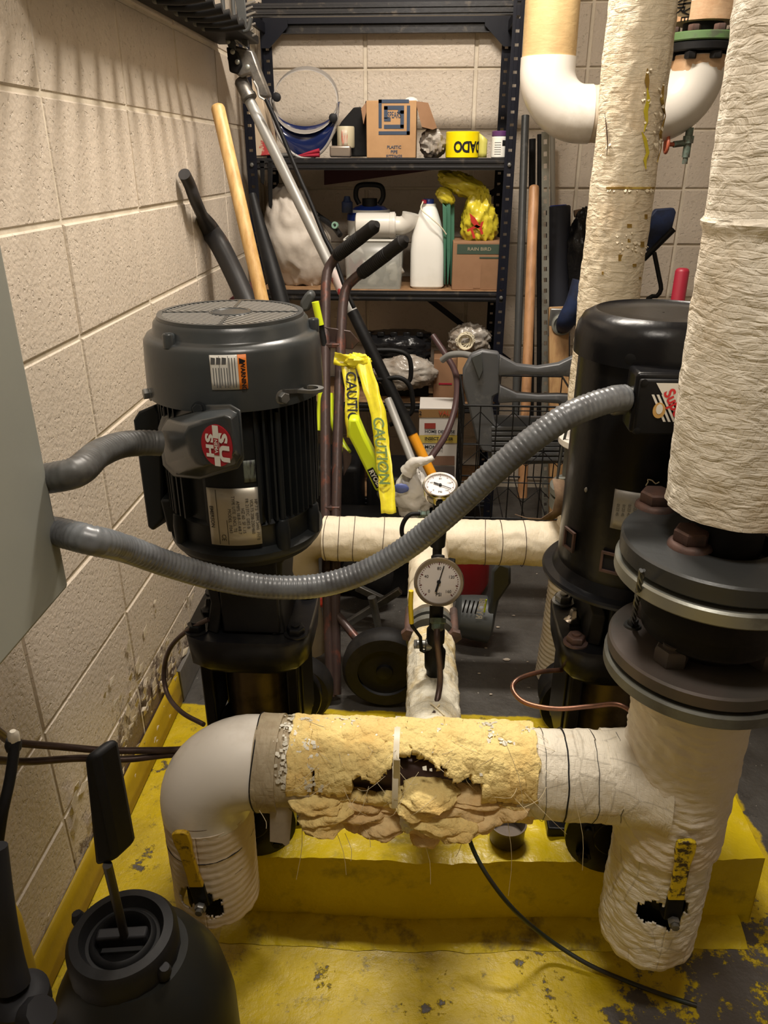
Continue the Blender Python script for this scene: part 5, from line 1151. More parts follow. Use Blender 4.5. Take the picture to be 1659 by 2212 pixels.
# jar
c = at(1079, 338, Y=2.86); t = T('jar', 'white supplement jar with purple lid at the right end of the upper shelf', 'jar', (c.x, 2.885, S1)); rj = .0275; hj = at(1079, 294, Y=2.86).z - S1
m = MB(); m.lathe((c.x, 2.885, S1 + .001), [(rj - .003, 0), (rj, .003), (rj, hj - .004), (rj - .004, hj)], 40); m.build('jar_body', MWHITE, t)
m = MB(); m.lathe((c.x, 2.885, S1 + hj), [(rj - .001, 0), (rj, .001), (rj, .014), (rj - .002, .016)], 40); m.build('lid', MPURP, t)
m = MB(); cpatch(m, c.x, 2.885, rj + .0005, .25, .75, S1 + .038, S1 + .055); m.build('barcode', MINK, t, solid=.0004)
for i in range(6): m = MB(); cpatch(m, c.x, 2.885, rj + .0005, -.7, .1, S1 + .012 + i * .007, S1 + .0135 + i * .007); m.build('print_line', bpy.data.materials['grey_ink'], t, solid=.0004)

# maroon board hung under upper shelf
o = pimg('maroon_board', [(700, 366), (945, 366), (700, 400)], YR1 - .05, .02, MMAROON); tag(o, 'dark maroon board slanting under the upper shelf against the wall', 'board')
# black straps hanging at left
for px, py0, py1, lb in ((583, 345, 452, 'longer black strap hanging from the upper shelf in front of the white sack'), (566, 345, 400, 'shorter black strap hanging beside the left post')):
    o = pimg('strap', [(px - 6, py0), (px + 6, py0), (px + 5, py1 - 10), (px + 3, py1), (px - 3, py1 - 6)], 2.83, .004, MBLKM); tag(o, lb, 'strap')

# --- second shelf
# white sack
def sackshape(p, d):
    return V((p.x * (1 - .25 * max(0, d.z)) + .03 * d.z * -1, p.y, p.z))
c = at(632, 520, Y=2.98); m = MB(); a = at(566, 520, Y=2.9); b = at(700, 520, Y=2.9); ztop = at(620, 400, Y=2.95).z
m.blob(((a.x + b.x) / 2, 2.99, (S2 + ztop) / 2 - .01), ((b.x - a.x) / 2 * 1.05, .12, (ztop - S2) / 2 * 1.08), .16, 2.4, 60, 48, seed=5, ridge=True, shape=sackshape)
m.v = [V((p.x, p.y, max(p.z, S2 + .001))) for p in m.v]; tag(m.build('cloth_sack', MSACK, ang=70), 'crumpled off-white sack at the left end of the middle shelf', 'sack')
# sprayer
c = at(800, 510, Y=3.06); t = T('garden_sprayer', 'white garden sprayer with blue shoulders and black loop handle on the middle shelf', 'sprayer', (c.x, 3.06, S2))
zs = at(800, 455, Y=3.0).z; rs = .085
m = MB(); m.lathe((c.x, 3.06, S2 + .001), [(rs - .01, 0), (rs, .012), (rs, zs - S2 - .03), (rs - .012, zs - S2)], 40); m.build('tank', MWHITE, t)
m = MB(); m.lathe((c.x, 3.06, zs - .035), [(rs + .002, 0), (rs, .02), (rs - .03, .045), (.035, .052)], 40); m.build('shoulder', MBLUE, t)
hz = zs + .035; m = MB(); m.sweep([(c.x - .038, 3.03, hz - .015), (c.x - .05, 3.03, hz + .012), (c.x - .042, 3.03, hz + .045), (c.x, 3.03, hz + .052), (c.x + .042, 3.03, hz + .045), (c.x + .05, 3.03, hz + .012), (c.x + .036, 3.03, hz - .015)], .009, 12); m.cyl((c.x, 3.04, hz - .03), (c.x, 3.04, hz + .005), .028, n=20); m.build('pump_handle', MBLKM, t)
p = at(750, 440, Y=2.98); m = MB(); m.lathe(p - V((0, 0, .03)), [(.020, 0), (.020, .035), (.014, .04), (.010, .055)], 20); m.build('tank_cap', MBLUED, t)
# hose with green end left
t = T('sprayer_wand', 'black spray wand with a pale green nozzle ring lying behind the sack', 'wand', at(735, 505, Y=2.92))
m = MB(); m.sweep([at(650, 440, Y=3.0), at(690, 468, Y=2.97), at(720, 490, Y=2.93), at(735, 508, Y=2.9)], .010, 12); m.build('hose', MBLKM, t)
p = at(725, 487, Y=2.90); m = MB(); m.lathe(p, [(.006, 0), (.012, 0), (.012, .01), (.006, .01), (.006, 0)], 20, (-.3, -1, .2), cap=False); m.build('nozzle_ring', mk('pale_green', (.20, .34, .26), .5), t)
# clear tub with fittings
a, b = at(745, 620, Y=2.85), at(868, 620, Y=2.85); zt_ = at(800, 518, Y=2.85).z
t = T('storage_tub', 'clear plastic tub of white pipe fittings on the middle shelf', 'tub', ((a.x + b.x) / 2, 2.93, S2))
W_, D_, H_ = b.x - a.x, .16, zt_ - S2; cx, cy = (a.x + b.x) / 2, 2.855 + .08
def rr4(w, d, z, r=.012):
    o = []
    for sx, sy, a0 in ((1, 1, 0), (-1, 1, PI / 2), (-1, -1, PI), (1, -1, 3 * PI / 2)):
        for k in range(4): an = a0 + k * PI / 6; o.append(V((cx + sx * (w / 2 - r) + r * math.cos(an), cy + sy * (d / 2 - r) + r * math.sin(an), z)))
    return o
m = MB(); m.loops([rr4(W_ - .012, D_ - .012, S2 + .004), rr4(W_ - .012, D_ - .012, S2 + .002), rr4(W_ - .006, D_ - .006, S2 + .05), rr4(W_, D_, zt_ - .004)], cap=False); m.f.append(list(range(16))); m.build('tub_wall', MCLEAR, t, solid=.0015)
m = MB(); m.loops([rr4(W_, D_, zt_ - .006), rr4(W_ + .008, D_ + .008, zt_ - .004), rr4(W_ + .008, D_ + .008, zt_), rr4(W_ - .004, D_ - .004, zt_ + .001)], cap=False); m.build('tub_rim', MWHITE, t, solid=.001)
fits = [(765, 560, 0), (790, 590, 1), (815, 565, 2), (812, 600, 3), (848, 575, 4), (835, 605, 5), (850, 600, 6), (775, 605, 7), (840, 550, 8)]
for i, (px, py, k) in enumerate(fits):
    p = at(px, py, Y=2.90 + .02 * (i % 3)); d = V((math.cos(k * 1.3), .4 * math.sin(k * 2.1), math.sin(k * 1.1 + .7))).normalized(); q = p + d * .028; e = q + (d.cross(V((0, 1, 0)))).normalized() * .028
    p.z = max(p.z, S2 + .02); q.z = max(q.z, S2 + .02); e.z = max(e.z, S2 + .02)
    m = MB(); m.sweep([p, q, e], .0125, 16); m.lathe(p, [(.015, -.006), (.015, .012)], 16, d)
    tag(m.build('pipe_fitting', MPVCW), 'white pipe fitting in the clear tub, ' + ('upper left', 'left of centre', 'top centre', 'bottom centre', 'upper right', 'lower right', 'far lower right corner', 'lower left', 'top right under the elbow')[i], 'pipe fitting', 'white fittings in the clear tub')
p = at(750, 570, Y=2.90); m = MB(); m.blob(V((p.x + .03, 2.93, S2 + .07)), (.03, .03, .045), .1); tag(m.build('red_bottle', MCRIM), 'dark red bottle seen through the left of the clear tub', 'bottle')
# big pvc on top
t = T('pvc_elbow', 'large glossy white plastic pipe elbow resting on the clear tub', 'pipe fitting', at(830, 515, Y=2.9))
zc2 = zt_ + .043
p0 = at(768, 487, Y=2.92); p0 = V((p0.x, 2.925, zc2)); p1 = V((at(850, 487, Y=2.92).x, 2.925, zc2))
m = MB(); m.lathe(p0, [(.034, 0), (.041, .004), (.042, .012), (.042, (p1 - p0).length - .014), (.044, (p1 - p0).length - .013), (.045, (p1 - p0).length)], 40, (1, 0, 0)); m.build('socket', MPVCW, t)
m = MB(); m.lathe(p1, [(.045, 0), (.045, .005), (.040, .006), (.040, .008), (.034, .009)], 40, (1, 0, 0)); m.build('socket_rim', MPVCW, t)
m = MB(); m.sweep([p1, p1 + V((.03, 0, .0)), p1 + V((.055, -.004, .014)), p1 + V((.062, -.006, .04))], .031, 32); m.build('elbow', MPVCW, t)
# jug
a, b = at(884, 610, Y=2.87), at(958, 610, Y=2.87); cx = (a.x + b.x) / 2 + .002; cy = 2.94; wj = (b.x - a.x) / 2; zj = at(920, 442, Y=2.87).z
t = T('jug', 'tall white plastic jug with blue cap on the middle shelf', 'jug', (cx, cy, S2))
def sq(w, d, z, pw=5, dx=0):
    L = []
    for i in range(32):
        a = 2 * PI * i / 32; c_, s_ = math.cos(a), math.sin(a); k = 1 / (abs(c_) ** pw + abs(s_) ** pw) ** (1 / pw); L.append(V((cx + dx + c_ * k * w, cy + s_ * k * d, z)))
    return L
H = zj - S2
m = MB(); m.loops([sq(wj * .9, .058, S2 + .001), sq(wj, .064, S2 + .008), sq(wj, .064, S2 + H * .45), sq(wj * .93, .06, S2 + H * .62, 4), sq(wj * .72, .05, S2 + H * .8, 3), sq(wj * .5, .038, S2 + H * .93, 2.5), sq(wj * .42, .022, S2 + H * .97, 2), sq(wj * .42, .022, zj, 2)]); m.build('jug_body', MWHITE, t)
m = MB(); m.lathe((cx, cy, zj), [(.0185, 0), (.0185, .014), (.017, .016)], 28); m.build('cap', MBLUE, t)
m = MB(); m.lathe((cx - .016, cy - .02, zj + .002), [(.009, 0), (.009, .012)], 16); m.build('hose_clip', MCRIM, t)
m = MB(); m.sweep([(cx - .02, cy - .028, zj + .008), at(910, 452, Y=2.89), at(930, 470, Y=2.86), at(952, 490, Y=2.86), at(964, 506, Y=2.87)], .0022, 8); m.build('thin_tube', MTIE, t)
# green folders
for i, (px, dxp) in enumerate(((964, 0), (970, 6), (977, 9))):
    o = pimg('folder', [(px - 4, 615), (px - 2, 615), (px + dxp * .6 - 1, 560), (px + dxp * .4 + 1, 448 - i * 8), (px + dxp * .4 - 8, 440 - i * 6), (px - 6, 520)], 2.88 + .03 * i, .14, MGREEN); tag(o, ('leftmost green folder, touching the white jug', 'middle of the three upright green folders', 'rightmost green folder, touching the green-banded box')[i], 'folder', 'green folders on the middle shelf')
# rain bird box
t, c, w, h = carton('cardboard_box', 976, 1083, 523, 611, 2.86, .20, MCARDD, 'cardboard box with dark green printed band holding a yellow bag', S2)
m = MB(); m.v += [c + V((-w * .42, -.0015, h * .46)), c + V((w * .49, -.0015, h * .46)), c + V((w * .49, -.0015, h * .26)), c + V((-w * .42, -.0015, h * .26))]; m.f.append([0, 1, 2, 3]); m.build('green_band', mk('band_green', (.035, .06, .04), .6), t, smooth=False)
text('RAIN BIRD', .016, lambda x, y: c + V((x * 1.1 + .004, -.0025, y + h * .36)), mk('pale_print', (.36, .30, .20), .6), t, bold=.0)
m = MB(); m.v += [c + V((.006, -.0015, h * .2)), c + V((w * .47, -.0015, h * .2)), c + V((w * .47, -.0015, h * .17)), c + V((.006, -.0015, h * .17))]; m.f.append([0, 1, 2, 3]); m.build('green_band', bpy.data.materials['band_green'], t, smooth=False)
o = MB(); o.v += [c + V((-.012, -.0015, -h * .45)), c + V((.014, -.0015, -h * .45)), c + V((.014, -.0015, h * .1)), c + V((-.012, -.0015, h * .1))]; o.f.append([0, 1, 2, 3]); o.build('packing_tape', MCARDD, t)
# yellow bag
t = T('shopping_bag', 'crumpled yellow shopping bag with red print sticking out of the green-banded box', 'bag', at(1030, 522, Y=2.92))
m = MB(); p = at(1035, 475, Y=2.94); m.blob(V((p.x, 2.95, p.z)), (.058, .055, .10), .38, 2.6, 60, 44, seed=11, ridge=True, shape=lambda p, d: V((p.x * (1 - .25 * d.z) + .012 * d.z * 0, p.y, p.z))); m.build('bag_body', MBAGY, t, ang=70)
m = MB(); p = at(1000, 400, Y=2.94); m.blob(V((p.x, 2.96, p.z)), (.085, .04, .035), .4, 2.6, 50, 30, seed=14, ridge=True, rot=Matrix.Rotation(.35, 3, 'Y')); m.build('bag_top', MBAGY, t, ang=70)
m = MB(); p = at(962, 425, Y=2.90); m.blob(V((p.x, 2.92, p.z)), (.035, .02, .022), .4, 2.6, 36, 20, seed=17, ridge=True, rot=Matrix.Rotation(.7, 3, 'Y')); m.build('bag_handle', MBAGY, t, ang=70)
rp = mk('bag_red_print', (.45, .03, .02), .4)
text('TY', .05, frame(at(1030, 500, Y=2.885), V((1, 0, .5)), V((-.4, 0, 1))), rp, t, bold=.04); m = MB(); m.prism([at(px, py, Y=2.885) for px, py in ((1014, 460), (1026, 470), (1038, 490), (1030, 494), (1018, 480))], (0, .002, 0)); m.build('bag_print', rp, t)

# --- third shelf items
c = at(860, 745, Y=2.92); t = T('black_carton', 'shiny black plastic-wrapped cartons on the lower shelf', 'box', (c.x, 2.95, S3))
m = MB(); m.blob(V((c.x, 2.97, S3 + .19)), (.13, .10, .055), .25, 3.5, 50, 30, seed=2, ridge=True, shape=lambda p, d: V((max(-.125, min(.125, p.x * 1.2)), p.y, max(-.05, min(.05, p.z * 1.2))))); m.build('wrapping', MBAGK, t, ang=60)
for i in range(5): m = MB(); q = at(795 + 28 * i, 712, Y=2.92); m.box((q.x, 2.92, S3 + .245), (.026, .03, .018)); m.build('lug', MBAGK, t, bevel=.003)
m = MB(); m.box((c.x, 2.99, S3 + .068), (.24, .14, .13)); m.build('lower_carton', MBLKM, t, bevel=.004)
c = at(875, 805, Y=2.86); m = MB(); m.blob(V((c.x, 2.865, c.z + .0)), (.115, .06, .062), .28, 2.8, 60, 40, seed=8, ridge=True); tag(m.build('plastic_bag', MBAGC, ang=70), 'shiny clear bag of tan parts bulging over the lower shelf edge', 'bag')
c = at(1015, 735, Y=2.90); m = MB(); m.blob(V((c.x, 2.92, c.z)), (.075, .05, .055), .4, 2.6, 50, 34, seed=9, ridge=True); tag(m.build('plastic_bag', MBAGC, ang=70), 'clear bag with a bundle of white cord beside the right rear post', 'bag')
t = T('cord_bundle', 'bundle of white cord inside the clear bag', 'cord', at(1008, 742, Y=2.87)); m = MB(); p = at(1005, 735, Y=2.862)
for i in range(9):
    th = .5 * i; e1, e2 = .036 - .001 * i, .012 + .002 * i; m.sweep([p + V((e1 * math.cos(a) * math.cos(th) - e2 * math.sin(a) * math.sin(th), -.004 - .003 * i, e1 * math.cos(a) * math.sin(th) + e2 * math.sin(a) * math.cos(th))) for a in [2 * PI * k / 20 for k in range(21)]], .0022, 6, curved=False)
m.build('cord_loops', MTIE, t)
t, c, w, h = carton('cardboard_box', 935, 1000, 775, 868, 2.88, .14, MCARDD, 'small brown carton with a red stripe on the lower shelf', S3)
m = MB(); m.box(c + V((-.012, -.001, -.015)), (.05, .002, .006)); m.build('red_stripe', MCRIM, t)
o = rbox('carton', at(1003, 790, Y=2.80) + V((0, .03, 0)), (.05, .05, .07), MCARD, None, .003); tag(o, 'light tan carton corner behind the grey plastic frame', 'box')
tube([at(935, 725, Y=2.75), at(962, 765, Y=2.7), at(985, 810, Y=2.62), at(985, 870, Y=2.5), at(965, 935, Y=2.4), at(930, 990, Y=2.3)], .011, 'hose', 'brown rubber hose hanging in front of the insect killer carton', MHOSE, 'hose')
tube([at(955, 778, Y=2.6), at(972, 767, Y=2.58), at(1000, 765, Y=2.55), at(1030, 772, Y=2.5)], .011, 'hose', 'short grey hose end curving by the clear bag', mk('grey_hose', (.20, .20, .19), .5), 'hose', 16)

# --- insect killer carton, floor level
zA = at(950, 882, Y=2.55).z; a, b = at(904, 1000, Y=2.55), at(998, 1000, Y=2.55)
t = T('carton', 'white and yellow insect killer carton standing below the lower shelf', 'box', ((a.x + b.x) / 2, 2.62, .12))
w = b.x - a.x; cx = (a.x + b.x) / 2; z0 = at(950, 1062, Y=2.55).z
MCW = mk('carton_white', (.55, .52, .48), .6)
m = MB(); m.box((cx, 2.62, (zA + z0) / 2), (w, .13, zA - z0)); m.build('carton_body', MCW, t, bevel=.002)
fr = lambda px, py: at(px, py, Y=2.553)
def band(p, mat, nm): m = MB(); m.v += [fr(*q) for q in p]; m.f.append([0, 1, 2, 3]); m.build(nm, mat, t, smooth=False)
band(((905, 884), (997, 884), (997, 902), (905, 902)), mk('carton_brown', (.22, .12, .04), .6), 'top_band')
band(((905, 940), (997, 940), (997, 957), (905, 957)), mk('carton_yellow', (.50, .38, .08), .6), 'yellow_band')
band(((930, 985), (982, 985), (982, 1005), (930, 1005)), mk('picture_brown', (.20, .11, .07), .6), 'picture'); band(((930, 1007), (982, 1007), (982, 1030), (930, 1030)), mk('picture_dark', (.10, .08, .07), .6), 'picture')
band(((917, 914), (941, 914), (941, 926), (917, 926)), mk('logo_red', (.25, .03, .02), .6), 'red_logo')
ftx = lambda px, py: frame(at(px, py, Y=2.550), V((1, 0, 0)), V((0, 0, 1)))
text('HOME DEFENSE', .0148, ftx(950, 933), MINK, t, bold=.03); text('INSECT KILLER', .0150, ftx(948, 948), MINK, t, bold=.03); text('12-MONTH', .017, ftx(930, 966), MINK, t, bold=.03); text('VALUE', .022, ftx(968, 893), mk('value_red', (.35, .05, .02), .6), t, bold=.02); text('2', .02, ftx(908, 893), MINK, t)

# ================================================================ WIRE BASKET WITH GREY PLASTIC FRAME
YWb = 2.12
A = at(1003, 876, Y=YWb); B = at(1235, 890, Y=YWb + .02); zlo = at(1010, 1118, Y=YWb).z; ztp = A.z
t = T('wire_crate', 'black wire crate standing behind the crossover pipe', 'crate', ((A.x + B.x) / 2, 2.3, zlo))
x0, x1, y0, y1 = A.x, B.x + .02, YWb, YWb + .34
def wire(p, q, r=.0019): m = MB(); m.sweep([V(p), V(q)], r, 6, curved=False); m.build('wire', MBLKM, t)
for k in range(4):
    z = ztp + (zlo - ztp) * k / 3; rr = .003 if k in (0, 3) else .0019
    wire((x0, y0, z), (x1, y0, z), rr); wire((x0, y0, z), (x0, y1, z), rr); wire((x1, y0, z), (x1, y1, z), rr); wire((x0, y1, z), (x1, y1, z), rr)
n = 7
for k in range(n + 1):
    x = x0 + (x1 - x0) * k / n; wire((x, y0, ztp), (x, y0, zlo))
    if k < n:
        xm = x + (x1 - x0) / n
        for j in range(3):
            za = ztp + (zlo - ztp) * (j + .15) / 3; zb_ = ztp + (zlo - ztp) * (j + .55) / 3
            wire((x, y0, za if k % 2 else zb_), (xm, y0, zb_ if k % 2 else za), .0013)
for k in range(1, 8):
    y = y0 + (y1 - y0) * k / 7; wire((x0, y, ztp), (x0, y, zlo)); 
    if k % 2: wire((x0, y - .04, ztp - .03), (x0, y, ztp - .10), .0013); wire((x0, y, ztp - .12), (x0, y + .04, ztp - .22), .0013)
for k in range(6):
    x = x0 + (x1 - x0) * k / 5; wire((x, y1, ztp), (x, y1, zlo)); wire((x, y0, zlo), (x, y1, zlo))
# grey frame
YG2 = 2.2; t = T('plastic_stool', 'grey moulded plastic frame with two arched rails set in the wire crate', 'plastic frame', at(1100, 1010, Y=YG2))
pimg('side_panel', [(1000, 830), (1000, 800), (1018, 766), (1042, 757), (1078, 762), (1084, 785), (1080, 850), (1066, 858), (1064, 880), (1070, 915), (1090, 930), (1180, 920), (1180, 990), (1090, 985), (1040, 975), (1028, 950), (1012, 880)], YG2, .03, MGREYP, t, .006)
for (yy, th) in ((0, 0), (1, 1)):
    ys = (788, 797, 800, 797, 788) if yy == 0 else (850, 857, 859, 860, 872); hh = (22, 11, 9, 13, 26) if yy == 0 else (20, 10, 8, 10, 20)
    m = MB(); L = []
    for i, px in enumerate((1078, 1115, 1160, 1205, 1250)):
        c = at(px, ys[i], Y=YG2 - .012); h_ = hh[i] * .0013 * 1.02; L.append([c + V((0, -.012, -h_)), c + V((0, -.016, 0)), c + V((0, -.012, h_)), c + V((0, .014, h_)), c + V((0, .018, 0)), c + V((0, .014, -h_))])
    m.loops(L); m.build('arched_rail', MGREYP, t, bevel=.003)
for k in range(7): m = MB(); a = at(1062, 925 + 11 * k, Y=YG2 - .004); b = at(1230, 925 + 11 * k, Y=YG2 - .004); m.bar(a, b, .008, .010); m.build('grate_slat', MGREYP, t, bevel=.001)
m = MB(); m.prism([at(px, py, Y=YG2 + .02) for px, py in ((1050, 900), (1240, 905), (1240, 1000), (1056, 1005))], (0, .02, 0)); m.build('back_panel', MGREYP, t)
pimg('inner_flap', [(1018, 772), (1040, 762), (1044, 800), (1035, 822)], YG2 - .008, .01, MGREYT, t)

# ================================================================ HAND TRUCK
k_ = .605; y0_ = 1.68
def hl(px, py): return atlean(px, py, y0_, k_)
t = T('hand_truck', 'rusty steel hand truck with black ribbed grips leaning back toward the shelves', 'hand truck', at(790, 1530, Z=0))
for pts, gp in ((((716, 1505), (708, 1300), (704, 1100), (703, 900), (703, 700), (704, 610), (712, 575), (735, 545)), ((731, 549), (815, 484))), (((726, 1500), (724, 1300), (726, 1100), (731, 900), (737, 720), (742, 650), (752, 615), (788, 583)), ((783, 587), (878, 516)))):
    P = [hl(*q) for q in pts]; P[0].z = max(P[0].z, .02)
    tip = V(P[-1]); P[-1] = P[-1] + V((0, -.03, 0))
    m = MB(); m.sweep(P, .0145, 16); m.build('frame_tube', MRUSTT, t)
    a = hl(*gp[0]) + V((0, -.03, 0)); b = at(*gp[1], Y=a.y - .12)
    m = MB(); L = (b - a).length; m.sweep([a, b], lambda u: .0185 if u < .93 else .0175 - .008 * (u - .93) / .07, 20, disp=lambda s, an: .0010 * math.sin(s * 2 * PI / .0075) if .015 < s < L * .62 else 0, curved=False, step=.0015); m.build('rubber_grip', MRUBBER, t)
for py in (745, 1095, 1230): m = MB(); a, b = hl(703, py), hl(735, py); m.bar(a, b, .03, .012); m.build('cross_bar', MRUSTT, t, bevel=.002)
pimg('gusset', [(700, 706), (757, 715), (776, 738), (762, 755), (700, 750)], hl(740, 730).y, .006, MRUSTT, t)
pimg('gusset', [(740, 965), (760, 985), (758, 1000), (742, 1030)], hl(740, 990).y, .006, MRUSTT, t)
wc = at(832, 1440, Y=1.70); rw_ = wc.z - .003
def wheel(c, r, par):
    m = MB(); m.lathe(c + V((0, -.032, 0)), [(r * .62, 0), (r * .9, .002), (r * .98, .012), (r, .032), (r * .98, .052), (r * .9, .062), (r * .62, .064)], 48, (0, 1, 0), cap=False); m.build('tyre', MRUBBER, par)
    m = MB(); m.lathe(c + V((0, -.022, 0)), [(r * .15, -.01), (r * .18, -.008), (r * .2, .0), (r * .5, .008), (r * .63, .002), (r * .64, .04)], 40, (0, 1, 0)); m.build('wheel_hub', MBLKM, par)
wheel(wc, rw_, t)
m = MB(); m.sweep([hl(730, 1330), at(775, 1385, Y=1.74)], .012, 10, curved=False); m.build('axle_bracket', MRUSTT, t)
t = T('cart_wheel', 'black wheel half hidden behind the left pump', 'wheel', (at(655, 1500, Y=1.62).x, 1.62, 0)); c = at(640, 1485, Y=1.62); c.z = .10; wheel(c, .098, t)
t = T('cart_wheel', 'black rubber wheel half hidden behind the right pump', 'wheel', (at(1215, 1500, Y=1.66).x, 1.66, 0)); c = at(1235, 1520, Y=1.66); c.z = .093; wheel(c, .092, t)

# ================================================================ CAUTION TAPE
t = T('caution_tape', 'yellow caution tape knotted round the hand truck and hanging in two strips', 'tape', hl(770, 1060))
def ribbon(pts, w, Yo, tw=0, name='tape_strip'):
    m = MB(); P = [hl(px, py) + V((0, Yo, 0)) for px, py in pts]; sw = []
    for i in range(len(P) - 1):
        for j in range(8): sw.append(P[i].lerp(P[i + 1], j / 8))
    sw.append(P[-1]); L = []
    for i, p in enumerate(sw):
        d = (sw[min(i + 1, len(sw) - 1)] - sw[max(i - 1, 0)]).normalized(); s_ = d.cross(V((0, 1, 0))).normalized(); wv = w * (1 + .18 * ns((i * .3, Yo * 99, 0)))
        L.append([p + s_ * wv * q + V((0, .006 * math.sin(q * 6 + i * .25), 0)) for q in (-.5, -.25, 0, .25, .5)])
    m.loops(L, cap=False, close=False); m.build(name, MTAPE, t, solid=.0008, ang=70); return sw
s1 = ribbon([(752, 775), (764, 830), (762, 880), (766, 935)], .040, -.035)
s2 = ribbon([(785, 765), (803, 820), (820, 880), (828, 950), (836, 1010), (842, 1090)], .042, -.06)
s3 = ribbon([(726, 765), (745, 768), (768, 770)], .034, -.05)
m = MB(); p = hl(776, 770) + V((0, -.05, 0)); m.blob(p, (.034, .016, .02), .4, 3, seed=6, ridge=True); m.build('knot', MTAPE, t)
gi = mk('tape_green_ink', (.10, .17, .03), .5)
p = hl(763, 860) + V((0, -.046, 0)); text('CAUTION', .040, frame(p, hl(766, 930) - hl(760, 800), V((1, 0, 0))), MINK, t, bold=.02)
p = hl(826, 955) + V((0, -.072, 0)); text('CAUTION', .042, frame(p, hl(836, 1060) - hl(818, 880), V((1, 0, 0))), gi, t, bold=.02)

# ================================================================ LONG TOOLS
# pole hedge trimmer
t = T('pole_trimmer', 'long silver pole hedge trimmer leaning across the shelves, cast gearbox at top', 'pole trimmer', at(930, 1025, Y=2.05))
Pt, Pb = at(533, 205, Y=2.62), at(938, 1035, Y=2.25)
def pl(f): return Pt.lerp(Pb, f)
fa = lambda py: (py - 205) / 830
m = MB(); m.sweep([pl(0), pl(fa(665))], .0165, 24, curved=False); m.build('silver_pole', MALU, t)
m = MB(); m.sweep([pl(fa(665)), pl(fa(935))], .018, 20, curved=False); m.build('grip_pole', MBLKM, t)
m = MB(); m.sweep([pl(fa(935)), pl(1)], .0155, 20, curved=False); m.build('orange_pole', MORPOLE, t)
m = MB(); d = (Pb - Pt).normalized(); m.lathe(at(519, 172, Y=2.62), [(.017, 0), (.021, .006), (.021, .05), (.024, .052), (.024, .062)], 20, d); m.build('pole_clamp', MCAST, t)
pimg('gear_case', [(497, 95), (545, 108), (560, 150), (582, 205), (576, 212), (558, 208), (540, 160), (520, 168), (497, 150), (490, 125)], 2.585, .045, MCAST, t, .006)
pimg('gear_cover', [(488, 100), (512, 110), (522, 140), (512, 160), (495, 155)], 2.57, .03, MBLKM, t, .005)
pimg('blade_mount', [(470, 25), (482, 20), (505, 85), (512, 118), (500, 125), (492, 100)], 2.575, .02, MDKFL, t, .003)
for px, py in ((493, 90), (503, 112), (513, 134), (535, 145)): m = MB(); m.lathe(at(px, py, Y=2.57), [(.007, 0), (.007, .004), (.004, .006)], 14, (0, -1, 0)); m.build('screw', MSILVER, t)
m = MB(); m.sweep([at(548, 175, Y=2.56), at(556, 190, Y=2.56), at(560, 208, Y=2.56), at(575, 220, Y=2.56), at(590, 255, Y=2.56)], .003, 8); m.sweep([at(515, 98, Y=2.56), at(508, 85, Y=2.56), at(535, 106, Y=2.56)], .002, 6); m.build('wire_guard', MALU, t)
m = MB(); m.lathe(pl(fa(580)), [(.0168, 0), (.0168, .07)], 24, d); m.build('warning_sticker', mk('sticker_red_white', (.55, .45, .42), .4, 0, (.45, .05, .05), 20, .5, .55), t)
# trimmer saw blade hanging top (wider blade with teeth)
t = T('hedge_blade', 'dark toothed hedge trimmer blade hooked up by the corner', 'blade', at(520, 60, Y=2.58))
pts = []
for k in range(12): pts += [(510 + k * .5, 2 + k * 9), (548 + (k % 3), 6 + k * 9), (512 + k * .5, 6 + k * 9)]
m = MB()
pimg('blade_bar', [(505, -15), (528, -15), (536, 100), (524, 100)], 2.56, .01, MDKFL, t, .001)
for k in range(8): pimg('tooth', [(524 + k, -5 + k * 12), (545 + (k % 2) * 6, -12 + k * 12), (546 + (k % 2) * 6, -8 + k * 12), (525 + k, 2 + k * 12)], 2.565, .006, MCAST, t, .0008)
# cord along pole
tube([at(575, 215, Y=2.55), at(600, 270, Y=2.52), at(625, 330, Y=2.5), at(650, 390, Y=2.47), at(672, 440, Y=2.45), at(700, 510, Y=2.42), at(720, 550, Y=2.40), at(745, 620, Y=2.36), at(765, 665, Y=2.34)], .0065, 'power_cable', 'black cable hanging beside the silver trimmer pole', MBLKM, 'cable')
# wooden handle
def handle(p, q, r, name, label, mat, dome=True, cat='handle'):
    m = MB(); d = q - p; L = d.length; m.lathe(p, [(r * .55, 0), (r * .85, .003), (r, .010), (r, L)], 24, d); return tag(m.build(name, mat, ang=60), label, cat)
handle(at(469, 226, Y=2.30), at(592, 760, Y=2.12) , .0185, 'wooden_handle', 'pale ash tool handle leaning in the corner behind the left motor', MWOODL)
m = MB(); m.sweep([at(398, 376, X=-.632), at(410, 400, X=-.63), at(425, 440, X=-.625), at(450, 492, Y=2.34), at(475, 530, Y=2.32), at(510, 600, Y=2.30), at(545, 680, Y=2.26), at(570, 740, Y=2.2)], lambda u: .016 if u < .28 else .016 + .013 * min(1, (u - .28) / .15), 24, squash=1); tag(m.build('shovel', mk('black_grip', (.022, .021, .022), .45, 0, (.08, .045, .03), 12, .6, .72)), 'black handled shovel leaning on the left block wall', 'shovel')
m = MB(); m.sweep([at(545, 420, Y=2.55), at(565, 500, Y=2.5), at(590, 590, Y=2.42), at(620, 700, Y=2.35)], lambda u: .012 + .014 * math.sin(min(1, u * 1.2) * PI / 2), 20); tag(m.build('post', MBLKM), 'black tapered post leaning between the wooden handle and the white sack', 'post')
p = pimg('dustpan', [(490, 650), (540, 610), (560, 655), (520, 690)], 2.4, .02, MMAROON); tag(p, 'dark maroon panel edge behind the left motor', 'panel')
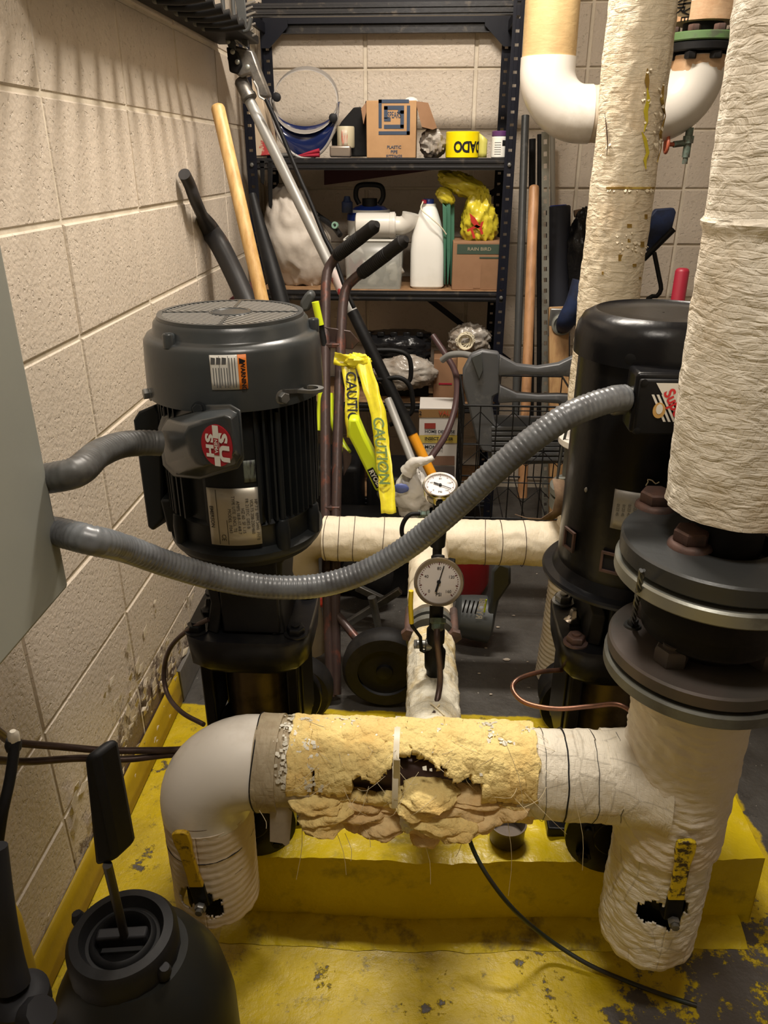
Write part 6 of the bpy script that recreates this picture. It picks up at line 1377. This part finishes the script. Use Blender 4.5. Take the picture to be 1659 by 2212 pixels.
# black storage rail on left wall with finger pegs
zr = at(400, 60, X=XL).z; zr = (at(330, 10, X=XL).z + at(490, 118, X=XL).z) / 2
t = T('wall_rail', 'black wall-mounted tool rail with rows of finger pegs near the ceiling corner', 'tool rail', (XL, 2.1, zr))
m = MB(); m.box((XL + .065, 1.98, zr + .012), (.125, 1.36, .022)); m.build('rail_body', MBLKM, t, bevel=.004)
for k in range(12):
    y = 1.42 + .075 * k; x = XL + .075; m = MB(); m.sweep([V((x, y, zr - .012)), V((x + .05, y + .002, zr - .012)), V((x + .10, y + .004, zr - .004))], lambda u: .008 + .003 * u, 10); pg = m.build('peg', MBLKM, t); m = MB(); m.blob(V((x - .004, y, zr - .012)), (.007, .007, .007), 0, 1, 10, 8); m.build('peg_tip', MGREYFL, pg)
for k in range(3): m = MB(); q_ = at(462 + 22 * k, 20, Y=2.45); m.sweep([q_ + V((0, 0, .12)), q_ + V((.0, 0, -.03)), q_ + V((.03, 0, -.05)), q_ + V((.045, 0, -.02))], .006, 10); m.build('hook', MDKFL, t)
# right side: stick, slotted strut, black poles
handle(at(1154, 400, Y=2.72), at(1128, 1075, Y=2.45), .0165, 'wooden_handle', 'brown wooden handle standing right of the shelving unit', MWOODM)
def pole(pts, r, name, label, mat, cat='pole'): m = MB(); m.sweep(pts, r, 14, curved=False); return tag(m.build(name, mat), label, cat)
m = MB(); a, b = at(1178, 285, Y=2.80), at(1178, 960, Y=2.74); b = a + (b - a) * ((a.z - .002) / (a.z - b.z)); N_ = 40
m.bar(a + V((.009, 0, 0)), b + V((.009, 0, 0)), .007, .003, (0, 1, 0)); m.bar(a - V((.009, 0, 0)), b - V((.009, 0, 0)), .007, .003, (0, 1, 0))
for i in range(N_): m.bar(a.lerp(b, i / N_), a.lerp(b, (i + .6) / N_), .014, .003, (0, 1, 0))
tag(m.build('slotted_strut', MSILVER), 'galvanized slotted strut standing right of the brown handle', 'strut')
pole([at(1135, 250, Y=2.86), at(1110, 1000, Y=2.6)], .013, 'steel_pole', 'dark steel pole right beside the shelving post', MDKFL)
pole([at(1150, 300, Y=2.98), at(1146, 1000, Y=2.9)], .012, 'black_pole', 'black pole hidden behind the brown wooden handle', MBLKM)
pole([at(1166, 290, Y=2.92), at(1164, 1000, Y=2.84)], .009, 'black_pole', 'thin black pole between brown handle and slotted strut', MBLKM)
m = MB(); m.sweep([at(1193, 290, Y=3.18), at(1196, 700, Y=3.18)], .010, 10, curved=False); tag(m.build('wall_conduit', mk('conduit_grey', (.34, .32, .27), .5, .3)), 'pale conduit running up the back wall beside the slotted strut', 'conduit')
c = at(1208, 445, Y=2.9); t = T('rolled_mat', 'dark navy rolled mat standing behind the brown handle', 'mat', at(1208, 900, Y=2.9))
m = MB(); a, b = at(1206, 445, Y=2.9), at(1206, 800, Y=2.85); m.lathe(b, [(.042, 0), (.042, (a - b).length - .004), (.038, (a - b).length)], 28, a - b); m.build('roll', mk('navy_black', (.008, .010, .018), .7), t)
m = MB(); m.lathe(a, [(.030, .0), (.028, .003)], 24, a - b); m.build('roll_end', MBLUE, t)
m = MB(); c = at(1262, 570, Y=2.85); m.blob(V((c.x, 2.88, c.z - .02)), (.07, .06, .19), .2, 2.2, 50, 40, seed=21, ridge=True, shape=lambda p, d: V((p.x * (1 + .15 * d.z), p.y, p.z))); tag(m.build('garbage_bag', MBAGK, ang=70), 'black plastic bag of rolled stock behind the cracked riser', 'bag')
m = MB(); a, b = at(1240, 462, Y=2.9), at(1290, 452, Y=2.9); m.sweep([a, b], .012, 12, curved=False); tag(m.build('burlap_roll', MSTRAP), 'brown burlap edge on top of the black bag', 'cloth')
a = at(1206, 663, Y=2.72); b = at(1206, 1060, Y=2.55); b = a + (b - a) * ((a.z - .004) / (a.z - b.z))
m = MB(); m.bar(a, b, .066, .035, (0, 1, 0)); bo = tag(m.build('lumber_board', MLUMBER, bevel=.002), 'brown lumber board standing below the dark rolled mat', 'board')
t = T('electrical_fitting', 'round metal fitting with a dark blue sleeve fixed on the lumber board', 'fitting', at(1205, 700, Y=2.68))
c = at(1210, 697, Y=2.69); m = MB(); m.box(c, (.075, .008, .095)); m.build('back_plate', MSTEEL, t, bevel=.004); m = MB(); m.lathe(c + V((.006, -.004, -.004)), [(.036, 0), (.036, .012), (.030, .014), (.026, .006)], 32, (0, -1, 0)); m.build('bezel', MSILVER, t)
m = MB(); m.sweep([c + V((.012, -.005, -.01)), at(1225, 690, Y=2.62), at(1245, 655, Y=2.6), at(1262, 610, Y=2.6)], lambda u: .026 + .014 * u, 20); m.build('sleeve', MBLUED, t)
# dustpan blue and red handle
t = T('dustpan', 'dark blue snow pusher blade with bent black tube on the right of the cracked riser', 'shovel', at(1430, 500, Y=2.95))
pimg('pan', [(1400, 545), (1395, 480), (1418, 452), (1456, 449), (1461, 458), (1452, 495), (1410, 552)], 2.95, .03, MBLUED, t, .004)
m = MB(); m.sweep([at(1455, 495, Y=2.93), at(1390, 560, Y=2.93)], .011, 10, curved=False); m.build('rim_bar', MBLKM, t)
m = MB(); m.sweep([at(1413, 545, Y=2.92), at(1424, 600, Y=2.9), at(1428, 625, Y=2.88), at(1418, 640, Y=2.88), at(1400, 645, Y=2.88), at(1390, 700, Y=2.9), V((at(1390, 700, Y=2.9).x, 2.9, .5)), V((at(1390, 700, Y=2.9).x, 2.9, .004))], .008, 10); m.build('bent_tube', MBLKM, t)
p_ = at(1475, 579, Y=2.5); handle(p_, V((p_.x - .01, 2.47, .002)), .021, 'push_bar', 'crimson rubber-gripped bar standing behind the black motor', MCRIM, cat='bar')

# neon trimmer body
t = T('string_trimmer', 'neon green power tool shaft leaning behind the hand truck, black maker label', 'power tool', hl(850, 1110))
Yn = 2.02
pimg('neon_housing', [(752, 905), (772, 905), (790, 948), (838, 1040), (826, 1058), (812, 1064), (765, 968), (750, 940)], Yn, .05, MNEON, t, .008)
pimg('battery_grip', [(812, 1066), (840, 1048), (872, 1115), (838, 1118)], Yn - .004, .055, MGREYT, t, .006)
m = MB(); m.sweep([at(840, 1098, Y=Yn - .006), at(850, 1100, Y=Yn - .006)], .009, 12, curved=False); m.build('release_button', MNEON, t)
pimg('maker_label', [(793, 1016), (805, 1010), (826, 1048), (813, 1056)], Yn - .004, .004, MINK, t, .0005)
f_ = frame(at(809, 1033, Y=Yn - .006), at(824, 1050, Y=Yn) - at(797, 1012, Y=Yn), V((1, 0, .55))); u_ = (at(822, 1053, Y=Yn) - at(799, 1012, Y=Yn)).normalized(); v_ = V((u_.z, 0, -u_.x)) * -1
text('RYOBI', .019, lambda x, y: at(810, 1033, Y=Yn - .007) + u_ * x + v_ * y, MLABEL, t, bold=.03)
for pts in (((681, 652, 2.2), (686, 675, 2.2), (692, 702, 2.2)), ((694, 845, 2.13), (692, 890, 2.12), (688, 930, 2.1)), ((712, 850, 2.15), (718, 905, 2.12), (735, 950, 2.09), (752, 978, 2.06))):
    m = MB(); m.sweep([at(px, py, Y=yy) for px, py, yy in pts], .0105, 14); m.build('neon_shaft', MNEON, t)
m = MB(); m.sweep([at(692, 700, Y=2.21), at(704, 770, Y=2.19), at(700, 850, Y=2.15)], .009, 12); m.build('black_shaft', MBLKM, t)
pimg('grip_nose', [(646, 655), (660, 632), (672, 628), (680, 640), (668, 672), (650, 675)], 2.25, .04, MGREYT, t, .008)
pole([at(838, 862, Y=2.32), at(892, 1000, Y=2.2)], .013, 'grey_tube', 'light grey tube slanting beside the orange pole', MALU)
for i, (pts, lb) in enumerate(((((795, 757), (850, 757), (878, 766), (887, 785), (887, 815), (880, 828)), 'upper black tubular loop behind the caution tape'), (((765, 824), (820, 820), (862, 816), (884, 832), (891, 860), (890, 888), (870, 905), (842, 918)), 'lower black tubular loop behind the caution tape'))):
    m = MB(); m.sweep([at(px, py, Y=2.34 + .06 * (1 - i)) for px, py in pts], .0075, 12); tag(m.build('tube_frame', MBLKM), lb, 'tube frame')
# white plastic bag with blue
t = T('plastic_bag', 'white knotted plastic bag behind the face-up gauge', 'bag', at(890, 1110, Y=1.98))
c = at(890, 1070, Y=1.98); m = MB(); m.blob(V((c.x, 2.0, c.z)), (.05, .04, .072), .35, 2.4, 44, 30, seed=31, ridge=True, shape=lambda p, d: V((p.x * (1 - .35 * d.z), p.y, p.z))); m.build('bag_body', MBAGW, t, ang=70)
m = MB(); m.sweep([at(880, 1020, Y=1.98), at(895, 1000, Y=1.97), at(920, 995, Y=1.96), at(936, 988, Y=1.96)], lambda u: .022 - .015 * u, 12, disp=lambda s, a: .003 * ns((s * 90, a * 2, 0))); m.build('bag_knot', MBAGW, t)
m = MB(); p = at(866, 1055, Y=1.955); m.blob(p, (.022, .006, .014), .1); m.build('blue_patch', mk('blue_show_through', (.08, .11, .30), .5), t)
# floor things under the header
t = T('leaf_blower', 'grey power tool housing lying on the floor under the header', 'power tool', at(1050, 1340, Z=0))
Yb = 2.0
def bl(px, py): return at(px, py, Y=Yb)
m = MB(); a, b = bl(985, 1302), bl(1055, 1322); m.lathe(V((a.x, Yb, .10)), [(.05, 0), (.062, .01), (.068, .05), (.072, (b - a).length), (.05, (b - a).length + .01)], 32, V((1, 0, -.12))); m.build('motor_housing', MGREYT, t)
pimg('nozzle_guard', [(1048, 1345), (1060, 1300), (1062, 1235), (1078, 1215), (1104, 1225), (1104, 1262), (1078, 1300), (1066, 1358)], Yb - .05, .10, MGREYT, t, .008)
for k in range(4): p = at(1003 + 9 * k, 1310 + k, Y=Yb - .072); m = MB(); m.bar(p + V((.004, 0, .022)), p - V((.004, 0, .02)), .004, .003, (0, 1, 0)); m.build('vent_slot', MINK, t)
text('RYOBI', .026, lambda x, y: at(1038, 1315, Y=Yb - .078) + V((y, 0, x * .95)) + V((x * .12, 0, 0)), MLABEL, t, bold=.03)
m = MB(); m.sweep([at(1046, 1322, Y=Yb - .06), at(1050, 1295, Y=Yb - .06)], .003, 6, curved=False); m.build('green_trim', MNEON, t)
c = at(1010, 1238, Y=2.3); m = MB(); m.lathe(V((c.x, 2.3, .002)), [(.05, 0), (.072, .05), (.078, .16), (.07, .165)], 36); tag(m.build('red_bucket', mk('bucket_red', (.30, .01, .012), .4)), 'red plastic bucket behind the gauge under the suction header', 'bucket')
m = MB(); m.blob(V((at(690, 1380, Y=1.9).x, 1.95, .17)), (.035, .03, .022), .2, 2, seed=3); tag(m.build('safety_cap', mk('neon_red', (.75, .06, .02), .4)), 'bright orange-red plastic shell behind the left pump', 'cap')
t = T('dark_tote', 'dark cluttered tote frame on the floor behind the hand truck', 'tote', at(820, 1400, Y=2.15))
m = MB(); m.bar(at(738, 1355, Y=2.05), at(865, 1275, Y=2.05), .022, .02, (0, 1, 0)); m.bar(at(770, 1268, Y=2.12), at(836, 1300, Y=2.1), .022, .02, (0, 1, 0)); m.bar(at(738, 1355, Y=2.05), at(745, 1385, Y=2.05), .016, .016, (0, 1, 0)); m.build('steel_frame', MSTEEL, t, bevel=.003)
m = MB(); m.sweep([at(803, 1290, Y=2.0), at(810, 1320, Y=2.0), at(818, 1358, Y=2.0)], lambda u: .013 - .002 * u, 14); m.build('release_bar', MSTEEL, t)
m = MB(); m.box((at(800, 1290, Y=2.3).x, 2.36, .13), (.28, .22, .25)); m.build('bin', MBLKM, t, bevel=.02)
m = MB(); c = at(795, 1270, Y=2.2); m.lathe(V((c.x, 2.22, .12)), [(.05, 0), (.085, .03), (.085, .05), (.06, .07)], 30, (0, -1, .3)); m.build('coiled_hose', MRUBBER, t)
# dark clutter box at the rack foot
for i, (px, w_, h_, lb) in enumerate(((700, .30, .34, 'black storage crate on the floor at the left below the shelves'), (860, .22, .30, 'black storage crate on the floor in the middle below the shelves'))):
    x = at(px, 1000, Y=2.75).x; o = rbox('storage_crate', (x, 2.72, h_ / 2 + .002), (w_, .26, h_), MBLKM, None, .02); tag(o, lb, 'crate')
# tan strap beside right pump
m = MB(); P = [at(1205, 1035, Y=1.74), at(1212, 1075, Y=1.72), at(1205, 1105, Y=1.72), at(1180, 1122, Y=1.72), at(1140, 1120, Y=1.74), at(1115, 1112, Y=1.76)]
L = [[p + V((-.014 * (1 if i < 4 else .3), -.006, .004)), p + V((.016 * (1 if i < 4 else .3), .006, -.004))] for i, p in enumerate(P)]; m.loops(L, cap=False, close=False); tag(m.build('webbing_strap', MSTRAP, solid=.002), 'tan webbing strap curling beside the grey flange joint', 'strap')
# debris on the floor
for i, (px, py) in enumerate(((1095, 1425), (1035, 1455), (1075, 1355), (1050, 1400), (1160, 1240), (1110, 1330), (1140, 1430), (1060, 1500))):
    c = at(px, py, Z=.002); s_ = .010 if i == 0 else random.uniform(.003, .006); m = MB(); k = 6; m.prism([c + V((math.cos(2 * PI * j / k) * s_ * random.uniform(.6, 1.4), math.sin(2 * PI * j / k) * s_ * .7, 0)) for j in range(k)], (0, 0, .0015))
    tag(m.build('paint_chip', MPAPER), 'pale chip on the bare grey floor, ' + ('largest one, left of the copper loop', 'one closest to the crossover pipe', 'one beside the lying grey tool', 'small one right of the blotchy pipe', 'farthest back by the wire crate', 'one by the tool shadow', 'one nearest the white drop pipe', 'one nearest the yellow edge')[i], 'debris', 'chips on the grey floor')

# ================================================================ FRONT LEFT SPRAYER AND BOTTLES
c = at(262, 2010, Y=.62); cx, cy, zc = c.x, .62, c.z
t = T('pump_sprayer', 'black tank sprayer with screw cap and pump handle at the lower left', 'sprayer', (cx, cy, 0))
m = MB(); m.lathe((cx + .012, cy, 0), [(.10, .002), (.112, .02), (.115, .12), (.114, zc - .16), (.104, zc - .10), (.082, zc - .055), (.064, zc - .038)], 56); m.build('tank', mk('dark_olive_tank', (.009, .010, .0095), .42, 0, (.013, .012, .008), 4), t)
m = MB(); m.lathe((cx, cy, zc - .045), [(.062, 0), (.066, .004), (.066, .034), (.061, .042), (.050, .044), (.047, .036), (.044, .030), (.040, .030), (.038, .034), (.034, .036), (.030, .030), (.029, .010)], 56, rfun=lambda a, h: 1 + (.012 if int(a * 20 / PI) % 2 and h < .03 else 0)); m.build('screw_cap', MBLKM, t)
m = MB(); m.bar((cx - .03, cy - .004, zc - .012), (cx + .03, cy + .004, zc - .012), .016, .018); m.build('pump_latch', MINK, t, bevel=.003)
for sx, sy in ((-.068, .03), (.058, -.03)): m = MB(); m.lathe((cx + sx, cy + sy, zc - .035), [(.008, 0), (.009, .012), (.006, .02)], 10, (sx, sy, .3)); m.build('strap_lug', MINK, t)
a = V((cx + .003, cy, zc - .02)); b = at(232, 1868, Y=.585); m = MB(); m.sweep([a, b], .0052, 12, curved=False); m.build('pump_rod', mk('dark_rod', (.04, .035, .03), .4, .5), t)
hp = [at(178, 1634, Y=.60), at(208, 1630, Y=.60), at(250, 1852, Y=.585), at(247, 1862, Y=.585), at(203, 1876, Y=.585)]
m = MB(); m.prism(hp, (.014, .028, 0)); m.build('pump_handle', MBLKM, t, bevel=.006)
# white jug at corner
c = at(118, 2130, Y=.55); t = T('jug', 'white jug with round neck in the bottom left corner behind the black nozzle', 'jug', (c.x, .55, 0))
m = MB(); m.lathe((c.x - .085, .50, 0), [(.085, .002), (.09, .02), (.09, c.z - .10), (.06, c.z - .05), (.045, c.z - .04), (.045, c.z - .006), (.042, c.z)], 40); m.build('jug_body', mk('dim_white_plastic', (.55, .50, .46), .5), t)
m = MB(); m.lathe((at(170, 2180, Y=.53).x, .53, 0), [(.05, .002), (.055, .02), (.055, c.z - .13), (.03, c.z - .09)], 36); m.build('side_lobe', bpy.data.materials['dim_white_plastic'], t)
t = T('spray_wand', 'black spray wand with a pale tip standing at the far left', 'wand', at(20, 2180, Y=.5))
m = MB(); m.sweep([at(33, 1600, Y=.6), at(22, 1680, Y=.58), at(5, 1760, Y=.56), at(-8, 1850, Y=.55)], .0055, 12); m.build('wand_tube', MBLKM, t)
m = MB(); m.lathe(at(30, 1618, Y=.6), [(.0075, 0), (.0085, .006), (.006, .014)], 14, (.08, 0, 1)); m.build('tip_collar', MINK, t)
m = MB(); m.lathe(at(31, 1602, Y=.6), [(.006, 0), (.006, .010), (.003, .014)], 14, (.08, 0, 1)); m.build('tip', MPLATE, t)
m = MB(); m.sweep([at(-12, 1830, Y=.52), at(0, 1960, Y=.50), at(14, 2060, Y=.49), at(30, 2130, Y=.48)], lambda u: .012 + .004 * u, 16); m.build('trigger_grip', MINK, t)
p = at(40, 2140, Y=.48); m = MB(); m.lathe(p - V((0, 0, .03)), [(.026, 0), (.028, .006), (.028, .024), (.022, .03), (.014, .032)], 28); m.build('nozzle_cap', MINK, t)
p = at(70, 2205, Y=.46); m = MB(); m.lathe(p, [(.018, 0), (.020, .01), (.016, .02)], 10, (.5, 0, .6)); m.build('hose_nut', MINK, t)
c = at(-2, 1985, Y=.62); m = MB(); m.lathe((c.x - .01, .62, 0), [(.03, .002), (.032, .02), (.032, c.z - .02), (.026, c.z + .03), (.02, c.z + .045)], 32); tag(m.build('yellow_bottle', mk('yellow_bottle', (.42, .27, .02), .5)), 'yellow bottle partly cut off by the left edge', 'bottle')

t = T('storage_bin', 'black bin standing on the grey floor at the far right behind the flanges', 'bin', (1.05, 1.9, 0))
m = MB(); m.box((1.13, 1.95, .25), (.5, .5, .48)); m.build('bin_body', MINK, t, bevel=.02); m = MB(); m.box((1.13, 1.95, .505), (.53, .53, .03)); m.build('bin_lid', MBLKM, t, bevel=.01)
